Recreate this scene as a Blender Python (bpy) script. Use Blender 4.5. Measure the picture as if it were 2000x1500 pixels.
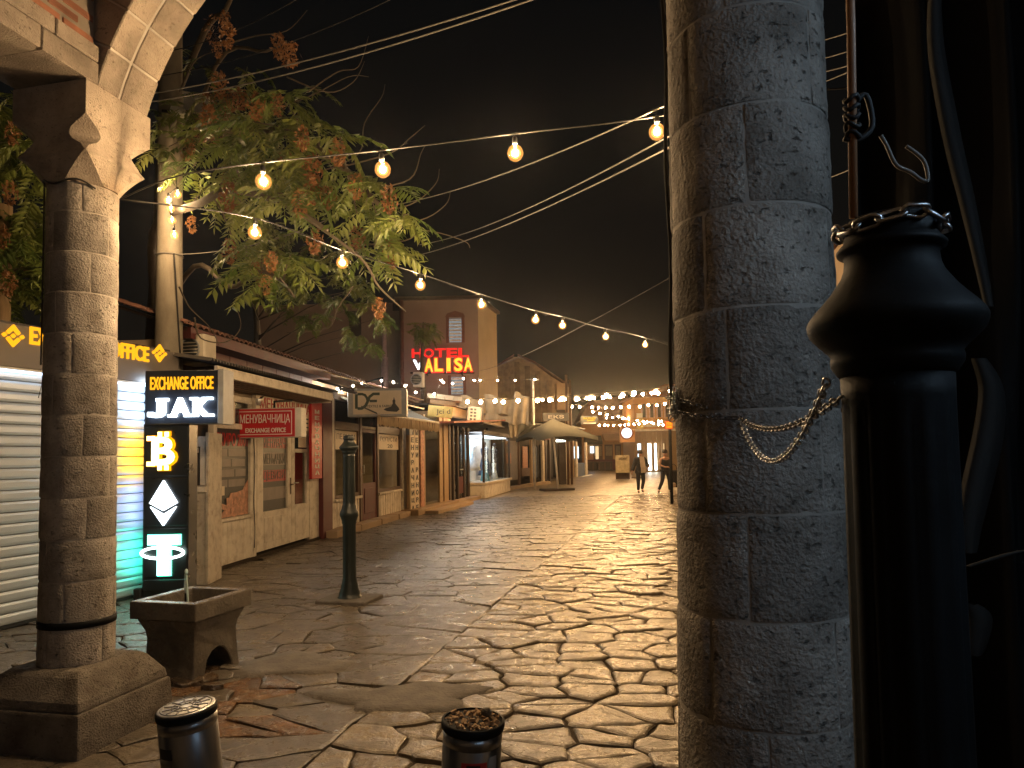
import bpy, bmesh, math, random
import numpy as np
from mathutils import Vector, Matrix, Euler, noise
R = math.radians
PI = math.pi
random.seed(7)
for _o in list(bpy.data.objects):
    bpy.data.objects.remove(_o)
SC = bpy.context.scene
COL = SC.collection

# ------------------------------------------------------------------ camera, sky, exposure
FPX, CPX, CPY, EYE = 1400.0, 1000.0, 818.0, Vector((0, 0, 1.6))
CROT = Euler((R(93.0), 0, 0)).to_matrix() @ Matrix.Rotation(R(-1.0), 3, 'Z')
cam_data = bpy.data.cameras.new('camera')
cam = bpy.data.objects.new('camera', cam_data)
COL.objects.link(cam)
cam.matrix_world = Matrix.Translation(EYE) @ CROT.to_4x4()
cam_data.sensor_fit = 'HORIZONTAL'
cam_data.sensor_width = 36
cam_data.lens = 36 * FPX / 2000
cam_data.shift_y = (CPY - 750) / 2000
cam_data.clip_start = 0.05
cam_data.clip_end = 2000
SC.camera = cam

world = bpy.data.worlds.new('World')
SC.world = world
world.use_nodes = True
wn, wl = world.node_tree.nodes, world.node_tree.links
wn.clear()
w_out = wn.new('ShaderNodeOutputWorld')
w_bg = wn.new('ShaderNodeBackground')
w_sky = wn.new('ShaderNodeTexSky')          # night: the sun is well under the horizon
w_sky.sky_type = 'NISHITA'
w_sky.sun_disc = False
w_sky.sun_elevation = R(-4.0)
w_sky.sun_rotation = R(200)
w_add = wn.new('ShaderNodeMixRGB'); w_add.blend_type = 'ADD'; w_add.inputs[0].default_value = 1
w_scale = wn.new('ShaderNodeMixRGB'); w_scale.blend_type = 'MULTIPLY'; w_scale.inputs[0].default_value = 1
w_scale.inputs[2].default_value = (0.02, 0.02, 0.02, 1)
w_geo = wn.new('ShaderNodeTexCoord')
w_sep = wn.new('ShaderNodeSeparateXYZ')
w_ramp = wn.new('ShaderNodeValToRGB')       # town glow low over the roofs, black overhead
w_ramp.color_ramp.elements[0].position = 0.0
w_ramp.color_ramp.elements[0].color = (0.13, 0.094, 0.058, 1)
w_ramp.color_ramp.elements[1].position = 0.62
w_ramp.color_ramp.elements[1].color = (0.016, 0.02, 0.024, 1)
_e = w_ramp.color_ramp.elements.new(0.22); _e.color = (0.05, 0.045, 0.038, 1)
wl.new(w_geo.outputs['Generated'], w_sep.inputs[0])
wl.new(w_sep.outputs['Z'], w_ramp.inputs[0])
wl.new(w_sky.outputs[0], w_scale.inputs[1])
wl.new(w_ramp.outputs[0], w_add.inputs[1])
wl.new(w_scale.outputs[0], w_add.inputs[2])
wl.new(w_add.outputs[0], w_bg.inputs[0])
w_bg.inputs[1].default_value = 0.05
wl.new(w_bg.outputs[0], w_out.inputs[0])

SC.view_settings.view_transform = 'Standard'
SC.view_settings.look = 'None'
SC.view_settings.gamma = 1
SC.view_settings.use_curve_mapping = False
SC.view_settings.exposure = 1.0
BULB_CORE = 2200.0        # the string bulbs' filaments
BULB_GLASS = 0.22
LAMP_COOL = 47.0          # tube lamp under the arcade roof, behind the camera
SC.render.engine = 'CYCLES'
cy = SC.cycles
cy.use_denoising = True
cy.use_light_tree = True
cy.max_bounces = 6
cy.diffuse_bounces = 3
cy.glossy_bounces = 3
cy.transmission_bounces = 4
cy.transparent_max_bounces = 10
cy.sample_clamp_indirect = 4
cy.sample_clamp_direct = 0
cy.caustics_reflective = False
cy.caustics_refractive = False

# ------------------------------------------------------------------ a survey of the photograph: pixel -> place
def ray(px, py):
    return (CROT @ Vector(((px - CPX) / FPX, -(py - CPY) / FPX, -1.0)))
def D(px, py, Y):
    d = ray(px, py)
    return EYE + d * (Y / d.y)
def G(px, py, z=0.0):
    d = ray(px, py)
    return EYE + d * ((z - EYE.z) / d.z)
def pix(p):
    q = CROT.transposed() @ (Vector(p) - EYE)
    return (CPX + FPX * q.x / -q.z, CPY - FPX * q.y / -q.z)

class Frame:
    """a facade: x along it (away from the camera), y into the building, z up"""
    def __init__(s, x0, y0, x1, y1):
        s.o = Vector((x0, y0, 0)); d = Vector((x1 - x0, y1 - y0, 0)); s.len = d.length
        s.u = d.normalized(); s.n = Vector((s.u.y, -s.u.x, 0)); s.rz = math.atan2(s.u.y, s.u.x)
    def uv(s, px, py, off=0.0):
        d = ray(px, py)
        t = (off - (EYE - s.o).dot(s.n)) / d.dot(s.n)
        p = EYE + d * t
        return (p - s.o).dot(s.u), p.z
    def P(s, u, y, z):
        return s.o + s.u * u - s.n * y + Vector((0, 0, z))

# ------------------------------------------------------------------ materials
def new_mat(name):
    m = bpy.data.materials.new(name); m.use_nodes = True
    nt = m.node_tree
    return m, nt.nodes, nt.links, nt.nodes['Principled BSDF']

def mat(name, col, rough=0.6, metal=0.0, var=0.25, scale=6.0, bump=0.0, bscale=40.0, bdist=0.004, spec=0.5, dirt=None, dscale=2.0, damt=0.5, tone=False, stretch=None):
    m, N, L, B = new_mat(name)
    tc = N.new('ShaderNodeTexCoord')
    vec = tc.outputs['Object']
    if stretch:
        mp = N.new('ShaderNodeMapping'); mp.inputs['Scale'].default_value = stretch
        L.new(vec, mp.inputs[0]); vec = mp.outputs[0]
    n1 = N.new('ShaderNodeTexNoise'); n1.inputs['Scale'].default_value = scale; n1.inputs['Detail'].default_value = 6
    L.new(vec, n1.inputs['Vector'])
    mr = N.new('ShaderNodeMapRange'); mr.inputs[1].default_value = 0.25; mr.inputs[2].default_value = 0.75
    mr.inputs[3].default_value = 1 - var; mr.inputs[4].default_value = 1 + var
    L.new(n1.outputs[0], mr.inputs[0])
    mul = N.new('ShaderNodeMixRGB'); mul.blend_type = 'MULTIPLY'; mul.inputs[0].default_value = 1
    mul.inputs[1].default_value = (*col, 1); L.new(mr.outputs[0], mul.inputs[2])
    out = mul.outputs[0]
    if tone:
        at = N.new('ShaderNodeAttribute'); at.attribute_name = 'tone'
        oi = N.new('ShaderNodeObjectInfo')
        ad = N.new('ShaderNodeMath'); ad.operation = 'ADD'; L.new(at.outputs['Fac'], ad.inputs[0]); L.new(oi.outputs['Random'], ad.inputs[1])
        fr = N.new('ShaderNodeMath'); fr.operation = 'FRACT'; L.new(ad.outputs[0], fr.inputs[0])
        tr = N.new('ShaderNodeMapRange'); tr.inputs[3].default_value = 0.62; tr.inputs[4].default_value = 1.3; L.new(fr.outputs[0], tr.inputs[0])
        m2 = N.new('ShaderNodeMixRGB'); m2.blend_type = 'MULTIPLY'; m2.inputs[0].default_value = 1
        L.new(out, m2.inputs[1]); L.new(tr.outputs[0], m2.inputs[2]); out = m2.outputs[0]
    if dirt:
        n2 = N.new('ShaderNodeTexNoise'); n2.inputs['Scale'].default_value = dscale; n2.inputs['Detail'].default_value = 8; n2.inputs['Roughness'].default_value = 0.65
        L.new(vec, n2.inputs['Vector'])
        r2 = N.new('ShaderNodeMapRange'); r2.inputs[1].default_value = 0.48; r2.inputs[2].default_value = 0.68; r2.inputs[3].default_value = 0; r2.inputs[4].default_value = damt
        L.new(n2.outputs[0], r2.inputs[0])
        m3 = N.new('ShaderNodeMixRGB'); L.new(r2.outputs[0], m3.inputs[0]); L.new(out, m3.inputs[1]); m3.inputs[2].default_value = (*dirt, 1)
        out = m3.outputs[0]
    L.new(out, B.inputs['Base Color'])
    B.inputs['Roughness'].default_value = rough
    B.inputs['Metallic'].default_value = metal
    B.inputs['Specular IOR Level'].default_value = spec
    if rough < 0.95:
        rr = N.new('ShaderNodeMapRange'); rr.inputs[3].default_value = max(0.03, rough - 0.12); rr.inputs[4].default_value = min(1, rough + 0.15)
        L.new(n1.outputs[0], rr.inputs[0]); L.new(rr.outputs[0], B.inputs['Roughness'])
    if bump > 0:
        n3 = N.new('ShaderNodeTexNoise'); n3.inputs['Scale'].default_value = bscale; n3.inputs['Detail'].default_value = 7
        L.new(vec, n3.inputs['Vector'])
        bp = N.new('ShaderNodeBump'); bp.inputs['Strength'].default_value = bump; bp.inputs['Distance'].default_value = bdist
        L.new(n3.outputs[0], bp.inputs['Height']); L.new(bp.outputs[0], B.inputs['Normal'])
    return m

def emit(name, col, strength):
    m = bpy.data.materials.new(name); m.use_nodes = True
    N, L = m.node_tree.nodes, m.node_tree.links
    N.clear(); o = N.new('ShaderNodeOutputMaterial'); e = N.new('ShaderNodeEmission')
    e.inputs[0].default_value = (*col, 1); e.inputs[1].default_value = strength
    L.new(e.outputs[0], o.inputs[0])
    return m

def glass_mat(name, tint=(1, 1, 1), refl=0.12, glow=None):
    m = bpy.data.materials.new(name); m.use_nodes = True
    N, L = m.node_tree.nodes, m.node_tree.links
    N.clear(); o = N.new('ShaderNodeOutputMaterial')
    t = N.new('ShaderNodeBsdfTransparent'); t.inputs[0].default_value = (*tint, 1)
    g = N.new('ShaderNodeBsdfGlossy'); g.inputs['Roughness'].default_value = 0.03
    mx = N.new('ShaderNodeMixShader'); mx.inputs[0].default_value = refl
    L.new(t.outputs[0], mx.inputs[1]); L.new(g.outputs[0], mx.inputs[2])
    last = mx.outputs[0]
    if glow:
        e = N.new('ShaderNodeEmission'); e.inputs[0].default_value = (*glow[0], 1); e.inputs[1].default_value = glow[1]
        a = N.new('ShaderNodeAddShader'); L.new(last, a.inputs[0]); L.new(e.outputs[0], a.inputs[1]); last = a.outputs[0]
    L.new(last, o.inputs[0])
    return m

def masonry(name, col, dark, pit=1.0, bdist=0.012, rough=0.85):
    """hand dressed limestone: pitted, stained, each block of its own tone"""
    m, N, L, B = new_mat(name)
    tc = N.new('ShaderNodeTexCoord'); oi = N.new('ShaderNodeObjectInfo')
    n1 = N.new('ShaderNodeTexNoise'); n1.inputs['Scale'].default_value = 5; n1.inputs['Detail'].default_value = 8; n1.inputs['Roughness'].default_value = 0.65
    L.new(tc.outputs['Object'], n1.inputs['Vector'])
    rp = N.new('ShaderNodeValToRGB')
    rp.color_ramp.elements[0].position = 0.28; rp.color_ramp.elements[0].color = (*dark, 1)
    rp.color_ramp.elements[1].position = 0.62; rp.color_ramp.elements[1].color = (*col, 1)
    L.new(n1.outputs[0], rp.inputs[0])
    tr = N.new('ShaderNodeMapRange'); tr.inputs[3].default_value = 0.72; tr.inputs[4].default_value = 1.18; L.new(oi.outputs['Random'], tr.inputs[0])
    m2 = N.new('ShaderNodeMixRGB'); m2.blend_type = 'MULTIPLY'; m2.inputs[0].default_value = 1
    L.new(rp.outputs[0], m2.inputs[1]); L.new(tr.outputs[0], m2.inputs[2])
    # pits: open pores of the travertine
    nz = N.new('ShaderNodeTexNoise'); nz.inputs['Scale'].default_value = 42; nz.inputs['Detail'].default_value = 5; nz.inputs['Roughness'].default_value = 0.6
    mp = N.new('ShaderNodeMapping'); mp.inputs['Scale'].default_value = (1, 1, 1.5); L.new(tc.outputs['Object'], mp.inputs[0]); L.new(mp.outputs[0], nz.inputs['Vector'])
    pr = N.new('ShaderNodeMapRange'); pr.inputs[1].default_value = 0.30; pr.inputs[2].default_value = 0.40; L.new(nz.outputs[0], pr.inputs[0])
    nf = N.new('ShaderNodeTexNoise'); nf.inputs['Scale'].default_value = 95; nf.inputs['Detail'].default_value = 4; L.new(tc.outputs['Object'], nf.inputs['Vector'])
    ad = N.new('ShaderNodeMath'); ad.operation = 'MULTIPLY_ADD'; ad.inputs[1].default_value = 0.95
    L.new(nf.outputs[0], ad.inputs[0]); L.new(pr.outputs[0], ad.inputs[2])
    m4 = N.new('ShaderNodeMixRGB'); m4.inputs[2].default_value = (*dark, 1)
    iv = N.new('ShaderNodeMapRange'); iv.inputs[3].default_value = 0.75 * pit; iv.inputs[4].default_value = 0; L.new(pr.outputs[0], iv.inputs[0])
    L.new(iv.outputs[0], m4.inputs[0]); L.new(m2.outputs[0], m4.inputs[1])
    L.new(m4.outputs[0], B.inputs['Base Color'])
    bp = N.new('ShaderNodeBump'); bp.inputs['Strength'].default_value = 1.0; bp.inputs['Distance'].default_value = bdist
    L.new(ad.outputs[0], bp.inputs['Height']); L.new(bp.outputs[0], B.inputs['Normal'])
    B.inputs['Roughness'].default_value = rough
    B.inputs['Specular IOR Level'].default_value = 0.3
    return m

def paving_mat(name, c0, c1, cdark, rough=(0.2, 0.55), bd=0.035, wet=0.0):
    """worn limestone slabs, polished by feet"""
    m, N, L, B = new_mat(name)
    tc = N.new('ShaderNodeTexCoord'); at = N.new('ShaderNodeAttribute'); at.attribute_name = 'tone'
    rp = N.new('ShaderNodeMixRGB'); rp.inputs[1].default_value = (*c0, 1); rp.inputs[2].default_value = (*c1, 1); L.new(at.outputs['Fac'], rp.inputs[0])
    n1 = N.new('ShaderNodeTexNoise'); n1.inputs['Scale'].default_value = 5.5; n1.inputs['Detail'].default_value = 10; n1.inputs['Roughness'].default_value = 0.72
    L.new(tc.outputs['Object'], n1.inputs['Vector'])
    r1 = N.new('ShaderNodeMapRange'); r1.inputs[1].default_value = 0.40; r1.inputs[2].default_value = 0.62; r1.inputs[4].default_value = 0.85; L.new(n1.outputs[0], r1.inputs[0])
    m1 = N.new('ShaderNodeMixRGB'); L.new(r1.outputs[0], m1.inputs[0]); L.new(rp.outputs[0], m1.inputs[1]); m1.inputs[2].default_value = (*cdark, 1)
    L.new(m1.outputs[0], B.inputs['Base Color'])
    n2 = N.new('ShaderNodeTexNoise'); n2.inputs['Scale'].default_value = 9; n2.inputs['Detail'].default_value = 9; n2.inputs['Roughness'].default_value = 0.66; n2.inputs['Distortion'].default_value = 0.6
    L.new(tc.outputs['Object'], n2.inputs['Vector'])
    n3 = N.new('ShaderNodeTexNoise'); n3.inputs['Scale'].default_value = 45; n3.inputs['Detail'].default_value = 4; L.new(tc.outputs['Object'], n3.inputs['Vector'])
    ad = N.new('ShaderNodeMath'); ad.operation = 'MULTIPLY_ADD'; ad.inputs[1].default_value = 0.22; L.new(n3.outputs[0], ad.inputs[0]); L.new(n2.outputs[0], ad.inputs[2])
    bp = N.new('ShaderNodeBump'); bp.inputs['Strength'].default_value = 1; bp.inputs['Distance'].default_value = bd
    L.new(ad.outputs[0], bp.inputs['Height']); L.new(bp.outputs[0], B.inputs['Normal'])
    r2 = N.new('ShaderNodeMapRange'); r2.inputs[1].default_value = 0.3; r2.inputs[2].default_value = 0.7; r2.inputs[3].default_value = rough[0]; r2.inputs[4].default_value = rough[1]
    L.new(n1.outputs[0], r2.inputs[0]); L.new(r2.outputs[0], B.inputs['Roughness'])
    B.inputs['Specular IOR Level'].default_value = 0.65
    return m

M = {}
M['stone_col'] = masonry('column_stone', (0.43, 0.39, 0.34), (0.15, 0.128, 0.105))
M['stone_arch'] = masonry('arch_stone', (0.31, 0.258, 0.205), (0.16, 0.13, 0.10), pit=0.6, bdist=0.008)
M['stone_dark'] = masonry('plinth_stone', (0.21, 0.185, 0.155), (0.075, 0.06, 0.045), pit=0.8)
M['mortar'] = mat('lime_mortar', (0.37, 0.335, 0.29), 0.9, bump=0.6, bscale=60, scale=9, var=0.2)
M['mortar_dark'] = mat('old_mortar', (0.24, 0.2, 0.155), 0.95, bump=0.6, bscale=50)
M['brick'] = mat('red_brick', (0.25, 0.10, 0.055), 0.9, bump=0.8, bscale=70, var=0.35, tone=True)
M['plaster_in'] = mat('grey_plaster', (0.33, 0.29, 0.24), 0.9, bump=0.4, bscale=20)
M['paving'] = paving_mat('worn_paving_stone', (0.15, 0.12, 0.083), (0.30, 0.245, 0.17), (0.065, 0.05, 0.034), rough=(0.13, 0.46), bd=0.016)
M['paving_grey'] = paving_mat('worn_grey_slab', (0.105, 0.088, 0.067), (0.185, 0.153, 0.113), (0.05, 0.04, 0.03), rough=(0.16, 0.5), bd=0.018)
M['soil'] = mat('joint_soil', (0.05, 0.039, 0.027), 0.95, bump=1, bscale=30, bdist=0.02, spec=0.1)
M['cement'] = mat('cement_patch', (0.115, 0.10, 0.085), 0.75, bump=1.0, bscale=45, bdist=0.015, scale=7, var=0.45, dirt=(0.05, 0.042, 0.033), dscale=6, damt=0.7)
M['rust_stone'] = paving_mat('rusty_wet_stone', (0.10, 0.06, 0.03), (0.19, 0.095, 0.038), (0.035, 0.026, 0.016), rough=(0.08, 0.45))
M['concrete'] = mat('pole_concrete', (0.27, 0.235, 0.18), 0.85, bump=0.7, bscale=50, dirt=(0.16, 0.125, 0.085), dscale=4, damt=0.6, stretch=(1, 1, 0.35))
M['shutter'] = mat('shutter_steel', (0.50, 0.56, 0.62), 0.38, metal=0.35, var=0.12, scale=2, dirt=(0.3, 0.3, 0.3), damt=0.35)
M['fascia_grey'] = mat('fascia_grey', (0.17, 0.145, 0.12), 0.55, var=0.12)
M['trim_white'] = mat('trim_white', (0.62, 0.60, 0.55), 0.5, var=0.12)
M['letter_yellow'] = emit('lit_yellow_letter', (1.0, 0.40, 0.012), 0.78)
M['navy'] = mat('navy_housing', (0.012, 0.018, 0.032), 0.35, var=0.2)
M['black_panel'] = mat('black_panel', (0.012, 0.015, 0.016), 0.3, var=0.2)
M['grey_edge'] = mat('grey_metal_edge', (0.30, 0.31, 0.32), 0.5)
M['cream'] = mat('cream_paint', (0.72, 0.65, 0.54), 0.55, var=0.12, scale=3, dirt=(0.27, 0.2, 0.13), dscale=5, damt=0.55)
M['cream_dirty'] = mat('peeling_cream_paint', (0.52, 0.46, 0.37), 0.7, var=0.15, dirt=(0.22, 0.15, 0.10), dscale=11, damt=0.6)
M['soffit'] = mat('soffit_board', (0.3, 0.235, 0.165), 0.7, stretch=(1, 8, 8))
M['tin_dark'] = mat('dark_corrugated_tin', (0.055, 0.05, 0.048), 0.55, metal=0.3)
M['oxblood'] = mat('oxblood_paint', (0.11, 0.022, 0.022), 0.55)
M['roof_tile'] = mat('clay_roof_tile', (0.145, 0.062, 0.04), 0.8, var=0.4, scale=4, tone=True)
M['red_sign'] = mat('red_sign_face', (0.52, 0.014, 0.016), 0.4, var=0.06)
M['white_print'] = mat('white_print', (0.78, 0.74, 0.68), 0.5, var=0.04)
M['cream_sign'] = mat('cream_sign_face', (0.66, 0.56, 0.42), 0.5, var=0.06)
M['red_print'] = mat('red_print', (0.42, 0.03, 0.03), 0.5, var=0.1)
M['black_print'] = mat('black_print', (0.02, 0.02, 0.022), 0.5)
M['green_print'] = mat('dark_green_print', (0.018, 0.04, 0.016), 0.5)
M['poster_dark'] = mat('poster_dark', (0.03, 0.035, 0.036), 0.4)
M['poster_grey'] = mat('poster_grey_print', (0.22, 0.19, 0.17), 0.5)
M['poster_pink'] = mat('banknote_print', (0.50, 0.25, 0.16), 0.5, var=0.55, scale=14)
M['brown_wood'] = mat('brown_wood', (0.095, 0.048, 0.024), 0.5, stretch=(6, 6, 0.7), var=0.4)
M['dark_wood'] = mat('dark_wood', (0.04, 0.026, 0.018), 0.5, stretch=(6, 6, 0.7), var=0.4)
M['tan_wood'] = mat('tan_wood', (0.33, 0.22, 0.115), 0.6, stretch=(6, 6, 0.7), var=0.25)
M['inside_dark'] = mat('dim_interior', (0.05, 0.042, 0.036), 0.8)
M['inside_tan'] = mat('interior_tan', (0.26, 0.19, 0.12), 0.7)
M['glass'] = glass_mat('window_glass', (0.85, 0.88, 0.86), 0.14)
M['glass_dark'] = glass_mat('dark_window_glass', (0.45, 0.47, 0.46), 0.16)
M['iron'] = mat('black_iron_paint', (0.006, 0.007, 0.008), 0.62, var=0.4, bump=0.5, bscale=35, bdist=0.002, dirt=(0.012, 0.009, 0.006), damt=0.4, spec=0.12)
M['iron_green'] = mat('green_black_iron_paint', (0.009, 0.014, 0.014), 0.4, var=0.3, bump=0.4, bscale=35, bdist=0.002)
M['steel'] = mat('chain_steel', (0.42, 0.42, 0.42), 0.3, metal=1.0, var=0.25, scale=30)
M['steel_dark'] = mat('tarnished_steel', (0.2, 0.19, 0.18), 0.38, metal=1.0, var=0.3, scale=30)
M['bollard'] = mat('brushed_dark_steel', (0.25, 0.255, 0.265), 0.3, metal=0.9, var=0.2, scale=9, stretch=(1, 1, 0.12), dirt=(0.03, 0.026, 0.022), dscale=5, damt=0.5)
M['bollard_cap'] = mat('cap_steel', (0.72, 0.72, 0.70), 0.36, metal=0.75, var=0.3, scale=16, bump=0.5, bscale=60, bdist=0.002)
M['rubber'] = mat('black_rubber', (0.012, 0.012, 0.012), 0.7)
M['litter'] = mat('butts_and_leaves', (0.36, 0.24, 0.13), 0.9, var=0.6, scale=40, tone=True)
M['wet_stone'] = paving_mat('wet_fountain_stone', (0.15, 0.132, 0.11), (0.23, 0.20, 0.165), (0.05, 0.043, 0.035), rough=(0.07, 0.5), bd=0.012)
M['water_dark'] = mat('dark_water', (0.02, 0.022, 0.02), 0.06, var=0.1)
M['bulb_core'] = emit('filament', (1.0, 0.74, 0.49), BULB_CORE)
M['bulb_glass'] = glass_mat('warm_bulb_glass', (1.0, 0.93, 0.8), 0.03, glow=((1.0, 0.42, 0.09), BULB_GLASS))  # orange glow in the glass stands in for the bulb's halo
M['bulb_halo'] = glass_mat('bulb_halo_shell', (1.0, 0.95, 0.85), 0.02, glow=((1.0, 0.52, 0.16), BULB_GLASS * 2.2))  # glowing shell added inside the glass to grade the halo
M['bulb_far'] = emit('warm_far_bulb', (1.0, 0.58, 0.24), 235.0)
M['cable'] = mat('black_cable', (0.016, 0.015, 0.014), 0.6)
M['cable_grey'] = mat('weathered_cable', (0.17, 0.155, 0.135), 0.6)
M['bark'] = mat('grey_bark', (0.10, 0.078, 0.055), 0.9, bump=1, bscale=25, bdist=0.01, stretch=(1, 1, 0.3))
M['rod_wood'] = mat('brown_wooden_rod', (0.30, 0.15, 0.07), 0.55, stretch=(8, 8, 0.6), var=0.35)
M['tarp'] = mat('black_tarpaulin', (0.0045, 0.0045, 0.0045), 0.7, var=0.3, spec=0.15)
M['tarp_edge'] = mat('grey_tarpaulin_hem', (0.010, 0.010, 0.009), 0.8)
M['canvas'] = mat('beige_canvas', (0.33, 0.28, 0.205), 0.85, var=0.2, scale=3, bump=0.4, bscale=12, bdist=0.02)
M['canvas_grey'] = mat('grey_green_canvas', (0.075, 0.075, 0.06), 0.85, var=0.2, scale=3)
M['fringe'] = mat('tan_fringe', (0.50, 0.35, 0.18), 0.8, stretch=(14, 14, 0.6), var=0.3)
M['awning_red'] = mat('red_awning', (0.28, 0.07, 0.03), 0.7)
M['ac_white'] = mat('aircon_casing', (0.60, 0.54, 0.44), 0.5, var=0.1)
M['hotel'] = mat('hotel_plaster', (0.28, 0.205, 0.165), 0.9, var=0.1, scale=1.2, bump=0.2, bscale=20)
M['hotel_side_lit'] = mat('hotel_plaster_warm_lit', (0.40, 0.31, 0.20), 0.9, var=0.1, scale=1.2)  # hotel plaster again, lightened and warmed for the light on this side
M['pink'] = mat('pink_pipe_paint', (0.55, 0.36, 0.36), 0.6)
M['hotel_trim'] = mat('brown_trim', (0.17, 0.075, 0.05), 0.7)
M['slat_white'] = mat('pale_shutter_slat', (0.66, 0.70, 0.70), 0.5)
M['neon_red'] = emit('red_neon', (1.0, 0.022, 0.016), 0.62)
M['neon_yellow'] = emit('yellow_neon', (1.0, 0.50, 0.035), 0.9)
M['neon_white'] = emit('white_neon', (0.85, 0.9, 1.0), 3.0)
M['lit_white'] = emit('white_led', (0.78, 0.9, 1.0), 5.5)
M['lit_ether'] = emit('white_led_soft', (0.80, 0.90, 1.0), 2.6)
M['lit_amber'] = emit('amber_led', (1.0, 0.36, 0.002), 0.95)
M['lit_amber_core'] = emit('amber_led_core', (1.0, 0.78, 0.26), 3.6)
M['lit_green'] = emit('green_led', (0.10, 0.95, 0.60), 4.5)
M['lit_green_core'] = emit('green_led_core', (0.75, 1.0, 0.92), 3.6)
M['side_amber'] = emit('amber_side_light', (1.0, 0.50, 0.02), 7.0)
M['side_white'] = emit('white_side_light', (0.62, 0.78, 1.0), 7.0)
M['side_blue'] = emit('blue_side_light', (0.45, 0.6, 1.0), 3.0)
M['side_green'] = emit('green_side_light', (0.05, 0.95, 0.6), 4.5)
M['old_stone'] = mat('old_bath_stone', (0.27, 0.19, 0.115), 0.9, var=0.35, scale=2.5, bump=0.6, bscale=8, bdist=0.03, tone=True)
M['orange_wall'] = mat('orange_plaster', (0.52, 0.26, 0.09), 0.85, var=0.15, scale=1)
M['tan_wall'] = mat('tan_plaster', (0.40, 0.29, 0.185), 0.9, var=0.15, scale=1.3, bump=0.3, bscale=15)
M['house_wall'] = mat('house_plaster', (0.42, 0.31, 0.2), 0.9, var=0.15, scale=1)
M['shop_white'] = emit('bright_shop_light', (0.95, 0.95, 0.82), 5.0)
M['shop_cool'] = emit('cool_shop_light', (0.55, 0.82, 1.0), 1.6)
M['shop_dim'] = emit('dim_warm_shop_light', (1.0, 0.68, 0.34), 0.5)
M['skin'] = mat('skin', (0.42, 0.235, 0.15), 0.55, var=0.05)
M['cloth_black'] = mat('black_cloth', (0.012, 0.012, 0.015), 0.8)
M['cloth_beige'] = mat('beige_cloth', (0.52, 0.42, 0.31), 0.8)
M['hair'] = mat('dark_hair', (0.02, 0.014, 0.01), 0.6)
M['yellow_sign'] = mat('yellow_sign_face', (0.62, 0.50, 0.16), 0.5)
M['blue_dress'] = mat('light_blue_fabric', (0.16, 0.46, 0.62), 0.7)
M['white_dress'] = mat('white_fabric', (0.72, 0.76, 0.80), 0.7)
M['grey_dress'] = mat('slate_fabric', (0.10, 0.13, 0.2), 0.7)
M['vase_dark'] = mat('mannequin_black', (0.02, 0.02, 0.024), 0.35)
M['menu_board'] = mat('yellow_menu_print', (0.46, 0.38, 0.22), 0.5, var=0.35, scale=5)

def leaf_mat(name, c, c2):
    m, N, L, B = new_mat(name)
    oi = N.new('ShaderNodeObjectInfo'); at = N.new('ShaderNodeAttribute'); at.attribute_name = 'tone'
    ad = N.new('ShaderNodeMath'); ad.operation = 'ADD'; L.new(at.outputs['Fac'], ad.inputs[0]); L.new(oi.outputs['Random'], ad.inputs[1])
    fr = N.new('ShaderNodeMath'); fr.operation = 'FRACT'; L.new(ad.outputs[0], fr.inputs[0])
    mx = N.new('ShaderNodeMixRGB'); mx.inputs[1].default_value = (*c, 1); mx.inputs[2].default_value = (*c2, 1); L.new(fr.outputs[0], mx.inputs[0])
    L.new(mx.outputs[0], B.inputs['Base Color']); B.inputs['Roughness'].default_value = 0.42
    tl = N.new('ShaderNodeBsdfTranslucent'); L.new(mx.outputs[0], tl.inputs[0])
    ms = N.new('ShaderNodeMixShader'); ms.inputs[0].default_value = 0.3
    out = [n for n in N if n.type == 'OUTPUT_MATERIAL'][0]
    L.new(B.outputs[0], ms.inputs[1]); L.new(tl.outputs[0], ms.inputs[2]); L.new(ms.outputs[0], out.inputs[0])
    return m
_m, _N, _L, _B = new_mat('cyan_lit_water'); _B.inputs['Base Color'].default_value = (0.72, 0.95, 0.95, 1); _B.inputs['Roughness'].default_value = 0.02
_B.inputs['Transmission Weight'].default_value = 0.45; _B.inputs['IOR'].default_value = 1.33; M['water'] = _m  # cyan base colour stands in for the sign's light in the jet
M['strip_light'] = emit('cool_strip_light', (0.62, 0.80, 1.0), 2.6)
M['fairy'] = emit('fairy_light', (1.0, 0.90, 0.74), 1000.0)
M['leaf'] = leaf_mat('ailanthus_leaf', (0.075, 0.12, 0.022), (0.20, 0.23, 0.055))
M['slat_glow'] = emit('cool_slat_backlight', (0.62, 0.8, 0.9), 0.16)  # glow panel added behind the hotel slats so their stripes read bright
M['seed'] = leaf_mat('rusty_seed_wings', (0.17, 0.07, 0.025), (0.34, 0.16, 0.06))

# ------------------------------------------------------------------ objects
def link(name, me, m, parent=None, loc=None):
    o = bpy.data.objects.new(name, me)
    COL.objects.link(o)
    if parent is not None:
        o.parent = parent
    if loc is not None:
        o.location = loc
    if m is not None and len(me.materials) == 0:
        me.materials.append(M[m] if isinstance(m, str) else m)
    return o

def tag(o, label=None, cat=None, group=None, kind=None):
    if label: o['label'] = label
    if cat: o['category'] = cat
    if group: o['group'] = group
    if kind: o['kind'] = kind
    return o

def thing(name, label, cat, loc=(0, 0, 0), rz=0.0, group=None, kind=None):
    o = bpy.data.objects.new(name, None)
    o.empty_display_size = 0.1
    COL.objects.link(o)
    o.location = loc; o.rotation_euler = (0, 0, rz)
    return tag(o, label, cat, group, kind)

_kids = {}
def copy_tree(o, parent=None):
    c = o.copy(); COL.objects.link(c)
    if parent is not None: c.parent = parent
    for ch in [k for k in bpy.data.objects if k.parent == o]:
        copy_tree(ch, c)
    return c

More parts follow.
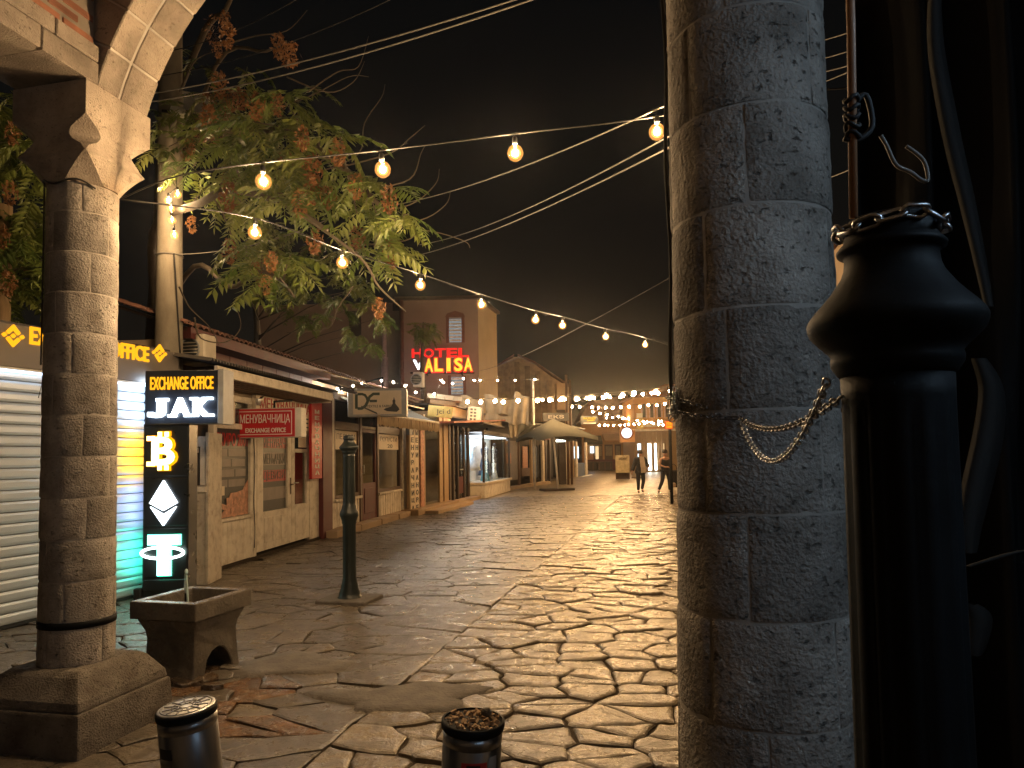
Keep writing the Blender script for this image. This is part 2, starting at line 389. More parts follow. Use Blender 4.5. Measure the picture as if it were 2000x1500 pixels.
class MB:
    def __init__(s):
        s.v, s.f, s.t, s.smooth = [], [], [], []
        s.tone = 0.0
    def add(s, vs, fs, smooth=False):
        b = len(s.v)
        s.v.extend([tuple(v) for v in vs]); s.t.extend([s.tone] * len(vs))
        s.f.extend([tuple(i + b for i in f) for f in fs]); s.smooth.extend([smooth] * len(fs))
        return s
    def box(s, x0, x1, y0, y1, z0, z1, rot=None, piv=None):
        vs = [Vector((x, y, z)) for z in (z0, z1) for y in (y0, y1) for x in (x0, x1)]
        if rot is not None:
            p = Vector(piv) if piv is not None else Vector(((x0 + x1) / 2, (y0 + y1) / 2, (z0 + z1) / 2))
            mm = Euler(rot).to_matrix() if not isinstance(rot, Matrix) else rot
            vs = [p + mm @ (v - p) for v in vs]
        return s.add(vs, [(0, 2, 3, 1), (4, 5, 7, 6), (0, 1, 5, 4), (2, 6, 7, 3), (0, 4, 6, 2), (1, 3, 7, 5)])
    def tube(s, pts, r, n=8, cap=True):
        pts = [Vector(p) for p in pts]
        rs = r if isinstance(r, (list, tuple)) else [r] * len(pts)
        vs, fs = [], []
        up = None
        for i, p in enumerate(pts):
            a = pts[max(0, i - 1)]; b = pts[min(len(pts) - 1, i + 1)]
            d = (b - a).normalized() if (b - a).length > 1e-9 else Vector((0, 0, 1))
            if up is None:
                up = Vector((0, 0, 1)) if abs(d.z) < 0.9 else Vector((1, 0, 0))
            x = d.cross(up)
            if x.length < 1e-6: x = d.cross(Vector((0, 1, 0)))
            x.normalize(); y = x.cross(d).normalized(); up = y
            for k in range(n):
                t = 2 * PI * k / n
                vs.append(p + x * (rs[i] * math.cos(t)) + y * (rs[i] * math.sin(t)))
        for i in range(len(pts) - 1):
            for k in range(n):
                k2 = (k + 1) % n
                fs.append((i * n + k, i * n + k2, (i + 1) * n + k2, (i + 1) * n + k))
        if cap:
            fs.append(tuple(range(n - 1, -1, -1))); fs.append(tuple((len(pts) - 1) * n + k for k in range(n)))
        return s.add(vs, fs, True)
    def lathe(s, prof, n=24, cx=0, cy=0, cap=True, flute=None, a0=0.0):
        vs, fs = [], []
        for i, (r, z) in enumerate(prof):
            for k in range(n):
                t = 2 * PI * k / n + a0
                rr = r * (flute(i, k) if flute else 1)
                vs.append((cx + rr * math.cos(t), cy + rr * math.sin(t), z))
        for i in range(len(prof) - 1):
            for k in range(n):
                k2 = (k + 1) % n
                fs.append((i * n + k, i * n + k2, (i + 1) * n + k2, (i + 1) * n + k))
        if cap:
            fs.append(tuple(range(n - 1, -1, -1))); fs.append(tuple((len(prof) - 1) * n + k for k in range(n)))
        return s.add(vs, fs, True)
    def prism(s, poly, axis, a, b):
        """poly: 2D points; extruded along axis between a and b (axis 'x': poly=(y,z); 'y': (x,z); 'z': (x,y))"""
        def P(p, t):
            return (t, p[0], p[1]) if axis == 'x' else ((p[0], t, p[1]) if axis == 'y' else (p[0], p[1], t))
        n = len(poly)
        vs = [P(p, a) for p in poly] + [P(p, b) for p in poly]
        fs = [tuple(range(n)), tuple(range(2 * n - 1, n - 1, -1))]
        fs += [(i, n + i, n + (i + 1) % n, (i + 1) % n) for i in range(n)]
        return s.add(vs, fs)
    def mesh(s, name, bevel=0.0, fixn=True, seg=1):
        me = bpy.data.meshes.new(name)
        me.from_pydata(s.v, [], s.f)
        if bevel > 0 or fixn:
            bm = bmesh.new(); bm.from_mesh(me)
            if bevel > 0:
                bmesh.ops.bevel(bm, geom=[e for e in bm.edges if len(e.link_faces) == 2 and e.calc_face_angle(0) > 0.5], offset=bevel, segments=seg, affect='EDGES', profile=0.6, clamp_overlap=True)
            if fixn:
                bmesh.ops.recalc_face_normals(bm, faces=bm.faces)
            bm.to_mesh(me); bm.free()
        if bevel == 0:
            if any(s.smooth) and len(s.smooth) == len(me.polygons):
                me.polygons.foreach_set('use_smooth', s.smooth)
            if any(s.t) and len(me.vertices) == len(s.t):
                at = me.attributes.new('tone', 'FLOAT', 'POINT'); at.data.foreach_set('value', s.t)
        me.update()
        return me
    def build(s, name, m, parent=None, loc=None, bevel=0.0, fixn=True, seg=1):
        return link(name, s.mesh(name, bevel, fixn, seg), m, parent, loc)

def box(name, m, parent, x0, x1, y0, y1, z0, z1, bevel=0.0, rot=None, piv=None):
    return MB().box(min(x0, x1), max(x0, x1), min(y0, y1), max(y0, y1), min(z0, z1), max(z0, z1), rot, piv).build(name, m, parent, bevel=bevel)

def catenary(a, b, sag, n=16):
    a, b = Vector(a), Vector(b)
    return [a.lerp(b, t / n) - Vector((0, 0, sag * 4 * (t / n) * (1 - t / n))) for t in range(n + 1)]

def text_mesh(s, w, h, depth=0.01, bold=0.0, spacing=1.0, line=1.0):
    cu = bpy.data.curves.new('lettering', 'FONT')
    cu.body = s; cu.align_x = 'CENTER'; cu.extrude = 0.02; cu.offset = bold; cu.space_character = spacing; cu.space_line = line
    cu.resolution_u = 3
    ob = bpy.data.objects.new('lettering_tmp', cu); COL.objects.link(ob)
    dg = bpy.context.evaluated_depsgraph_get()
    me = bpy.data.meshes.new_from_object(ob.evaluated_get(dg))
    bpy.data.objects.remove(ob); bpy.data.curves.remove(cu)
    n = len(me.vertices)
    co = np.zeros(n * 3); me.vertices.foreach_get('co', co); co = co.reshape(-1, 3)
    mn, mx = co.min(0), co.max(0)
    sz = np.maximum(mx - mn, 1e-6)
    co = (co - (mn + mx) / 2) / sz * np.array([w, h, max(depth, 1e-4)])
    # stand it up: text x -> x, text y -> z, facing -y
    out = np.stack([co[:, 0], -co[:, 2], co[:, 1]], 1)
    me.vertices.foreach_set('co', out.reshape(-1)); me.materials.clear(); me.update()
    return me
def text(s, w, h, m, parent, loc, depth=0.01, bold=0.0, name='lettering', rz=0.0, spacing=1.0, line=1.0):
    o = link(name, text_mesh(s, w, h, depth, bold, spacing, line), m, parent, loc)
    o.rotation_euler = (0, 0, rz)
    return o
# ------------------------------------------------------------------ ground and paving
KIOSK = Frame(-5.06, 7.08, -4.53, 8.75)
S1 = Frame(-4.37, 10.47, -3.94, 14.7)
S2 = Frame(-3.94, 14.7, -3.03, 21.2)
S3 = Frame(-2.95, 20.3, -2.17, 24.3)
S4 = Frame(-2.17, 24.3, -0.37, 35.0)
S5 = Frame(-0.37, 35.0, 1.8, 42.0)
S6 = Frame(1.8, 42.0, 4.9, 54.0)
RIGHT = Frame(2.92, 4.5, 9.0, 33.0)

g = MB(); g.add([(-110, -40, -0.07), (110, -40, -0.07), (110, 260, -0.07), (-110, 260, -0.07)], [(0, 1, 2, 3)])
tag(g.build('ground', 'soil'), kind='structure')

SA = R(12.4)
SV = Vector((math.sin(SA), math.cos(SA))); TV = Vector((math.cos(SA), -math.sin(SA)))
def st_xy(s, t): return SV * s + TV * t
T0 = Vector((-0.68, 5.86)).dot(TV)      # the long joint down the street
WALLS = [(-6.2, 0), (-5.06, 7.08), (-4.53, 8.75), (-4.37, 10.47), (-3.94, 14.7), (-3.03, 21.2), (-2.17, 24.3), (-0.37, 35.0), (1.8, 42.0), (4.9, 54), (9, 75)]
def wall_x(Y):
    for (x0, y0), (x1, y1) in zip(WALLS, WALLS[1:]):
        if Y <= y1: return x0 + (x1 - x0) * (Y - y0) / (y1 - y0)
    return 9
rng = random.Random(11)
seeds = []
def add_seeds(side, s0, s1, t0, t1, ds, dt, jit):
    s, row = s0, 0
    while s < s1:
        k = 1.0 + 0.35 * noise.noise(Vector((s * 0.5, side * 9.0, 0)))
        t = t0 + (row % 2) * dt * 0.5
        while t < t1:
            seeds.append((s + rng.uniform(-jit, jit) * ds, t + rng.uniform(-jit, jit) * dt, side))
            t += dt * k * rng.uniform(0.75, 1.3)
        s += ds; row += 1
add_seeds(1, 2.6, 6.2, T0 + 0.2, T0 + 5, 0.215, 0.32, 0.58)
add_seeds(1, 6.45, 29, T0 + 0.24, T0 + 9, 0.27, 0.43, 0.46)
add_seeds(0, 2.6, 6.2, T0 - 6, T0 - 0.16, 0.24, 0.36, 0.55)
add_seeds(0, 6.45, 29, T0 - 8, T0 - 0.2, 0.32, 0.50, 0.5)
ASP = 1.35
cells = {}
for i, (s, t, k) in enumerate(seeds):
    cells.setdefault((int(s), int(t // 1), k), []).append(i)
def clip(poly, p, n):
    out = []
    for i in range(len(poly)):
        a, b = poly[i], poly[(i + 1) % len(poly)]
        da = (a[0] - p[0]) * n[0] + (a[1] - p[1]) * n[1]; db = (b[0] - p[0]) * n[0] + (b[1] - p[1]) * n[1]
        if da <= 0: out.append(a)
        if da * db < 0:
            q = da / (da - db); out.append((a[0] + (b[0] - a[0]) * q, a[1] + (b[1] - a[1]) * q))
    return out
PATCHES = [(G(562, 1300), 0.44, 0.28, 0.3), (G(790, 1362), 0.50, 0.26, -0.1)]
stones = []
for i, (s, t, side) in enumerate(seeds):
    c = st_xy(s, t)
    if c.y < 2.75 or c.y > 28.6: continue
    if c.x < wall_x(c.y) - 0.1: continue
    px, py = pix((c.x, c.y, 0))
    rs_, rt_ = (c.x - 2.92) * RIGHT.n.x + (c.y - 4.5) * RIGHT.n.y, (c.x - 2.92) * RIGHT.u.x + (c.y - 4.5) * RIGHT.u.y
    if rs_ > 0.05 or c.x < -7.2: continue
    if any(((c.x - p.x) / (a * 0.9)) ** 2 + ((c.y - p.y) / (b * 0.9)) ** 2 < 1 for p, a, b, _ in PATCHES): continue
    poly = [(t / ASP - 0.9, s - 0.9), (t / ASP + 0.9, s - 0.9), (t / ASP + 0.9, s + 0.9), (t / ASP - 0.9, s + 0.9)]
    me = (t / ASP, s)
    for a in range(int(s) - 1, int(s) + 2):
        for b in range(int(t // 1) - 2, int(t // 1) + 3):
            for j in cells.get((a, b, side), ()):
                if j == i: continue
                o = (seeds[j][1] / ASP, seeds[j][0])
                dx, dy = o[0] - me[0], o[1] - me[1]
                if dx * dx + dy * dy > 1.7: continue
                poly = clip(poly, ((o[0] + me[0]) / 2, (o[1] + me[1]) / 2), (dx, dy))
    poly = clip(poly, (T0 / ASP, 0), (-1, 0) if side else (1, 0))
    poly = [(x * ASP, y) for x, y in poly]
    if len(poly) < 3: continue
    A = 0.5 * sum(poly[k][0] * poly[(k + 1) % len(poly)][1] - poly[(k + 1) % len(poly)][0] * poly[k][1] for k in range(len(poly)))
    if abs(A) < 0.012: continue
    stones.append((abs(A) / c.y ** 3 * (1 if 0 < px < 1330 and py < 1560 else 0.001), c, poly, side))
stones.sort(key=lambda q: -q[0])
PAV = thing('street_paving', None, None, kind='structure')
def inset(poly, d):
    n = len(poly); P = [Vector(p) for p in poly]
    cen = sum(P, Vector((0, 0))) / n
    out = []
    for k in range(n):
        v = P[k] - cen
        out.append(cen + v * max(0.25, 1 - d / max(v.length, 1e-3)))
    return out
def stone(mb, c, poly, side, near):
    r = random.Random(int(c.x * 9973 + c.y * 7919))
    gap = (r.uniform(0.004, 0.013) if side else r.uniform(0.002, 0.008)) * (1 if c.y < 10 else 0.8)
    if side and c.y < 5.6: gap *= 1.2
    P = inset(poly, gap)
    if near:
        Q = []
        for k in range(len(P)):
            a, b = P[k], P[(k + 1) % len(P)]
            Q.append(a)
            L = (b - a).length
            m = 2 if L > 0.3 else 1
            nrm = Vector((b - a).orthogonal()).normalized() if L > 1e-6 else Vector((0, 0))
            if L > 0.1:
                for q in range(1, m + 1):
                    Q.append(a.lerp(b, q / (m + 1)) + nrm * r.uniform(-0.016, 0.016))
        P = Q
    n = len(P); cen = sum(P, Vector((0, 0))) / n
    amp = 0.0095 if side else 0.006
    h = r.uniform(-amp, amp); gx, gy = r.uniform(-1, 1) * amp * 0.9, r.uniform(-1, 1) * amp * 1.3
    def z(p, o): return h + gx * (p.x - cen.x) / 0.3 + gy * (p.y - cen.y) / 0.3 + o
    ch = 0.013 if side else 0.008
    rings = []
    P1 = [cen + (p - cen) * (1 - ch / max((p - cen).length, 0.05)) for p in P]
    P0 = [cen + (p - cen) * (1 - 2.6 * ch / max((p - cen).length, 0.08)) for p in P]
    vs = []
    for p in P0: vs.append((p, z(p, 0.0)))
    for p in P1: vs.append((p, z(p, -0.004)))
    for p in P: vs.append((p, z(p, -0.012 if side else -0.006)))
    for p in P: vs.append((p, -0.062))
    V = [(*(SV * p.y + TV * p.x), zz) for p, zz in vs]
    F = [tuple(range(n))]
    for q in range(3):
        F += [(q * n + k, (q + 1) * n + k, (q + 1) * n + (k + 1) % n, q * n + (k + 1) % n) for k in range(n)]
    mb.tone = r.random() * 0.99 + 0.005
    mb.add(V, F, False)
bulk = {0: MB(), 1: MB()}
for k, (sz, c, poly, side) in enumerate(stones):
    if k < 300:
        mb = MB(); stone(mb, c, poly, side, c.y < 9)
        fx, fy = pix((c.x, c.y, 0))
        rusty = 300 < fx < 540 and 1290 < fy < 1430 and (int(c.x * 50) % 2 == 0)
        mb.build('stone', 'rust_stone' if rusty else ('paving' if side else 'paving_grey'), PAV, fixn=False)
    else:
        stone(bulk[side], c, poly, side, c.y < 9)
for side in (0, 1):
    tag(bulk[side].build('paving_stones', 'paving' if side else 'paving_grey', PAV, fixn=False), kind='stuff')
jb = MB()      # soil and mortar between the slabs
jb.add([(-9, 1.5, -0.024), (14, 1.5, -0.024), (14, 30, -0.024), (-9, 30, -0.024)], [(0, 1, 2, 3)])
jb.build('joint_bed', 'soil', PAV)
fp = MB()
fp.add([(-4, 28.2, -0.009), (14, 28.2, -0.009), (34, 130, -0.009), (-4, 130, -0.009)], [(0, 1, 2, 3)])
# beyond ~28 m the slabs are too flat to tell apart: the material draws the joints
def far_paving():
    m, N, L, B = new_mat('far_paving_slabs')
    tc = N.new('ShaderNodeTexCoord'); mp = N.new('ShaderNodeMapping'); mp.inputs['Rotation'].default_value = (0, 0, SA); mp.inputs['Scale'].default_value = (1.9, 2.6, 1)
    L.new(tc.outputs['Object'], mp.inputs[0])
    v = N.new('ShaderNodeTexVoronoi'); v.feature = 'DISTANCE_TO_EDGE'; v.inputs['Scale'].default_value = 1; L.new(mp.outputs[0], v.inputs['Vector'])
    v2 = N.new('ShaderNodeTexVoronoi'); v2.inputs['Scale'].default_value = 1; L.new(mp.outputs[0], v2.inputs['Vector'])
    r = N.new('ShaderNodeMapRange'); r.inputs[1].default_value = 0.0; r.inputs[2].default_value = 0.07; L.new(v.outputs[0], r.inputs[0])
    hs = N.new('ShaderNodeHueSaturation'); hs.inputs['Color'].default_value = (0.28, 0.22, 0.145, 1)
    sp = N.new('ShaderNodeSeparateXYZ'); L.new(v2.outputs['Color'], sp.inputs[0])
    rv = N.new('ShaderNodeMapRange'); rv.inputs[3].default_value = 0.7; rv.inputs[4].default_value = 1.3; L.new(sp.outputs[0], rv.inputs[0]); L.new(rv.outputs[0], hs.inputs['Value'])
    mx = N.new('ShaderNodeMixRGB'); mx.inputs[1].default_value = (0.06, 0.045, 0.03, 1); L.new(r.outputs[0], mx.inputs[0]); L.new(hs.outputs[0], mx.inputs[2])
    L.new(mx.outputs[0], B.inputs['Base Color']); B.inputs['Roughness'].default_value = 0.36
    hh = N.new('ShaderNodeMath'); hh.operation = 'ADD'; L.new(r.outputs[0], hh.inputs[0])
    n = N.new('ShaderNodeTexNoise'); n.inputs['Scale'].default_value = 3; L.new(tc.outputs['Object'], n.inputs['Vector']); L.new(n.outputs[0], hh.inputs[1])
    bp = N.new('ShaderNodeBump'); bp.inputs['Distance'].default_value = 0.03; L.new(hh.outputs[0], bp.inputs['Height']); L.new(bp.outputs[0], B.inputs['Normal'])
    return m
M['far_paving'] = far_paving()
fp.build('far_paving', 'far_paving', PAV)
for p, a, b, rot in PATCHES:       # cement patches where slabs were lost
    pr = random.Random(int(p.x * 1000)); n = 26
    ring = []
    for k in range(n):
        t = 2 * PI * k / n; q = 0.92 + 0.2 * math.sin(3 * t + rot * 9) + 0.1 * math.sin(5 * t) + pr.uniform(-0.1, 0.1)
        ring.append((p.x + a * 1.14 * q * math.cos(t), p.y + b * 1.14 * q * math.sin(t)))
    cp = MB()
    V = [(x, y, 0.012 + 0.004 * math.sin(7 * x)) for x, y in ring] + [(p.x + (x - p.x) * 1.05, p.y + (y - p.y) * 1.05, -0.03) for x, y in ring]
    V += [(p.x + (x - p.x) * 0.6, p.y + (y - p.y) * 0.6, 0.016) for x, y in ring]
    cp.add(V, [tuple(2 * n + k for k in range(n))] + [(k, (k + 1) % n, 2 * n + (k + 1) % n, 2 * n + k) for k in range(n)] + [(n + k, n + (k + 1) % n, (k + 1) % n, k) for k in range(n)], True)
    cp.build('cement_patch', 'cement', PAV)

# ------------------------------------------------------------------ the arcade: columns, arches, the beam between
RC = 0.235
ARC_A = -13.0                                  # direction of the street arches
dA = Vector((math.cos(R(ARC_A)), math.sin(R(ARC_A)), 0)); qA = Vector((-dA.y, dA.x, 0))
CL = Vector((-2.655, 4.4, 0)); CR = Vector((0.665, 1.95, 0)); CH = CL + dA * 4.0
RCOL = {'slim': 0.204, 'big': 0.235}
def taper(which, z):
    if which == 'slim': return 0.204 - 0.0025 * (z - 0.5)
    return 0.235 * (1 - 0.093 * max(0, z - 0.7)) if z < 1.6 else 0.235 * (0.9163 - 0.027 * (z - 1.6))
def column_block(a0, a1, z0, z1, seed, fine):
    which = 'big' if fine else 'slim'
    na = 18 if fine else 12; nz = 12 if fine else 6
    g_a, g_z = 0.0032 / RC, 0.0032
    amp = 0.0024 if fine else 0.003
    us = [0, 0.03] + [0.03 + 0.94 * i / (na - 2) for i in range(1, na - 2)] + [0.97, 1]
    ws = [0, 0.045] + [0.045 + 0.91 * i / (nz - 2) for i in range(1, nz - 2)] + [0.955, 1]
    V, F = [], []
    for w in ws:
        for u in us:
            a = a0 + g_a + (a1 - a0 - 2 * g_a) * u; z = z0 + g_z + (z1 - z0 - 2 * g_z) * w
            e = (u in (0, 1)) + (w in (0, 1))
            r = taper(which, z) - 0.0035 * min(e, 1)
            q = Vector((math.cos(a) * 9, math.sin(a) * 9, z * 22 + seed * 7))
            nz_ = noise.fractal(q, 0.9, 2.1, 4)
            r += amp * nz_ + 0.004 * noise.noise(Vector((a * 2, z * 3, seed)))
            V.append((r * math.cos(a), r * math.sin(a), z))
    m = len(us)
    for j in range(len(ws) - 1):
        for i in range(m - 1):
            F.append((j * m + i, j * m + i + 1, (j + 1) * m + i + 1, (j + 1) * m + i))
    return MB().add(V, F, True)
def make_column(label, loc, courses, facing, fine, seed, plinth_rz, strap=None):
    c = thing('stone_column', label, 'column', loc, 0, 'round stone columns of the arcade')
    core = MB().lathe([(taper('big' if fine else 'slim', z_) - 0.0045, z_) for z_ in (0.3, 0.7, 1.15, 1.6, courses[-1])], 72)
    core.build('mortar_core', 'mortar', c)
    r = random.Random(seed)
    for k in range(len(courses) - 1):
        nb = 4 + (k % 2 if not fine else 0); off = facing + (0.0 if k % 2 else PI / nb) + r.uniform(-0.2, 0.2)
        cuts = sorted(off + 2 * PI * j / nb + r.uniform(-0.18, 0.18) for j in range(nb))
        for j in range(nb):
            a0 = cuts[j]; a1 = cuts[(j + 1) % nb] + (2 * PI if j == nb - 1 else 0)
            column_block(a0, a1, courses[k], courses[k + 1], seed * 31 + k * 7 + j, fine).build('stone_block', 'stone_col', c)
    # plinth: a low block with a sloped upper tier
    pm = Matrix.Rotation(plinth_rz, 3, 'Z')
    def sq(h, z): return [pm @ Vector((x * h, y * h, z)) for x, y in ((-1, -1), (1, -1), (1, 1), (-1, 1))]
    for nm, tiers in (('plinth_base', ((0.37, -0.06), (0.375, 0.10), (0.365, 0.235))), ('plinth_slope', ((0.355, 0.237), (0.345, 0.29), (0.27, 0.40), (0.235, 0.425)))):
        p = MB(); V = []
        for h, z in tiers: V += sq(h, z)
        F = [(3, 2, 1, 0), tuple(4 * (len(tiers) - 1) + i for i in range(4))]
        for q in range(len(tiers) - 1):
            F += [(4 * q + i, 4 * q + (i + 1) % 4, 4 * q + 4 + (i + 1) % 4, 4 * q + 4 + i) for i in range(4)]
        p.add(V, F)
        p.build(nm, 'stone_dark', c, bevel=0.014, seg=2)
    if strap:
        MB().lathe([(0.194, strap - 0.02), (0.210, strap - 0.02), (0.210, strap + 0.02), (0.194, strap + 0.02)], 40, cap=False).build('iron_strap', 'iron', c)
    return c
def courses_for(h, top): 
    z, out = 0.42, [0.42]
    while z + h * 1.4 < top: z += h; out.append(z)
    out.append(top); return out
colL = make_column('slim round stone column on a stepped block, dark iron strap near its foot', CL, courses_for(0.245, 3.29), R(-59), False, 3, R(ARC_A), strap=0.66)
colR = make_column('big round column of pitted grey stone blocks with a chain slung round it', CR, courses_for(0.257, 3.29), R(-108), True, 5, R(ARC_A))
colH = copy_tree(colL); colH.location = CH
tag(colH, 'round stone column standing hidden behind the big pitted column')
colI = copy_tree(colL); colI.location = CL - qA * 1.75
tag(colI, 'round stone column carrying the inner end of the stone beam, outside the picture')

def capital(name, label, loc):
    c = thing('stone_capital', label, 'capital', loc, R(ARC_A), 'carved capitals of the arcade')
    def oct(s, ch, z):
        h = s / 2; ch = max(ch, 0.0015)
        return [(h, -h + ch, z), (h, h - ch, z), (h - ch, h, z), (-h + ch, h, z), (-h, h - ch, z), (-h, -h + ch, z), (-h + ch, -h, z), (h - ch, -h, z)]
    V, F, rows = [], [], 0
    prof = []
    for i in range(11):            # lower tier: flares from the drum to a pointed edge
        t = i / 10
        prof.append((0.470 + 0.035 * t + 0.060 * t ** 2.2, 0.145 * (1 - t) ** 0.75 if t < 1 else 0.002, 3.29 + 0.155 * t))
    for i in range(1, 5):          # back in to the throat
        t = i / 4
        prof.append((0.565 - 0.034 * math.sin(t * PI / 2), 0.002 + 0.028 * t, 3.445 + 0.045 * t))
    for i in range(1, 9):          # upper scoop out to the square abacus
        t = i / 8
        prof.append((0.531 + 0.079 * t ** 1.8, 0.03 * (1 - t) + 0.10 * math.sin(PI * min(1, t * 1.02)) if t < 1 else 0.002, 3.49 + 0.16 * t))
    prof += [(0.612, 0.002, 3.70), (0.612, 0.002, 3.855)]
    for s, ch, z in prof: V += oct(s * 0.86, ch, z)
    n = len(prof)
    F = [tuple(range(7, -1, -1)), tuple((n - 1) * 8 + i for i in range(8))]
    for q in range(n - 1):
        F += [(8 * q + i, 8 * q + (i + 1) % 8, 8 * q + 8 + (i + 1) % 8, 8 * q + 8 + i) for i in range(8)]
    mb = MB().add(V, F)
    mb.build('bell', 'stone_arch', c)
    return c
cap = capital('stone_capital', 'scalloped stone capital with leaf shaped corners on top of the slim column', CL)
capH = copy_tree(cap); capH.location = CH; tag(capH, 'scalloped stone capital on the column hidden behind the big column')
capI = copy_tree(cap); capI.location = CL - qA * 1.75; tag(capI, 'scalloped stone capital at the inner end of the stone beam')

HS = 0.263          # half the abacus
YIN = -0.16         # inner face of the street arches
def street_arch(label, base, flip, group):
    a = thing('stone_arch', label, 'arch', (base.x, base.y, 0), R(ARC_A), group)
    HALF = 2.0 - 0.238; P0 = R(18); RR = HALF / math.cos(P0); zc = 3.86 - RR * math.sin(P0)
    n = 19; th = 0.34
    sx = -1 if flip else 1
    def pt(ang, r): return (sx * (0.238 + HALF - r * math.cos(ang)), zc + r * math.sin(ang))
    rr = random.Random(4)
    core = MB()
    for k in range(n * 2):
        a0 = P0 + (PI - 2 * P0) * k / (2 * n); a1 = P0 + (PI - 2 * P0) * (k + 1) / (2 * n)
        quad = [pt(a0, RR + 0.006), pt(a1, RR + 0.006), pt(a1, RR + th), pt(a0, RR + th)]
        core.prism(quad, 'y', YIN + 0.012, HS - 0.012)
    core.build('mortar_core', 'mortar', a)
    for k in range(n):
        a0 = P0 + (PI - 2 * P0) * k / n + 0.003; a1 = P0 + (PI - 2 * P0) * (k + 1) / n - 0.003
        cut = rr.choice([0.02, 0.09, 0.14])
        for y0, y1 in ((YIN, cut - 0.004), (cut + 0.004, HS)):
            m = MB()
            quad = [pt(a0, RR), pt((a0 + a1) / 2, RR), pt(a1, RR), pt(a1, RR + th), pt(a0, RR + th)]
            m.prism(quad, 'y', y0 + rr.uniform(0, 0.004), y1 - rr.uniform(0, 0.004))
            m.build('arch_stone', 'stone_arch', a, bevel=0.007)
    return a, pt, P0, RR, th
arch1, ptA, P0A, RRA, THA = street_arch('wide stone arch springing right from the slim column, lit warm underneath', CL, False, 'street arches of the arcade')
arch2, _, _, _, _ = street_arch('shaded stone arch springing left from the slim column toward the picture edge', CL, True, 'street arches of the arcade')

# wall over the arches (spandrels up to the arcade roof)
sw = thing('arcade_wall', 'rubble wall filling the space above the stone arches', 'wall', (CL.x, CL.y, 0), R(ARC_A))
for sx in (1, -1):
    m = MB(); n = 16
    HALF = 2.0 - HS; zc = 3.86 - RRA * math.sin(P0A)
    for k in range(n):
        a0 = P0A + (PI - 2 * P0A) * k / n; a1 = P0A + (PI - 2 * P0A) * (k + 1) / n
        p0 = (sx * (HS + HALF - (RRA + THA) * math.cos(a0)), zc + (RRA + THA) * math.sin(a0)); p1 = (sx * (HS + HALF - (RRA + THA) * math.cos(a1)), zc + (RRA + THA) * math.sin(a1))
        m.prism([p0, p1, (p1[0], 5.9), (p0[0], 5.9)], 'y', YIN + 0.03, HS - 0.03)
    m.build('spandrel', 'plaster_in', sw)
m = MB(); m.box(-0.2, 0.2, YIN + 0.04, HS - 0.04, 3.9, 5.9); m.build('pier', 'plaster_in', sw)

# stone and brick beam running from the slim column back under the arcade
beam = thing('stone_beam', 'stone beam with brickwork above it running back from the slim column under the arcade', 'beam', (CL.x, CL.y, 0), R(ARC_A))
y_in = YIN - 0.004
box('beam_core', 'mortar_dark', beam, -HS + 0.02, HS - 0.042, -2.0, y_in - 0.004, 3.866, 5.6)
z = 3.86
rr = random.Random(9)
for h, n in ((0.135, 5), (0.105, 4)):
    y = y_in
    while y > -2.0:
        L = rr.uniform(0.3, 0.52)
        box('beam_stone', 'stone_arch', beam, -HS, HS + rr.uniform(-0.002, 0.004), max(-2.0, y - L) + 0.004, y - 0.004, z + 0.004, z + h - 0.004, bevel=0.007)
        y -= L
    z += h
zb = z
for row in range(14):
    y = y_in - 0.012 - (0.11 if row % 2 else 0)
    zz = zb + 0.012 + row * 0.066
    while y > -1.7:
        L = rr.uniform(0.20, 0.25)
        b = MB(); b.tone = rr.random(); x1 = HS - 0.03 + rr.uniform(-0.004, 0.004)
        b.box(HS - 0.1, x1, y - L + 0.012, y - 0.004, zz, zz + 0.040)
        b.build('brick', 'brick', beam, bevel=0.004)
        y -= L + 0.008
# roof of the arcade and its back wall: behind and above the camera
tag(box('arcade_ceiling', 'plaster_in', None, -7.5, 1.6, -3.5, 4.2, 5.9, 6.1), kind='structure')
tag(box('arcade_back_wall', 'plaster_in', None, -9, 5, -3.9, -3.6, 0, 6.0), kind='structure')
tl = thing('tube_lamp', 'cool white tube lamp hung under the arcade roof behind the camera', 'lamp', (1.75, 0.15, 2.75), R(75))
box('lamp_housing', 'trim_white', tl, -0.62, 0.62, -0.05, 0.05, 0.03, 0.08)
MB().tube([(-0.6, 0, 0), (0.6, 0, 0)], 0.016, 10).build('lamp_tube', emit('cool_tube', (0.50, 0.74, 1.0), LAMP_COOL), tl)
MB().tube([(0, 0, 0.08), (0, 0, 3.2)], 0.008, 6).build('drop_rod', 'iron', tl)

# thin cable taped down the big column's street side, and the tie cables on the slim one
def cable(name, label, pts, r=0.006, m='cable', cat='cable', group=None):
    o = MB().tube(pts, r, 5).build(name, m); tag(o, label, cat, group); return o
def on_col(c, a, z, r=RC + 0.006):
    r = r - RC + taper('big' if c is CR else 'slim', z)
    return Vector((c.x + r * math.cos(a), c.y + r * math.sin(a), z))
aE = R(163)
cable('wall_cable', 'thin dark cable running down the street side of the big pitted column', [on_col(CR, aE + 0.05 * math.sin(z * 5) , z, RC + 0.008 + 0.004 * math.sin(z * 11)) for z in np.linspace(3.25, 1.72, 24)], 0.006)
cable('wall_cable', 'thin dark cable looped round the neck of the slim column below its capital', [on_col(CL, R(-160) + t * R(7), 3.31 + 0.02 * math.sin(t * 0.6) - 0.002 * t, RC + 0.012) for t in range(18)] , 0.006)
cable('wall_cable', 'thin dark cable dropping down the shaded left side of the slim column', [on_col(CL, R(-152) + 0.03 * math.sin(z * 4), z, RC + 0.008) for z in np.linspace(3.6, 2.2, 14)], 0.005)
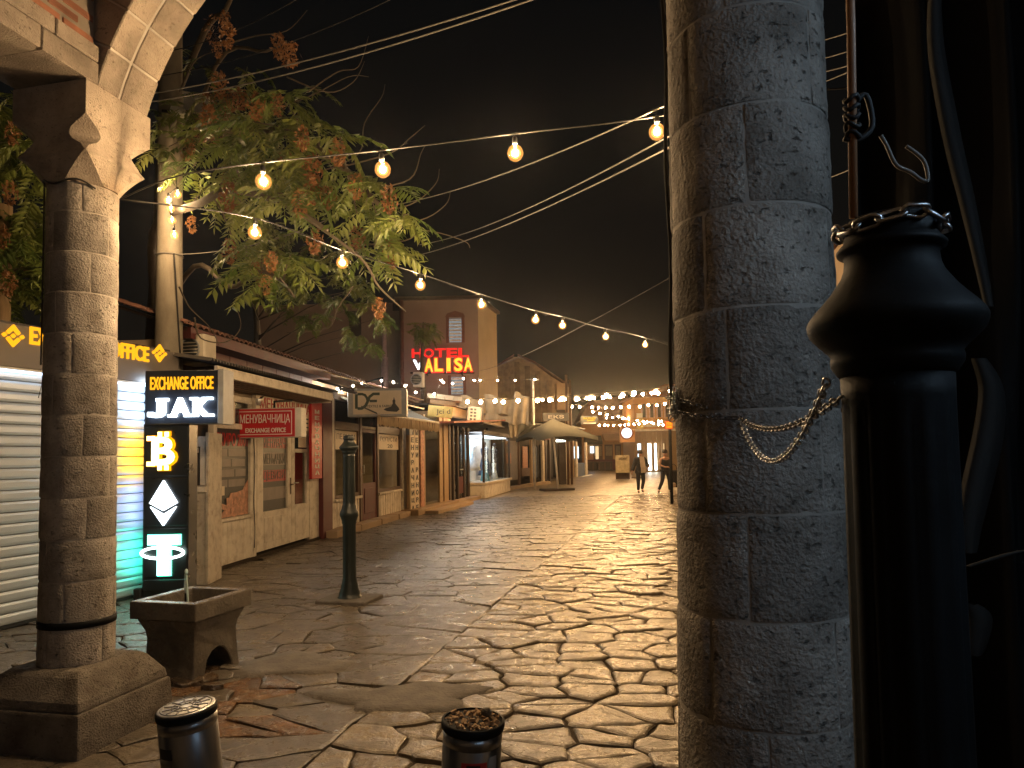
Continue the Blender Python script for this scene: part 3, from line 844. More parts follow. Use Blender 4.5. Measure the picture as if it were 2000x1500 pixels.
# ------------------------------------------------------------------ exchange kiosk with the roller shutter
K = KIOSK
def logo(parent, u, z, y, s, m, depth=0.025):
    """a square standing on its corner: two chevrons, two small side squares and a middle square"""
    def dia(cx, cz, r): return [(cx - r, cz), (cx, cz - r), (cx + r, cz), (cx, cz + r)]
    mb = MB()
    for cx, cz, r in ((0, 0, 0.20), (-0.80, 0, 0.20), (0.80, 0, 0.20)):
        mb.prism([(u + a * s, z + b * s) for a, b in dia(cx, cz, r)], 'y', y - depth, y)
    for q in (1, -1):
        ch = [(-0.62, 0.30 * q), (-0.42, 0.10 * q), (0, 0.52 * q), (0.42, 0.10 * q), (0.62, 0.30 * q), (0, 0.98 * q)]
        mb.prism([(u + a * s, z + b * s) for a, b in ch], 'y', y - depth, y)
    return mb.build('diamond_emblem', m, parent)
kiosk = thing('exchange_kiosk', 'low exchange kiosk with a closed steel roller shutter and yellow lettering on its fascia', 'kiosk', K.o, K.rz)
uE = K.uv(335, 700)[0]
box('wall', 'fascia_grey', kiosk, -1.6, uE, 0.06, 2.2, 0, 2.9)
fz0, fz1 = 2.57, 3.0
fo = 0.12
u0f = -1.6
box('fascia', 'fascia_grey', kiosk, u0f, uE, -fo, 0.05, fz0, fz1, bevel=0.008)
box('fascia_lower_edge', 'trim_white', kiosk, u0f, uE - 0.01, -fo - 0.004, 0.0, fz0 - 0.022, fz0 - 0.002)
ul, zl = K.uv(24, 656, fo); logo(kiosk, ul, zl, -fo - 0.001, 0.115, 'letter_yellow')
ur, zr = K.uv(310, 690, fo); logo(kiosk, ur, zr, -fo - 0.001, 0.115, 'letter_yellow')
ua, za = K.uv(57, 662, fo); ub, zb_ = K.uv(289, 687, fo)
text('EXCHANGE OFFICE', ub - ua, 0.185, 'letter_yellow', kiosk, ((ua + ub) / 2, -fo - 0.012, (za + zb_) / 2 + 0.0), 0.024, 0.022)
box('strip_light', 'strip_light', kiosk, -1.5, 2.0, -0.10, -0.075, fz0 - 0.045, fz0 - 0.026)
sh = thing('roller_shutter', None, None); sh.parent = kiosk
uS = K.uv(276, 1000)[0]
zs = 0.03
prof = [(0.0, 0.0), (-0.012, 0.006), (-0.019, 0.03), (-0.019, 0.078), (-0.010, 0.100), (0.0, 0.106)]
slat_me = MB().prism(prof, 'x', -1.55, uS).mesh('slat')
for k in range(23):
    o = link('slat', slat_me, 'shutter', sh, (0, -0.02, zs + 0.11 * k))
box('bottom_bar', 'rubber', sh, -1.55, uS, -0.05, -0.005, 0.0, 0.03)
box('guide_rail', 'iron', kiosk, uS, uS + 0.06, -0.07, 0.03, 0.0, fz0 - 0.03)
box('roof', 'tin_dark', kiosk, -1.7, uE + 0.05, 0.07, 2.3, 3.0, 3.06)
cable('hanging_wire', 'thin black wire dangling in front of the roller shutter', [K.P(*((K.uv(84, 700, .14)[0]), -0.14, 2.56)), K.P(K.uv(82, 725, .14)[0], -0.14, 2.42), K.P(K.uv(74, 748, .14)[0], -0.15, 2.28)], 0.004)

# ------------------------------------------------------------------ lit pylon sign
PY = 8.5
pl = D(279, 1000, PY); pr_ = D(368, 1000, PY)
pyl = thing('pylon_sign', 'tall black pylon sign with glowing symbols under a lit header', 'sign', ((pl.x + pr_.x) / 2, PY, 0), R(0.6))
pw = (pr_.x - pl.x)
def pz(py): return D(320, py, PY).z
box('housing', 'black_panel', pyl, -pw / 2, pw / 2, 0.0, 0.24, 0.0, 2.06, bevel=0.006)
for a, b in ((833, 931), (934, 1028), (1031, 1128), (1131, 1155)):
    box('face_panel', 'black_panel', pyl, -pw / 2 + 0.012, pw / 2 - 0.012, -0.012, 0.0, max(0.03, pz(b)) + 0.006, pz(a) - 0.006, bevel=0.004)
hx0 = D(283, 780, PY - 0.06).x - pyl.location.x; hx1 = D(425, 780, PY - 0.06).x - pyl.location.x
hz0, hz1 = pz(829), pz(725)
box('header', 'navy', pyl, hx0, hx1, -0.06, 0.24, hz0, hz1, bevel=0.006)
box('header_trim', 'grey_edge', pyl, hx1 + 0.002, hx1 + 0.07, -0.075, 0.25, hz0 - 0.01, hz1 + 0.01, bevel=0.006)
text('EXCHANGE OFFICE', (hx1 - hx0) * 0.86, 0.155, 'letter_yellow', pyl, ((hx0 + hx1) / 2 + 0.01, -0.075, pz(750)), 0.02, 0.014)
# three block letters with slab feet
def slab(parent, ch, cx, cz, w, h, m, y, d, extra=()):
    t = text(ch, w, h, m, parent, (cx, y, cz), d, 0.055, 'letter')
    if extra:
        s = MB()
        for x0, x1, z0, z1 in extra:
            s.box(cx + x0 * w, cx + x1 * w, y - d / 2 + 0.001, y + d / 2 - 0.001, cz + z0 * h, cz + z1 * h)
        s.build('serif', m, t.parent)
    return t
jz = pz(797); jh = 0.225; jw = (hx1 - hx0)
slab(pyl, 'J', hx0 + jw * 0.20, jz - 0.005, 0.16, jh, 'lit_white', -0.085, 0.04, ((-0.15, 0.72, 0.36, 0.5), (-0.75, -0.35, -0.45, -0.22)))
slab(pyl, 'A', hx0 + jw * 0.50, jz, 0.23, jh, 'lit_white', -0.085, 0.04, ((-0.62, -0.2, -0.5, -0.38), (0.2, 0.62, -0.5, -0.38)))
slab(pyl, 'K', hx0 + jw * 0.79, jz, 0.20, jh, 'lit_white', -0.085, 0.04, ((-0.68, -0.2, -0.5, -0.38), (-0.68, -0.2, 0.38, 0.5), (0.2, 0.7, -0.5, -0.38), (0.15, 0.65, 0.38, 0.5)))
# coin letter: bright core, amber edge
cx = D(323, 880, PY).x - pyl.location.x; cz = pz(881)
text('B', 0.30, 0.37, 'lit_amber', pyl, (cx + 0.012, -0.035, cz), 0.03, 0.06, 'coin_letter_edge')
text('B', 0.27, 0.335, 'lit_amber_core', pyl, (cx, -0.055, cz), 0.012, 0.035, 'coin_letter')
bars = MB(); edge = MB()
for dx in (-0.045, 0.035):
    for q in (1, -1):
        edge.box(cx + dx - 0.020, cx + dx + 0.044, -0.05, -0.02, cz + q * 0.175 - (0.0 if q > 0 else 0.06), cz + q * 0.175 + (0.06 if q > 0 else 0.0))
        bars.box(cx + dx - 0.018, cx + dx + 0.028, -0.061, -0.052, cz + q * 0.17 - (0.0 if q > 0 else 0.055), cz + q * 0.17 + (0.055 if q > 0 else 0.0))
for q in (1, -1):
    edge.box(cx - 0.20, cx - 0.10, -0.05, -0.02, cz + q * 0.15 - 0.032, cz + q * 0.15 + 0.032)
    bars.box(cx - 0.19, cx - 0.10, -0.061, -0.052, cz + q * 0.15 - 0.025, cz + q * 0.15 + 0.025)
edge.build('coin_bar_edge', 'lit_amber', pyl); bars.build('coin_bar', 'lit_amber_core', pyl)
# faceted diamond
ex = D(322, 980, PY).x - pyl.location.x; ez = pz(982)
def E(a, b): return (ex + a * 0.165, ez + b * 0.265)
MB().prism([E(-0.98, 0.0), E(0, 1), E(0.98, 0.0), E(0, -0.34)], 'y', -0.05, -0.014).build('diamond_top', 'lit_ether', pyl)
MB().prism([E(-0.92, -0.16), E(0, -0.50), E(0.92, -0.16), E(0, -1)], 'y', -0.05, -0.014).build('diamond_bottom', 'lit_ether', pyl)
# T with a ring round its stem
tx = D(321, 1080, PY).x - pyl.location.x; tz = pz(1083)
tb = MB(); tb.box(tx - 0.175, tx + 0.175, -0.045, -0.014, tz + 0.125, tz + 0.225); tb.box(tx - 0.062, tx + 0.062, -0.045, -0.014, tz - 0.235, tz + 0.126)
tb.build('stem_and_bar', 'lit_green_core', pyl)
te = MB(); te.box(tx - 0.185, tx + 0.205, -0.03, -0.013, tz + 0.112, tz + 0.235); te.box(tx - 0.072, tx + 0.092, -0.03, -0.013, tz - 0.245, tz + 0.12)
te.build('stem_edge', 'lit_green', pyl)
ring = [(tx + 0.245 * math.cos(2 * PI * k / 36), -0.05, tz + 0.025 + 0.066 * math.sin(2 * PI * k / 36)) for k in range(37)]
MB().tube(ring, 0.017, 6).build('ring', 'lit_green_core', pyl)
# the pylon is lit on its shutter side as well
for m_, a, b in (('side_white', 735, 826), ('side_amber', 846, 930), ('side_blue', 940, 1028), ('side_green', 1045, 1125)):
    box('side_light', m_, pyl, -pw / 2 - 0.008, -pw / 2 - 0.001, 0.05, 0.2, pz(b), pz(a))
box('socket', 'rubber', pyl, -pw / 2 - 0.09, -pw / 2 - 0.005, -0.03, 0.05, 0.0, 0.13, bevel=0.01)

# ------------------------------------------------------------------ concrete pole, floodlight, cabinet
pb = G(325, 1100); pb = Vector((-4.62, 9.62, 0))
pole = thing('concrete_pole', 'tall pale concrete utility pole standing between the kiosk and the exchange shop', 'pole', pb)
MB().lathe([(0.205, -0.05), (0.178, 2.6), (0.150, 6.0), (0.135, 9.2)], 28).build('shaft', 'concrete', pole)
for z in (3.0, 3.05, 4.4):
    MB().lathe([(0.176, z - 0.008), (0.178, z - 0.008), (0.178, z + 0.008), (0.17, z + 0.008)], 24, cap=False).build('band', 'cable_grey', pole)
fl = D(382, 202, 9.35)
flo = thing('floodlight', 'unlit square floodlight on a bracket at the concrete pole under the arch', 'lamp', fl, R(20))
mb = MB().box(-0.17, 0.17, -0.05, 0.06, -0.125, 0.125, (R(28), 0, R(8)), (0, 0, 0)); mb.build('casing', 'ac_white', flo, bevel=0.012)
mb = MB().box(-0.15, 0.15, -0.058, -0.052, -0.105, 0.105, (R(28), 0, R(8)), (0, 0, 0)); mb.build('lens', 'grey_edge', flo)
mb = MB().tube([(-0.42, 0.14, -0.1), (-0.2, 0.1, -0.1), (0, 0.06, 0)], 0.02, 6); mb.build('bracket', 'iron', flo)
mb = MB().box(-0.30, -0.13, -0.08, 0.04, -0.20, -0.11, (0, R(12), 0)); mb.build('driver_box', 'trim_white', flo, bevel=0.01)

# tall grey cabinet with louvres at the left end of the exchange shop
cb = Vector((-4.13, 9.42, 0))
cab = thing('meter_cabinet', 'tall pale peeling meter cabinet with louvres beside the black pylon sign', 'cabinet', cb, R(4))
def cz_(py): return D(397, py, cb.y).z
box('lower_body', 'cream_dirty', cab, -0.17, 0.10, 0.0, 0.5, 0, cz_(962), bevel=0.006)
box('shelf_edge', 'cream', cab, -0.19, 0.115, -0.03, 0.5, cz_(962) + 0.001, cz_(950), bevel=0.005)
for k, py in enumerate((978, 986, 994, 1096, 1104, 1112)):
    box('louvre', 'cream_dirty', cab, -0.125, 0.02, -0.016, 0.0, cz_(py) - 0.012, cz_(py) + 0.012, rot=(R(20), 0, 0))
box('corner_post', 'cream_dirty', cab, 0.102, 0.145, -0.02, 0.5, 0, cz_(845), bevel=0.006)
box('upper_frame', 'cream', cab, -0.17, 0.10, 0.02, 0.07, cz_(872), cz_(852))
box('upper_post', 'cream', cab, 0.02, 0.10, 0.02, 0.07, cz_(948), cz_(872) - 0.002)
box('upper_back', 'inside_dark', cab, -0.17, 0.02, 0.08, 0.1, cz_(948), cz_(872))
box('name_plate', 'cream_sign', cab, -0.12, 0.0, 0.02, 0.03, cz_(884), cz_(874))

# ------------------------------------------------------------------ exchange shop (cream timber front)
F1 = S1
shop1 = thing('exchange_shop', 'cream timber exchange shop with a glazed double door and posters', 'shop', F1.o, F1.rz)
def rect(F, parent, name, m, x0, y0, x1, y1, d0, d1, bevel=0.0):
    """a panel seen in the photograph between pixel corners, on facade F, from depth d0 (out) to d1 (in)"""
    a = F.uv(x0, (y0 + y1) / 2, -d0); b = F.uv(x1, (y0 + y1) / 2, -d0)
    xm = (x0 + x1) / 2
    zt = F.uv(xm, y0, -d0)[1]; zb0 = F.uv(xm, y1, -d0)[1]
    return box(name, m, parent, a[0], b[0], d0, d1, max(0.0, zb0), zt, bevel=bevel)
uA = F1.uv(415, 1000)[0]; uZ = F1.len
u_dl = F1.uv(500, 1000)[0]; u_dm = F1.uv(568, 1000)[0]; u_dr = F1.uv(602, 1000)[0]; u_post = F1.uv(622, 1000)[0]
zTop = 2.62
u_w0 = F1.uv(420, 1000)[0]; u_w1 = F1.uv(487, 1000)[0]
zw0 = F1.uv(453, 1010)[1]; zw1 = F1.uv(453, 838)[1]
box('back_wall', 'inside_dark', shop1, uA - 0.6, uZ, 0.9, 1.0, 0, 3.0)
box('plinth', 'soil', shop1, uA - 0.6, uZ, -0.03, 0.6, -0.06, 0.05)
# lower boarding under the shop window
nb = 9
box('sill_board', 'cream', shop1, u_w0 - 0.03, u_w1 + 0.02, -0.05, 0.03, zw0 - 0.05, zw0, bevel=0.006)
for k in range(nb):
    a = u_w0 - 0.04 + (u_w1 - u_w0 + 0.06) * k / nb; b = u_w0 - 0.04 + (u_w1 - u_w0 + 0.06) * (k + 1) / nb
    box('board', 'cream', shop1, a + 0.006, b - 0.006, -0.012, 0.02, 0.055, zw0 - 0.055, bevel=0.005)
box('board_backing', 'cream_dirty', shop1, u_w0 - 0.04, u_w1 + 0.02, 0.0, 0.04, 0.05, zw0 - 0.05)
wf = MB()
wf.box(u_w0 - 0.10, u_w0, -0.03, 0.06, 0.05, zTop); wf.box(u_w1, u_dl - 0.14, -0.02, 0.06, 0.05, zTop)
wf.box(u_w0, u_w1, -0.02, 0.06, zw1, zw1 + 0.09); wf.box(u_w0, u_w1, -0.02, 0.06, zTop - 0.10, zTop)
wf.build('window_frame', 'cream', shop1, bevel=0.006)
um = F1.uv(455, 810)[0]
box('transom_bar', 'cream', shop1, um - 0.03, um + 0.03, -0.02, 0.06, zw1 + 0.092, zTop - 0.102)
box('transom_pane', 'glass_dark', shop1, u_w0, u_w1, 0.03, 0.036, zw1 + 0.09, zTop - 0.10)
box('window_pane', 'glass', shop1, u_w0, u_w1, 0.034, 0.04, zw0, zw1)
# the poster behind the pane: dark sheet, red headline, four grey lines, fan of banknotes
po = box('poster', 'poster_dark', shop1, u_w0 + 0.01, u_w1 - 0.01, 0.02, 0.024, zw0, zw1)
pw_, ph_ = u_w1 - u_w0, zw1 - zw0
text('ЕКИРО 2001', pw_ * 0.92, ph_ * 0.15, 'red_print', po, ((u_w0 + u_w1) / 2, 0.014, zw1 - ph_ * 0.12), 0.004, 0.02)
for k in range(4):
    zc = zw1 - ph_ * (0.27 + 0.115 * k)
    box('text_band', 'poster_grey', po, u_w0 + pw_ * 0.07, u_w1 - pw_ * (0.10 + 0.02 * (k % 2)), 0.012, 0.016, zc - ph_ * 0.042, zc + ph_ * 0.042)
    box('text_gap', 'poster_dark', po, u_w0 + pw_ * (0.36 + 0.1 * (k % 3)), u_w0 + pw_ * (0.385 + 0.1 * (k % 3)), 0.009, 0.0115, zc - ph_ * 0.043, zc + ph_ * 0.043)
nt = [(0, 0), (pw_ * 0.96, 0), (pw_ * 0.96, ph_ * 0.40), (pw_ * 0.86, ph_ * 0.34), (pw_ * 0.80, ph_ * 0.29), (pw_ * 0.62, ph_ * 0.27), (pw_ * 0.44, ph_ * 0.265), (pw_ * 0.36, ph_ * 0.18), (pw_ * 0.28, ph_ * 0.09), (pw_ * 0.16, ph_ * 0.04), (0.02, ph_ * 0.12)]
MB().prism([(u_w0 + 0.02 + a, zw0 + 0.01 + b) for a, b in nt], 'y', 0.010, 0.018).build('banknote_fan', 'poster_pink', po)
rr = random.Random(5)
for k in range(7):
    a = rr.uniform(0.25, 0.85); b = rr.uniform(0.04, 0.2)
    box('banknote', 'poster_pink', po, u_w0 + pw_ * a - 0.1, u_w0 + pw_ * a + 0.1, 0.004, 0.008, zw0 + ph_ * b - 0.03, zw0 + ph_ * b + 0.05, rot=(0, rr.uniform(-1.0, 0.3), 0))
box('notice', 'cream_sign', shop1, u_w0 - 0.02, u_w0 + 0.22, -0.03, -0.026, F1.uv(430, 968)[1], F1.uv(430, 950)[1])
# door frame and the two leaves
zd = 0.10
df = MB()
df.box(u_dl - 0.135, u_dl - 0.04, -0.03, 0.08, 0.05, zTop); df.box(u_dr + 0.03, u_post - 0.02, -0.02, 0.08, 0.05, zTop)
df.box(u_dl - 0.04, u_dr + 0.03, -0.02, 0.08, F1.uv(540, 838)[1] + 0.35, zTop)
df.build('door_frame', 'cream', shop1, bevel=0.006)
zdt = F1.uv(540, 838)[1] + 0.34
def leaf_door(x0, x1, gx0, gx1, gz0, gz1, panels):
    d = MB()
    d.box(x0, gx0, -0.02, 0.03, zd, zdt); d.box(gx1, x1, -0.02, 0.03, zd, zdt)
    d.box(gx0, gx1, -0.02, 0.03, gz1, zdt); d.box(gx0, gx1, -0.02, 0.03, zd, gz0)
    o = d.build('door', 'cream', shop1, bevel=0.004)
    box('door_pane', 'glass', o, gx0, gx1, 0.02, 0.026, gz0, gz1)
    for a, b, c_, d_ in panels:
        box('door_panel', 'cream', o, a, b, -0.03, -0.02, c_, d_, bevel=0.008)
    return o
g0, g1 = F1.uv(512, 920)[0], F1.uv(560, 920)[0]
gz0, gz1 = F1.uv(536, 996)[1], F1.uv(536, 838)[1] + 0.2
wpn = (g1 - g0) / 3
dl = leaf_door(u_dl, u_dm - 0.01, g0, g1, gz0, gz1, [(g0 + wpn * k + 0.03, g0 + wpn * (k + 1) - 0.03, zd + 0.12, gz0 - 0.10) for k in range(3)])
box('door_film', 'poster_dark', dl, g0 + 0.01, g1 - 0.01, 0.0165, 0.0185, gz0, gz1)
for k, (m_, py0, py1) in enumerate((('red_print', 853, 875), ('poster_grey', 884, 908), ('red_print', 918, 940), ('poster_grey', 951, 975))):
    box('door_notice', m_, dl, g0 + 0.02, g1 - 0.02, 0.012, 0.016, F1.uv(536, py1)[1], F1.uv(536, py0)[1])
text('МЕНУВАЧ', g1 - g0 - 0.10, 0.18, 'poster_dark', dl, ((g0 + g1) / 2, 0.009, F1.uv(536, 864)[1]), 0.004, 0.0)
text('МЕЊАЧКИ', g1 - g0 - 0.10, 0.18, 'poster_dark', dl, ((g0 + g1) / 2, 0.009, F1.uv(536, 896)[1]), 0.004, 0.0)
text('ДЕВИЗИ', g1 - g0 - 0.10, 0.18, 'poster_dark', dl, ((g0 + g1) / 2, 0.009, F1.uv(536, 929)[1]), 0.004, 0.0)
box('handle_plate', 'brown_wood', dl, u_dm - 0.085, u_dm - 0.045, -0.03, -0.02, 0.98, 1.28)
MB().tube([(u_dm - 0.065, -0.03, 1.16), (u_dm - 0.065, -0.075, 1.16), (u_dm - 0.17, -0.075, 1.155)], 0.011, 6).build('handle', 'brown_wood', dl)
h0, h1 = F1.uv(574, 940)[0], F1.uv(597, 940)[0]
zr0, zr1 = F1.uv(585, 984)[1], F1.uv(585, 884)[1]
dr = leaf_door(u_dm + 0.01, u_dr, h0, h1, zr0, zr1, [(h0, h1, zd + 0.12, zr0 - 0.14)])
zq0, zq1 = F1.uv(585, 876)[1], F1.uv(585, 842)[1]
box('upper_pane', 'glass_dark', dr, h0, h1, -0.026, -0.021, zq0, zq1)
box('upper_pane_backing', 'poster_dark', dr, h0 - 0.01, h1 + 0.01, -0.0209, -0.0202, zq0 - 0.01, zq1 + 0.01)
box('note', 'cream_sign', dr, h0 + 0.14, h1 - 0.03, -0.03, -0.027, zq0 + 0.02, zq1 - 0.05)
box('curtain', 'red_print', dr, h0 + 0.22, h1, 0.06, 0.07, zr0, zr1)
MB().tube([(h0 - 0.05, -0.02, 1.18), (h0 - 0.05, -0.06, 1.18), (h0 + 0.08, -0.06, 1.18)], 0.01, 6).build('handle', 'trim_white', dr)
box('end_wall', 'cream', shop1, u_post - 0.02, uZ, 0.0, 0.06, 0.05, zTop)
# dark red corner post and its board
u_r0, u_r1 = F1.uv(622, 950)[0], F1.uv(639, 950)[0]
box('corner_post', 'oxblood', shop1, u_r0, u_r1 + 0.05, -0.10, 0.0, 0.0, 2.95, bevel=0.006)
# white sign over the door
us0, us1 = F1.uv(500, 800, 0.10)[0], F1.uv(607, 800, 0.10)[0]
zs0, zs1 = F1.uv(560, 838, 0.1)[1], F1.uv(560, 781, 0.1)[1]
wsn = thing('shop_sign', 'white sign with red letters half hidden behind the red projecting box sign', 'sign', F1.o, F1.rz)
box('board', 'cream_sign', wsn, us0, us1, -0.10, -0.03, zs0, zs1, bevel=0.004)
text('МЕНУВАЧНИЦА', (us1 - us0) * 0.92, (zs1 - zs0) * 0.44, 'red_print', wsn, ((us0 + us1) / 2 + 0.05, -0.103, zs1 - (zs1 - zs0) * 0.27), 0.006, 0.015)
text('RE', 0.42, (zs1 - zs0) * 0.36, 'black_print', wsn, (us1 - 0.34, -0.103, zs0 + (zs1 - zs0) * 0.27), 0.006, 0.015)
# soffit and fascia board of the eave
ev = 0.62
e0 = F1.uv(425, 735, ev)[0]; e1 = F1.uv(651, 770, ev)[0]
zf1 = F1.uv(425, 731, ev)[1]; zf2 = F1.uv(648, 760, ev)[1]
zfa = (zf1 + zf2) / 2
box('eave_board', 'cream', shop1, e0, e1, -ev, -ev + 0.05, zfa - 0.12, zfa + 0.02, bevel=0.006)
for k in range(6):
    y0 = -ev + 0.055 + k * (ev - 0.055) / 6
    box('soffit_board', 'soffit', shop1, e0, e1 - 0.02, y0 + 0.004, y0 + (ev - 0.055) / 6 - 0.004, zfa - 0.09 - 0.012 * k, zfa - 0.07 - 0.012 * k)
box('eave_end', 'cream_dirty', shop1, e1 - 0.02, e1, -ev + 0.05, 0.0, zfa - 0.16, zfa + 0.0)
box('top_wall', 'soffit', shop1, uA - 0.5, uZ, -0.02, 0.05, zTop, zfa + 0.02)
tin = MB(); n = 60
for k in range(n):
    a = e0 - 0.35 + (e1 - e0 + 0.35) * k / n; b = e0 - 0.35 + (e1 - e0 + 0.35) * (k + 1) / n; mid = (a + b) / 2
    tin.add([(a, -ev - 0.10, zfa + 0.03), (mid, -ev - 0.10, zfa + 0.075), (b, -ev - 0.10, zfa + 0.03), (a, 0.3, zfa + 0.20), (mid, 0.3, zfa + 0.245), (b, 0.3, zfa + 0.20)], [(0, 1, 4, 3), (1, 2, 5, 4)])
tin.build('tin_roof', 'tin_dark', shop1, fixn=False)
cable('hanging_wire', 'thin dark wire running down the cream door frame of the exchange shop', [F1.P(F1.uv(497, y, .05)[0] + 0.02 * math.sin(y * .05), -0.05, F1.uv(497, y, .05)[1]) for y in range(850, 1080, 20)], 0.007)

# red projecting box sign
rs = D(518, 826, 11.3)
red = thing('box_sign', 'red projecting box sign with white letters hung in front of the exchange shop', 'sign', rs, R(-3))
rw = (D(578, 826, 11.3) - D(460, 826, 11.3)).length; rh = D(518, 798, 11.3).z - D(518, 853, 11.3).z
box('casing', 'trim_white', red, -rw / 2 - 0.015, rw / 2 + 0.10, 0.0, 0.24, -rh / 2 - 0.012, rh / 2 + 0.012, bevel=0.008)
box('face', 'red_sign', red, -rw / 2, rw / 2, -0.006, 0.0, -rh / 2, rh / 2)
bd = MB(); t_ = 0.012; a_, b_ = rw / 2 - 0.045, rh / 2 - 0.035
bd.box(-a_, a_, -0.011, -0.0065, b_ - t_, b_); bd.box(-a_, a_, -0.011, -0.0065, -b_, -b_ + t_); bd.box(-a_, -a_ + t_, -0.011, -0.0065, -b_ + t_, b_ - t_); bd.box(a_ - t_, a_, -0.011, -0.0065, -b_ + t_, b_ - t_)
bd.build('border_line', 'white_print', red)
text('МЕНУВАЧНИЦА', rw * 0.84, rh * 0.37, 'white_print', red, (0, -0.011, rh * 0.12), 0.008, 0.0)
text('EXCHANGE OFFICE', rw * 0.68, rh * 0.16, 'white_print', red, (0.01, -0.011, -rh * 0.26), 0.008, 0.02)
MB().tube([(0.1, 0.12, rh / 2), (0.1, 0.12, rh / 2 + 0.12), (0.1, 0.9, rh / 2 + 0.2)], 0.018, 6).build('bracket', 'iron', red)
spot = thing('spotlight', 'small chrome spotlight above the red box sign', 'lamp', D(505, 785, 11.2))
MB().lathe([(0.03, -0.05), (0.055, 0.04), (0.05, 0.05)], 12).build('shade', 'bollard_cap', spot)
MB().tube([(0, 0, 0.04), (0.0, 0.2, 0.1)], 0.012, 6).build('stem', 'iron', spot)
# vertical red banner on the post
ub0 = F1.uv(609, 860, 0.16)[0]; ub1 = F1.uv(629, 860, 0.16)[0]
zb0, zb1 = F1.uv(620, 935, 0.16)[1], F1.uv(620, 783, 0.16)[1]
ban = thing('vertical_sign', 'narrow dark red upright sign with stacked white letters on the corner post', 'sign', F1.o, F1.rz)
box('board', 'red_sign', ban, ub0, ub1, -0.16, -0.105, zb0, zb1, bevel=0.004)
for k, ch in enumerate('МЕНУВАЧНИЦА'):
    zc = zb1 - 0.16 - (zb1 - zb0 - 0.22) * (k + 0.5) / 11
    text(ch, (ub1 - ub0) * 0.42, (zb1 - zb0) * 0.052, 'white_print', ban, ((ub0 + ub1) / 2, -0.163, zc), 0.006, 0.03, 'letter')

# the tiled house behind the shop fronts
hs = thing('tiled_house', 'low house with clay tile roof and dark red boarding behind the shops', 'house', F1.o, F1.rz)
uH0 = -0.7; uH1 = 13.0
for k in range(9):
    a = uH0 + (4.6 - uH0) * k / 9
    box('red_board', 'oxblood', hs, a + 0.008, uH0 + (4.6 - uH0) * (k + 1) / 9 - 0.008, 0.30, 0.34, 2.7, 3.42)
box('body', 'house_wall', hs, uH0, uH1, 0.36, 5.5, 0.0, 3.3)
box('eave_beam', 'oxblood', hs, uH0, 4.75, -0.05, 0.29, 3.30, 3.46)
tl_ = MB(); rng2 = random.Random(2)
rows, colsn = 13, 92
for i in range(rows):
    y0 = -0.10 + i * 0.30; z0 = 3.47 + i * 0.105
    for j in range(colsn):
        a = uH0 - 0.2 + (uH1 - uH0) * j / colsn; w = (uH1 - uH0) / colsn
        dz = rng2.uniform(-0.008, 0.012); tl_.tone = rng2.random()
        V = []
        for yy, zz in ((y0, z0), (y0 + 0.34, z0 + 0.105)):
            for q in range(4):
                t = q / 3
                V.append((a + w * t, yy, zz + dz + 0.045 * math.sin(PI * t)))
        V += [(v[0], v[1], v[2] - 0.03) for v in V[:4]]
        tl_.add(V, [(0, 1, 5, 4), (1, 2, 6, 5), (2, 3, 7, 6), (8, 9, 1, 0), (9, 10, 2, 1), (10, 11, 3, 2)])
tag(tl_.build('roof_tiles', 'roof_tile', hs, fixn=False), kind='stuff')
box('roof_deck', 'dark_wood', hs, uH0, uH1, 0.0, 3.9, 3.40, 3.44, rot=(math.atan(0.35), 0, 0), piv=(0, 0, 3.42))
ac = D(377, 682, 9.9)
def aircon(label, loc, rz, w, h, d, tilt=0.0, grid=False, group='air conditioning units'):
    a = thing('aircon_unit', label, 'air conditioner', loc, rz, group)
    box('casing', 'ac_white', a, -w / 2, w / 2, 0.0, d, -h / 2, h / 2, bevel=0.02, rot=(0, tilt, 0), piv=(0, 0, 0))
    ring = MB().lathe([(h * 0.40, 0.0), (h * 0.40, 0.012), (h * 0.34, 0.012), (h * 0.34, 0.0)], 20, cap=False)
    ob = ring.build('fan_ring', 'grey_edge', a, (-w * 0.16, -0.001, 0)); ob.rotation_euler = (R(90), 0, 0)
    ds = MB().lathe([(h * 0.335, 0.0), (h * 0.335, 0.003)], 20).build('fan_opening', 'poster_dark', a, (-w * 0.16, -0.001, 0)); ds.rotation_euler = (R(90), 0, 0)
    gr = MB()
    for q in range(-2, 3):
        c_ = math.sqrt(max(0.01, (h * 0.33) ** 2 - (q * h * 0.11) ** 2))
        gr.box(-w * 0.16 - c_, -w * 0.16 + c_, -0.012, -0.006, q * h * 0.11 - 0.006, q * h * 0.11 + 0.006)
    gr.build('fan_grille', 'ac_white', a)
    return a
aircon('pale aircon unit on the roof beside the concrete pole', ac, R(-12), 0.36, 0.42, 0.28)
# ------------------------------------------------------------------ fabric shop (second front)
F2 = S2
shop2 = thing('fabric_shop', 'cream timber shop with brown windows, dark red door and grooved panels', 'shop', F2.o, F2.rz)
Z2T = F2.uv(720, 768)[1]
zstep = 0.14
def u2(px, off=0.0): return F2.uv(px, 900, off)[0]
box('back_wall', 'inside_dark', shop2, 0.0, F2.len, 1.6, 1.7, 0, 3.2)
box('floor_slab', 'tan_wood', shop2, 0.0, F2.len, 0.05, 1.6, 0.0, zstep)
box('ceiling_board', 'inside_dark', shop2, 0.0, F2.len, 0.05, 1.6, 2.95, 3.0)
n = 9
for k in range(n):
    a = 0.05 + (F2.len - 0.15) * k / n
    box('step_stone', 'tan_wall', shop2, a + 0.006, a + (F2.len - 0.15) / n - 0.006, -0.34 + 0.02 * math.sin(k * 3), 0.04, -0.06, zstep - 0.012 * (k % 2), bevel=0.012)
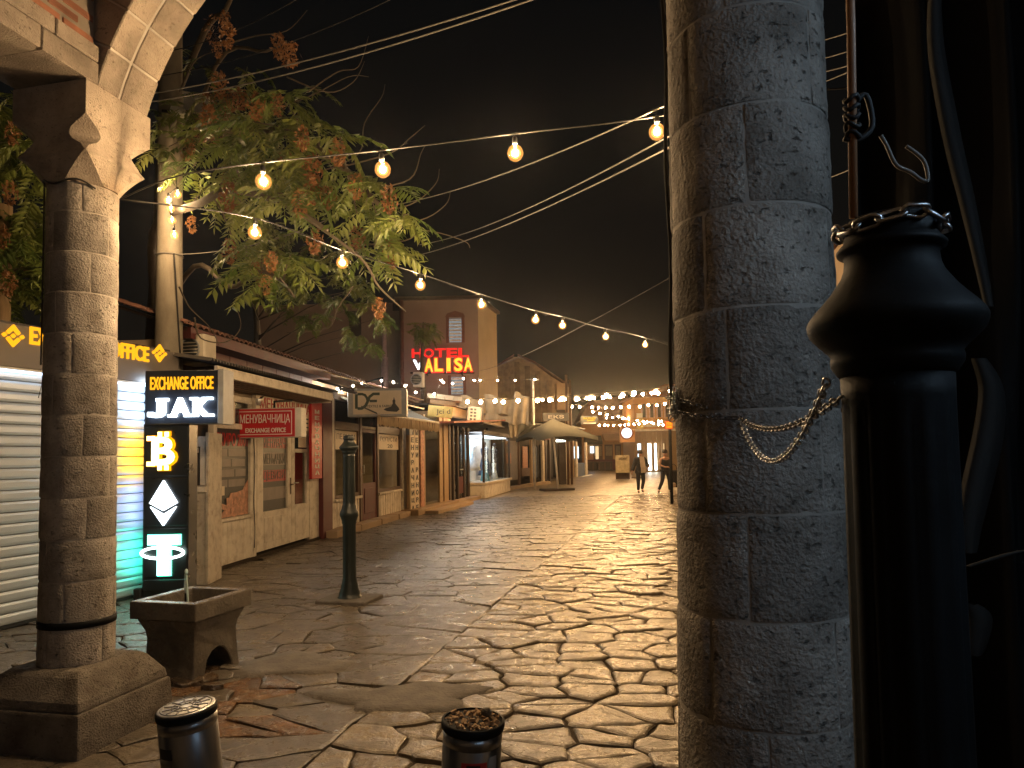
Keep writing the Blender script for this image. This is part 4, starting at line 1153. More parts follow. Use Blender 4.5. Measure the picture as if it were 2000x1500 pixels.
def post2(name, x0, x1, m='cream', d0=-0.06, z0=zstep, z1=None, d1=0.06):
    box(name, m, shop2, u2(x0), u2(x1), d0, d1, z0, z1 or 2.9, bevel=0.005)
post2('post', 641, 648); post2('post', 781, 797, d0=-0.08)
zA = F2.uv(690, 975)[1]; zB = F2.uv(765, 952)[1]; zg0 = (zA + zB) / 2
zh = F2.uv(670, 846)[1]; zh2 = F2.uv(757, 846)[1]; zhd = (zh + zh2) / 2
def win2(x0, x1, label_text, sub):
    a, b = u2(x0), u2(x1)
    f = MB()
    f.box(a, a + 0.08, -0.04, 0.05, zg0, 2.88); f.box(b - 0.08, b, -0.04, 0.05, zg0, 2.88); f.box(a + 0.08, b - 0.08, -0.04, 0.05, zg0, zg0 + 0.08); f.box(a + 0.08, b - 0.08, -0.04, 0.05, zhd + 0.02, zhd + 0.20)
    w = f.build('window', 'brown_wood', shop2, bevel=0.004)
    box('pane', 'glass', w, a + 0.08, b - 0.08, 0.0, 0.006, zg0 + 0.08, zhd + 0.02)
    box('upper_pane', 'glass_dark', w, a + 0.08, b - 0.08, 0.0, 0.006, zhd + 0.20, 2.88)
    zp0 = F2.uv((x0 + x1) / 2, 878)[1]
    box('paper_notice', 'cream_sign', w, a + 0.10, b - 0.12, -0.012, -0.008, zp0, zhd + 0.0)
    text(label_text, (b - a) * 0.72, (zhd - zp0) * 0.30, 'black_print', w, ((a + b) / 2, -0.014, zhd - (zhd - zp0) * 0.30), 0.003, 0.0)
    text(sub, (b - a) * 0.22, (zhd - zp0) * 0.26, 'black_print', w, ((a + b) / 2 + 0.1, -0.014, zp0 + (zhd - zp0) * 0.24), 0.003, 0.01)
    box('sill', 'cream', shop2, a - 0.03, b + 0.03, -0.10, 0.05, zg0 - 0.06, zg0 - 0.002, bevel=0.006)
    m_ = 10
    for k in range(m_):
        p = a + (b - a) * k / m_; q = a + (b - a) * (k + 1) / m_
        box('grooved_board', 'cream', shop2, p + 0.016, q - 0.016, -0.04, 0.0, zstep, zg0 - 0.064, bevel=0.008)
    box('panel_backing', 'cream_dirty', shop2, a, b, 0.002, 0.03, zstep, zg0 - 0.065)
    return a, b
wa = win2(649, 699, 'ПЕЛИНИ', '50')
wb = win2(735, 780, 'ПОПУСТИ', '20')
d0_, d1_ = u2(703), u2(733)
dm = MB(); zdt2 = F2.uv(718, 838)[1]
dm.box(d0_, d0_ + 0.10, -0.03, 0.04, zstep, zdt2); dm.box(d1_ - 0.10, d1_, -0.03, 0.04, zstep, zdt2); dm.box(d0_ + 0.10, d1_ - 0.10, -0.03, 0.04, zstep, 1.02); dm.box(d0_ + 0.10, d1_ - 0.10, -0.03, 0.04, zdt2 - 0.10, zdt2)
door2 = dm.build('door', 'oxblood', shop2, bevel=0.005)
box('door_pane', 'glass', door2, d0_ + 0.10, d1_ - 0.10, 0.0, 0.006, 1.02, zdt2 - 0.10)
box('door_panel', 'oxblood', door2, d0_ + 0.2, d1_ - 0.2, -0.045, -0.03, zstep + 0.15, 0.9, bevel=0.01)
MB().tube([(d0_ + 0.06, -0.03, 1.25), (d0_ + 0.06, -0.08, 1.25), (d0_ + 0.06, -0.08, 1.45), (d0_ + 0.06, -0.03, 1.45)], 0.012, 6).build('handle', 'bollard_cap', door2)
post2('door_post', 699, 703, 'brown_wood'); post2('door_post', 733, 736, 'brown_wood')
box('door_transom', 'glass_dark', shop2, d0_, d1_, 0.0, 0.006, zdt2 + 0.06, 2.88)
box('transom_rail', 'cream', shop2, d0_ + 0.002, d1_ - 0.002, -0.03, 0.04, zdt2 + 0.003, zdt2 + 0.058)
box('lintel', 'brown_wood', shop2, 0.0, F2.len, -0.05, 0.06, 2.90, 3.04)
# inside: shelves with fabric, a lit screen
for k in range(3):
    c = ('red_print', 'grey_dress', 'cloth_beige')[k]
    box('fabric_roll', c, shop2, 0.55 + 0.45 * k, 0.95 + 0.45 * k, 1.1, 1.35, zstep, 2.0, bevel=0.05)
box('counter', 'tan_wood', shop2, u2(742), u2(772), 0.6, 1.1, zstep, 0.95)
box('lit_shelf', 'lit_ether', shop2, u2(746), u2(764), 0.75, 0.78, 1.28, 1.40)
box('shelf_back', 'inside_tan', shop2, u2(738), u2(778), 1.5, 1.55, 0.9, 2.1)
# open rafters of the eave over the fabric shop
rf = 0.42
zr0_ = F2.uv(690, 757, rf)[1]; zr1_ = F2.uv(655, 738, 0.2)[1]
for k in range(9):
    a = 0.1 + 5.9 * k / 8
    MB().tube([(a, -rf, 3.10), (a, 0.1, 3.26)], 0.026, 4).build('rafter', 'dark_wood', shop2)
box('eave_pole', 'dark_wood', shop2, 0.0, F2.len, -rf - 0.03, -rf + 0.03, 3.02, 3.07)
box('ceiling_mat', 'fringe', shop2, 0.05, F2.len, -rf + 0.04, 0.1, 0.0, 0.02).matrix_local = Matrix.Translation((0, 0, 3.20)) @ Matrix.Rotation(math.atan(0.30), 4, 'X') @ Matrix.Translation((0, 0.0, 0.22))
# DF projecting sign
dY = 15.6
dc = D(737, 786, dY)
dsg = thing('box_sign', 'cream projecting box sign with large dark green letters and a dress figure', 'sign', dc, R(2))
dw = (D(784, 786, dY) - D(690, 786, dY)).length; dh = D(737, 763, dY).z - D(737, 809, dY).z
box('casing', 'grey_edge', dsg, -dw / 2 - 0.12, dw / 2 + 0.10, 0.0, 0.30, -dh / 2 - 0.05, dh / 2 + 0.05, bevel=0.01)
box('side_face', 'cream_sign', dsg, dw / 2 + 0.102, dw / 2 + 0.11, 0.0, 0.28, -dh / 2, dh / 2)
box('face', 'cream_sign', dsg, -dw / 2, dw / 2, -0.012, -0.002, -dh / 2, dh / 2)
def strip(pts, w):
    L_, R_ = [], []
    for i, p in enumerate(pts):
        a = Vector(pts[max(0, i - 1)]); b = Vector(pts[min(len(pts) - 1, i + 1)]); d = (b - a).normalized(); q = Vector((-d.y, d.x)) * w / 2
        L_.append(tuple(Vector(p) + q)); R_.append(tuple(Vector(p) - q))
    return L_, R_
def ribbon(mb, pts, w, y0, y1):
    L_, R_ = strip(pts, w)
    for i in range(len(pts) - 1):
        mb.prism([L_[i], L_[i + 1], R_[i + 1], R_[i]], 'y', y0, y1)
X = -dw / 2; mb = MB()
ribbon(mb, [(X + 0.075, dh * 0.36), (X + 0.075, -dh * 0.26)], 0.06, -0.02, -0.0125)
ribbon(mb, [(X + 0.10, dh * 0.36)] + [(X + 0.20 + 0.12 * math.cos(R(t)), dh * 0.03 + dh * 0.33 * math.sin(R(t))) for t in (90, 60, 30, 5)], 0.055, -0.0205, -0.0128)
ribbon(mb, [(X + 0.10, -dh * 0.25), (X + 0.19, -dh * 0.25), (X + 0.27, -dh * 0.14), (X + 0.315, dh * 0.03), (X + 0.36, dh * 0.24), (X + 0.44, dh * 0.36), (X + 0.58, dh * 0.36)], 0.06, -0.021, -0.013)
ribbon(mb, [(X + 0.36, dh * 0.06), (X + 0.52, dh * 0.06)], 0.055, -0.0215, -0.0132)
mb.build('monogram', 'green_print', dsg)
text('TEXTILE & FABRICS', dw * 0.55, 0.055, 'black_print', dsg, (X + dw * 0.56, -0.018, -dh * 0.16), 0.006, 0.01)
fig = [(0.40, -0.36), (0.20, -0.33), (0.13, -0.27), (0.17, -0.22), (0.28, -0.17), (0.32, -0.05), (0.315, 0.06), (0.335, 0.10), (0.345, 0.2), (0.36, 0.10), (0.375, 0.06), (0.37, -0.04), (0.40, -0.12), (0.44, -0.2), (0.455, -0.28)]
MB().prism([(a * dw, b * dh * 1.15) for a, b in fig], 'y', -0.02, -0.0125).build('dress_figure', 'black_print', dsg)
MB().tube([(0.1, 0.15, dh / 2), (0.1, 0.15, dh / 2 + 0.3), (-0.4, 1.0, dh / 2 + 0.3)], 0.02, 6).build('bracket', 'iron', dsg)

# ------------------------------------------------------------------ third front: fringed awning, lettered boards, glass door
F3 = S3
shop3 = thing('corner_shop', 'narrow shop with a tan fringed awning, lettered boards and a tall glass door', 'shop', F3.o, F3.rz)
def u3(px, off=0.0): return F3.uv(px, 900, off)[0]
zt3 = F3.uv(840, 830)[1]
box('threshold', 'tan_wood', shop3, -0.2, F3.len, -0.35, 0.5, -0.06, 0.16, bevel=0.01)
box('lower_step', 'tan_wall', shop3, 0.4, F3.len + 0.4, -0.75, -0.352, -0.06, 0.09, bevel=0.01)
box('back_wall', 'inside_tan', shop3, -0.2, F3.len, 2.0, 2.1, 0, 3.2)
box('side_wall', 'inside_tan', shop3, F3.len - 0.06, F3.len, 0.1, 2.0, 0, 3.2)
box('lit_mirror', 'shop_cool', shop3, u3(832), u3(842), 1.4, 1.43, F3.uv(838, 922)[1], F3.uv(838, 880)[1])
box('mirror_post', 'tan_wood', shop3, u3(845), u3(849), 1.2, 1.3, 0.16, 2.6)
box('shelf', 'cream', shop3, u3(832), u3(848), 1.0, 1.3, 0.75, 0.82)
for a, b in ((797, 801), (826, 829), (857, 863), (866, 869)):
    box('post', 'tan_wood', shop3, u3(a), u3(b), -0.03, 0.06, 0.16, zt3 + 0.3, bevel=0.004)
box('door_pane', 'glass', shop3, u3(829), u3(857), 0.0, 0.006, 0.17, zt3 + 0.3)
box('wall_strip', 'tan_wood', shop3, u3(869), F3.len + 0.3, 0.0, 0.06, 0.16, zt3 + 0.3)
for a, b, s in ((801.5, 810, 'МЕНУВАЧНИЦА'), (810.5, 818, 'МЕНИ ВАНОВЕ')):
    o_ = box('letter_board', 'cream_sign', shop3, u3(a, .05), u3(b, .05), -0.05, -0.02, F3.uv(809, 998, .05)[1], F3.uv(809, 836, .05)[1])
    z0_, z1_ = F3.uv(809, 998, .05)[1], F3.uv(809, 836, .05)[1]
    for k, ch in enumerate(s):
        if ch != ' ':
            text(ch, (u3(b, .05) - u3(a, .05)) * 0.62, (z1_ - z0_) * 0.062, 'black_print', o_, ((u3(a, .05) + u3(b, .05)) / 2, -0.054, z1_ - (z1_ - z0_) * (k + 0.6) / len(s)), 0.006, 0.04, 'letter')
box('speckled_post', 'poster_pink', shop3, u3(819), u3(825.5), -0.05, 0.0, 0.16, zt3 + 0.1)
box('meter_box', 'grey_edge', shop3, u3(795, .12), u3(801, .12), -0.20, -0.10, F3.uv(798, 850, .1)[1], F3.uv(798, 836, .1)[1], bevel=0.01)
# the fringed awning
aw = thing('fringed_awning', 'tan awning with a hanging fringe over the narrow lettered shop', 'awning', F3.o, F3.rz)
ao = 0.95
a0_, a1_ = F3.uv(737, 822, ao)[0], F3.uv(856, 822, ao)[0]
zf_ = F3.uv(800, 816, ao)[1]
MB().add([(a0_, -ao, zf_), (a1_, -ao, zf_ - 0.02), (a1_, 0.0, zf_ + 0.42), (a0_, 0.0, zf_ + 0.44), (a0_, -ao, zf_ - 0.03), (a1_, -ao, zf_ - 0.05), (a1_, 0.0, zf_ + 0.39), (a0_, 0.0, zf_ + 0.41)], [(0, 1, 2, 3), (7, 6, 5, 4), (0, 4, 5, 1), (1, 5, 6, 2), (2, 6, 7, 3), (3, 7, 4, 0)]).build('roof_cloth', 'canvas_grey', aw)
fr_ = MB(); rng3 = random.Random(8); nn = 90
for k in range(nn):
    a = a0_ + (a1_ - a0_) * k / nn; w = (a1_ - a0_) / nn; L = 0.27 + rng3.uniform(-0.03, 0.02); yy = -ao - 0.02 + rng3.uniform(-0.012, 0.012)
    fr_.add([(a, yy, zf_ - 0.04), (a + w * 1.1, yy, zf_ - 0.04), (a + w * rng3.uniform(0.8, 1.2), yy - 0.01, zf_ - L), (a + w * rng3.uniform(-0.1, 0.2), yy + 0.01, zf_ - L)], [(0, 1, 2, 3)])
tag(fr_.build('fringe', 'fringe', aw, fixn=False), kind='stuff')
box('edge_roll', 'cream', aw, a0_, a1_, -ao - 0.03, -ao + 0.02, zf_ - 0.045, zf_ + 0.012, bevel=0.01)
# yellow sign with pale boards above, tilted
ys = D(862, 804, 23.0)
ysn = thing('yellow_sign', 'small yellow sign with dark handwriting under stacked pale boards above the fringed awning', 'sign', ys, R(10))
sc23 = 23.0 / 1400
box('panel', 'yellow_sign', ysn, -26 * sc23, 22 * sc23, 0, 0.12, -11 * sc23, 11 * sc23, rot=(0, R(6), 0), piv=(0, 0, 0))
text('Jci d', 0.45, 0.2, 'black_print', ysn, (0.06, -0.008, -0.02), 0.008, 0.0)
for k in range(4):
    box('pale_board', 'cream_sign', ysn, (-30 + 17 * k) * sc23, (-30 + 17 * k + 16) * sc23, -0.1, 0.4, 24 * sc23, 33 * sc23, rot=(0, R(7), 0), piv=(0, 0, 0))
box('lower_board', 'tan_wood', ysn, -24 * sc23, 26 * sc23, 0.05, 0.3, 14 * sc23, 23 * sc23, rot=(0, R(7), 0), piv=(0, 0, 0))

# ------------------------------------------------------------------ clothes shop with the bright window
F4 = S4
shop4 = thing('clothes_shop', 'dark fronted clothes shop with a brightly lit show window on a pale base', 'shop', F4.o, F4.rz)
def u4(px, off=0.0): return F4.uv(px, 900, off)[0]
zt4 = F4.uv(930, 838)[1]
ul4, ur4 = u4(921), u4(976)
zw40 = F4.uv(948, 938)[1]; zw41 = F4.uv(948, 852)[1]
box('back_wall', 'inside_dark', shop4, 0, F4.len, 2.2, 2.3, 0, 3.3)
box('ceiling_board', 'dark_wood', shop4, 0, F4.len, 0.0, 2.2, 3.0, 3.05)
box('step', 'tan_wall', shop4, 0, F4.len, -0.35, 0.1, -0.06, 0.12, bevel=0.01)
for px0, px1 in ((876, 879), (884, 886), (893, 895), (905, 907), (913, 916)):
    box('door_frame', 'dark_wood', shop4, u4(px0), u4(px1), -0.03, 0.05, 0.12, zt4, bevel=0.004)
box('door_pane', 'glass_dark', shop4, u4(879), u4(913), 0.02, 0.026, 0.12, zt4 - 0.3)
box('red_panel', 'oxblood', shop4, u4(896), u4(904), 0.0, 0.02, 0.3, 0.9)
box('door_bar', 'bollard_cap', shop4, u4(897), u4(902), -0.05, -0.035, 1.14, 1.18)
base = box('window_base', 'cream', shop4, ul4, u4(975), -0.5, 0.4, 0.0, zw40 - 0.10, bevel=0.01)
box('window_sill', 'cream_sign', shop4, ul4 - 0.05, u4(976) + 0.1, -0.56, 0.4, zw40 - 0.098, zw40, bevel=0.01)
wfm = MB(); wfm.box(ul4, ul4 + 0.08, -0.5, -0.42, zw40, zw41); wfm.box(ur4 - 0.14, ur4, -0.5, -0.42, zw40, zw41); wfm.box(ul4, ur4, -0.5, -0.42, zw41, zw41 + 0.1)
wf4 = wfm.build('window', 'dark_wood', shop4, bevel=0.004)
box('pane', 'glass', wf4, ul4 + 0.08, ur4 - 0.14, -0.47, -0.465, zw40, zw41)
box('window_ceiling_light', 'lit_ether', shop4, ul4 + 0.2, ur4 - 0.3, -0.35, 0.3, zw41 - 0.06, zw41 - 0.02)
box('window_back', 'white_print', shop4, ul4, ur4, 0.42, 0.46, zw40, zw41)
box('window_backlight', 'shop_cool', shop4, ul4 + 0.15, ul4 + 1.5, 0.36, 0.40, zw40 + 0.9, zw41 - 0.15)
box('window_roof', 'dark_wood', shop4, ul4, ur4, -0.5, 0.42, zw41 + 0.1, zw41 + 0.16)
def mannequin(label, u, y, z0, h, m, dark=False):
    a = thing('mannequin', label, 'mannequin', F4.P(u, y, z0), F4.rz, 'mannequins in the bright shop window')
    k = h / 1.0
    MB().lathe([(0.21 * k, 0), (0.19 * k, 0.12 * k), (0.13 * k, 0.42 * k), (0.085 * k, 0.58 * k), (0.115 * k, 0.72 * k), (0.12 * k, 0.80 * k), (0.045 * k, 0.86 * k)], 14, flute=lambda i, q: 1 + (0.10 if q % 2 else -0.06) * max(0, 1 - i / 3)).build('dress', m, a)
    MB().lathe([(0.035 * k, 0.85 * k), (0.03 * k, 0.90 * k), (0.05 * k, 0.95 * k), (0.045 * k, 1.0 * k), (0.01, 1.03 * k)], 10).build('neck_and_head', 'vase_dark' if dark else 'white_print', a)
    for s in (-1, 1):
        MB().tube([(s * 0.115 * k, 0, 0.78 * k), (s * 0.18 * k, -0.02, 0.6 * k), (s * 0.17 * k, -0.06, 0.42 * k)], [0.03 * k, 0.026 * k, 0.018 * k], 6).build('arm', m, a)
du = (ur4 - ul4)
mannequin('child mannequin in a light blue gown low in the bright shop window', ul4 + du * 0.30, -0.15, zw40, 0.95, 'blue_dress')
mannequin('child mannequin in a pale wide gown low in the bright shop window', ul4 + du * 0.58, -0.2, zw40, 0.85, 'white_dress')
mannequin('tall mannequin in a white gown at the back of the bright shop window', ul4 + du * 0.17, 0.15, zw40 + 0.45, 1.25, 'white_dress')
mannequin('tall mannequin in a slate blue suit in the bright shop window', ul4 + du * 0.50, 0.1, zw40 + 0.2, 1.4, 'grey_dress', True)
mannequin('dark suited mannequin at the far end of the bright shop window', ul4 + du * 0.78, 0.0, zw40 + 0.1, 1.45, 'cloth_black', True)
box('red_roof_edge', 'awning_red', shop4, u4(872, .7), u4(985, .7), -0.95, 0.1, 0, 0.06).matrix_local = Matrix.Translation((0, 0, F4.uv(930, 828, .7)[1])) @ Matrix.Rotation(R(-3), 4, 'Y')
box('fascia_roof', 'tin_dark', shop4, -0.2, F4.len, 0.0, 3.2, 3.4, 3.46)
box('upper_wall', 'tan_wood', shop4, 0.0, F4.len, 0.12, 0.2, 3.06, 3.4)
# grey poster pane and pale letter box past the window
box('dark_pane', 'poster_dark', shop4, u4(982), F4.len + 0.4, 0.0, 0.05, 0.2, 2.6)

a4 = thing('aircon_unit', 'cream aircon unit with eight square holes above the bright clothes shop', 'air conditioner', D(927, 809, 27.0), R(8), 'air conditioning units')
s27 = 27 / 1400
box('casing', 'ac_white', a4, -14 * s27, 14 * s27, 0, 0.4, -15 * s27, 15 * s27, bevel=0.05, rot=(0, R(5), 0), piv=(0, 0, 0))
for i in range(4):
    for j in range(2):
        box('grille_hole', 'poster_dark', a4, (-9 + 7 * j) * s27, (-4 + 7 * j) * s27, -0.01, 0.0, (-12 + 6.4 * i) * s27, (-8 + 6.4 * i) * s27, rot=(0, R(5), 0), piv=(0, 0, 0))

# folded canvases over the shops
def canvas(label, quad_px, Y, m='canvas', depth=0.6, fold=3, name='canvas_sheet'):
    """a hanging sheet: four picture corners at distance Y, gathered in folds, with thickness"""
    P = [D(x, y, Y + (0 if i in (0, 3) else depth)) for i, (x, y) in enumerate(quad_px)]
    n, k = 14, 6; V = []; F = []
    for j in range(k + 1):
        for i in range(n + 1):
            u, v = i / n, j / k
            top = P[0].lerp(P[1], u); bot = P[3].lerp(P[2], u); p = top.lerp(bot, v)
            V.append(p + Vector((0, -0.12 * math.sin(u * PI * 2 * fold) * (0.3 + v), 0.05 * math.sin(u * 7 + v * 3))))
    m_ = n + 1
    for j in range(k):
        for i in range(n): F.append((j * m_ + i, j * m_ + i + 1, (j + 1) * m_ + i + 1, (j + 1) * m_ + i))
    c = len(V); V += [v + Vector((0, 0.05, 0)) for v in V]
    F += [tuple(q + c for q in reversed(f)) for f in F]
    o = MB().add(V, F, True).build(name, m)
    tag(o, label, 'canvas', 'folded canvases over the shop fronts'); return o
canvas('pale canvas sheet bulging over the roof behind the cream aircon unit', [(900, 772), (946, 782), (944, 828), (893, 822)], 28.5, fold=1)
canvas('wide pale canvas sheet in the lamplight right of the cream aircon unit', [(946, 770), (1004, 782), (998, 812), (948, 806)], 29.5, fold=2)
canvas('scalloped pale canvas valance below the wide canvas sheet', [(948, 808), (1000, 812), (998, 826), (948, 822)], 29.3, fold=6)
canvas('tall folded canvas hanging beside the thin lamp pole', [(1005, 765), (1034, 776), (1032, 830), (996, 828)], 31.0, fold=2)
canvas('narrow canvas strip hanging down in front of the dark shop', [(993, 822), (1012, 822), (1011, 856), (995, 852)], 31.2, fold=2)
canvas('low grey canvas awning sloping under the tall folded canvas', [(1010, 828), (1062, 828), (1030, 846), (1008, 846)], 32.5, 'canvas_grey', 0.3, 2)

# ------------------------------------------------------------------ the darker fronts farther along
F5 = S5
shop5 = thing('dark_shop', 'dark shop front with a framed picture pane and rail bars behind the parasol', 'shop', F5.o, F5.rz)
def u5(px, off=0.0): return F5.uv(px, 900, off)[0]
box('back_wall', 'inside_dark', shop5, -0.5, F5.len, 0.7, 0.8, 0, 3.2)
box('roof', 'tin_dark', shop5, -0.5, F5.len, -0.5, 3.5, 3.3, 3.4)
box('step', 'tan_wall', shop5, -0.2, F5.len, -0.4, 0.1, -0.06, 0.12)
zt5 = F5.uv(1020, 862)[1]
box('picture_pane', 'poster_grey', shop5, u5(988), u5(1011), 0.0, 0.04, F5.uv(1000, 938)[1], zt5)
box('picture_print', 'poster_pink', shop5, u5(986.5), u5(998), -0.01, -0.002, F5.uv(1000, 905)[1], F5.uv(1000, 885)[1])
for px0, px1, m_ in ((984, 987, 'brown_wood'), (1012, 1014, 'brown_wood'), (1036, 1038.5, 'tan_wood'), (1058, 1062, 'cream_dirty')):
    box('post', m_, shop5, u5(px0), u5(px1), -0.06, 0.05, 0.12, zt5 + 0.1)
box('pink_board', 'poster_pink', shop5, u5(1019), u5(1028), -0.08, -0.03, F5.uv(1022, 915)[1], F5.uv(1022, 872)[1])
box('low_board', 'brown_wood', shop5, u5(1015), u5(1031), -0.1, -0.05, F5.uv(1022, 930)[1], F5.uv(1022, 914)[1])
for k in range(5):
    box('hanging_coat', ('cloth_black', 'grey_dress')[k % 2], shop5, u5(1039 + 3.6 * k), u5(1042 + 3.6 * k), 0.1, 0.5, 0.3, 2.2, bevel=0.08)
box('red_valance', 'oxblood', shop5, u5(1034, .8), u5(1072, .8), -0.9, -0.7, F5.uv(1050, 858, .8)[1], F5.uv(1050, 851, .8)[1])
F6 = S6
shop6 = thing('far_shop', 'farthest left shop fronts with pale posts and a cool lit window', 'shop', F6.o, F6.rz)
def u6(px, off=0.0): return F6.uv(px, 900, off)[0]
box('back_wall', 'inside_dark', shop6, 0, F6.len, 0.9, 1.0, 0, 3.4)
box('roof', 'tin_dark', shop6, 0, F6.len, -0.6, 3.0, 3.5, 3.6)
zt6 = F6.uv(1100, 860)[1]
for px0, px1, m_ in ((1064, 1066, 'dark_wood'), (1072, 1074, 'dark_wood'), (1104, 1108, 'cream'), (1111, 1114, 'tan_wood'), (1118, 1120, 'tan_wood'), (1124, 1127, 'cream'), (1143, 1146, 'cream')):
    box('post', m_, shop6, u6(px0), u6(px1), -0.06, 0.05, 0.0, zt6)
box('pale_board', 'cream', shop6, u6(1098), u6(1104), -0.03, 0.03, 0, 1.1)
box('window_light', 'shop_cool', shop6, u6(1129), u6(1138), 0.3, 0.35, F6.uv(1133, 895)[1], F6.uv(1133, 872)[1])
box('window_shelf', 'grey_dress', shop6, u6(1128), u6(1142), 0.0, 0.4, 0.0, 1.0)
box('threshold_glow', 'shop_dim', shop6, u6(1128), u6(1146), -0.4, -0.3, 0.0, 0.03)  # glowing strip, shop light painted onto the threshold
for px in (1068, 1078, 1090): box('hanging_coat', 'cloth_black', shop6, u6(px), u6(px + 5), 0.1, 0.5, 0.2, 2.3, bevel=0.08)

# dark letter signs over the far fronts
def flat_sign(name, label, px0, py0, px1, py1, Y, m, rz=8):
    a, b = D(px0, (py0 + py1) / 2, Y), D(px1, (py0 + py1) / 2, Y)
    c = (a + b) / 2; w = (b - a).length; h = D(px0, py0, Y).z - D(px0, py1, Y).z
    t = thing(name, label, 'sign', c, R(rz))
    box('board', m, t, -w / 2, w / 2, 0, 0.15, -h / 2, h / 2, bevel=0.01)
    return t, w, h
t, w, h = flat_sign('letter_sign', 'dark sign with three white letters above the grey parasol', 1060, 806, 1112, 822, 37, 'black_panel')
text('ЕКЅ', w * 0.6, h * 0.42, 'white_print', t, (0, -0.02, 0), 0.02, 0.02)
t, w, h = flat_sign('cafe_sign', 'black cafe sign with two lines of yellow lettering right of the parasol', 1134, 812, 1168, 829, 44, 'black_panel')
text('MULTITUDE', w * 0.72, h * 0.20, 'neon_yellow', t, (0, -0.02, h * 0.2), 0.02, 0.02)
text('BAKERY', w * 0.45, h * 0.18, 'neon_yellow', t, (0.1, -0.02, -0.02), 0.02, 0.02)
box('white_line', 'white_print', t, -w * 0.35, w * 0.38, -0.02, -0.001, -h * 0.40, -h * 0.30)
t, w, h = flat_sign('small_sign', 'small pale lit price board under the grey parasol', 1086, 849, 1104, 858, 36, 'cream_sign', 0)
box('lit_strip', 'shop_white', t, -w / 2, w / 2, -0.05, 0.1, -h / 2 - 0.12, -h / 2 - 0.04)

# grey parasol
pf = G(1088, 958)
par = thing('parasol', 'large grey green square parasol open on a pale leaning pole by the dark shops', 'parasol', pf, R(20))
box('foot', 'dark_wood', par, -0.75, 0.75, -0.35, 0.35, 0.0, 0.10, bevel=0.02)
MB().tube([(0.06, 0, 0.1), (-0.10, 0, 2.2), (-0.14, 0, 3.05)], 0.048, 8).build('pole', 'cream', par)
cp = MB(); H = 1.62; V = [(-0.14, 0, 3.30)]; ns = 4
ring = []
for k in range(4):
    a0 = PI / 4 + k * PI / 2; a1 = a0 + PI / 2
    for q in range(ns):
        t_ = q / ns
        p = Vector((math.cos(a0), math.sin(a0), 0)).lerp(Vector((math.cos(a1), math.sin(a1), 0)), t_) * H * 1.25
        ring.append((p.x, p.y, 2.42 + 0.20 * math.sin(PI * t_)))
mid = [(x * 0.5 - 0.07, y * 0.5, 2.86 + (z - 2.42) * 0.3) for x, y, z in ring]
V += mid + ring + [(x, y, z - 0.16) for x, y, z in ring]
n = len(ring); F = []
for k in range(n):
    k2 = (k + 1) % n
    F += [(0, 1 + k, 1 + k2), (1 + k, 1 + n + k, 1 + n + k2, 1 + k2), (1 + n + k, 1 + 2 * n + k, 1 + 2 * n + k2, 1 + n + k2)]
cp.add(V, F, True).build('canopy', 'canvas_grey', par, fixn=False)
for k in range(4):
    a0 = PI / 4 + k * PI / 2
    MB().tube([(-0.12, 0, 2.5), (math.cos(a0) * H * 0.62, math.sin(a0) * H * 0.62, 2.72)], 0.018, 5).build('rib', 'tan_wood', par)
# thin lamp pole, and the timber stack with two dark poles
lp = D(1043, 850, 34.0)
lpo = thing('lamp_pole', 'thin pale lamp pole rising between the folded canvases', 'pole', (lp.x, lp.y, 0))
MB().tube([(0, 0, 0), (0, 0, D(1043, 740, 34).z)], 0.055, 8).build('shaft', 'cream', lpo)
MB().tube([(0, 0, D(1043, 741, 34).z), (0.25, -0.1, D(1043, 741, 34).z - 0.03)], 0.05, 6).build('arm', 'bollard_cap', lpo)
tp = D(1098, 840, 40.0)
tpo = thing('timber_chimney', 'pale timber clad shaft standing above the dark shop roofs', 'chimney', (tp.x, tp.y, 0), R(10))
box('shaft', 'tan_wood', tpo, -0.26, 0.26, 0, 0.5, D(1098, 800, 40).z, D(1098, 748, 40).z)
box('foot_shaft', 'dark_wood', tpo, -0.2, 0.2, 0.05, 0.45, 0, D(1098, 800, 40).z)
for k, (px, top) in enumerate(((1107, 732), (1114, 742))):
    q = D(px, 800, 39.5)
    o = MB().tube([(q.x, q.y, 0), (q.x, q.y, D(px, top, 39.5).z)], 0.07, 8).build('utility_pole', 'brown_wood')
    tag(o, ('dark timber pole close to the pale timber shaft', 'shorter dark timber pole farther from the pale timber shaft')[k], 'pole')

# ------------------------------------------------------------------ hotel
HY = 38.0
hb = thing('hotel_building', 'tall plain plastered hotel block with pale slatted shutters and a red neon sign', 'building', (0, 0, 0))
xr = D(935, 700, HY).x; ztop = D(850, 586, HY).z; x0h = D(784, 700, HY).x
pc = Vector((xr, HY, 0)); sd = Vector((0.90, 4.1, 0))
def hpoly(z0, z1, pts, m, name): return MB().prism(pts, 'z', z0, z1).build(name, m, hb)
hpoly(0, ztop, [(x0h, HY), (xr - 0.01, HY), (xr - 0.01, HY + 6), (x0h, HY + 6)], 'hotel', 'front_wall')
hpoly(0, ztop - 0.02, [(xr, HY - 0.02), (xr + sd.x, HY + sd.y), (xr + sd.x - 0.3, HY + sd.y + 2), (xr, HY + 2)], 'hotel_side_lit', 'side_wall')
hpoly(ztop, ztop + 0.16, [(x0h - 0.3, HY - 0.25), (xr + 0.1, HY - 0.25), (xr + sd.x + 0.2, HY + sd.y), (x0h - 0.3, HY + 6)], 'dark_wood', 'roof')
xL2 = D(500, 700, HY + 1.0).x
hpoly(0, ztop + 0.1, [(xL2, HY + 1.0), (x0h - 0.01, HY + 1.0), (x0h - 0.01, HY + 6), (xL2, HY + 6)], 'hotel', 'rear_wing')
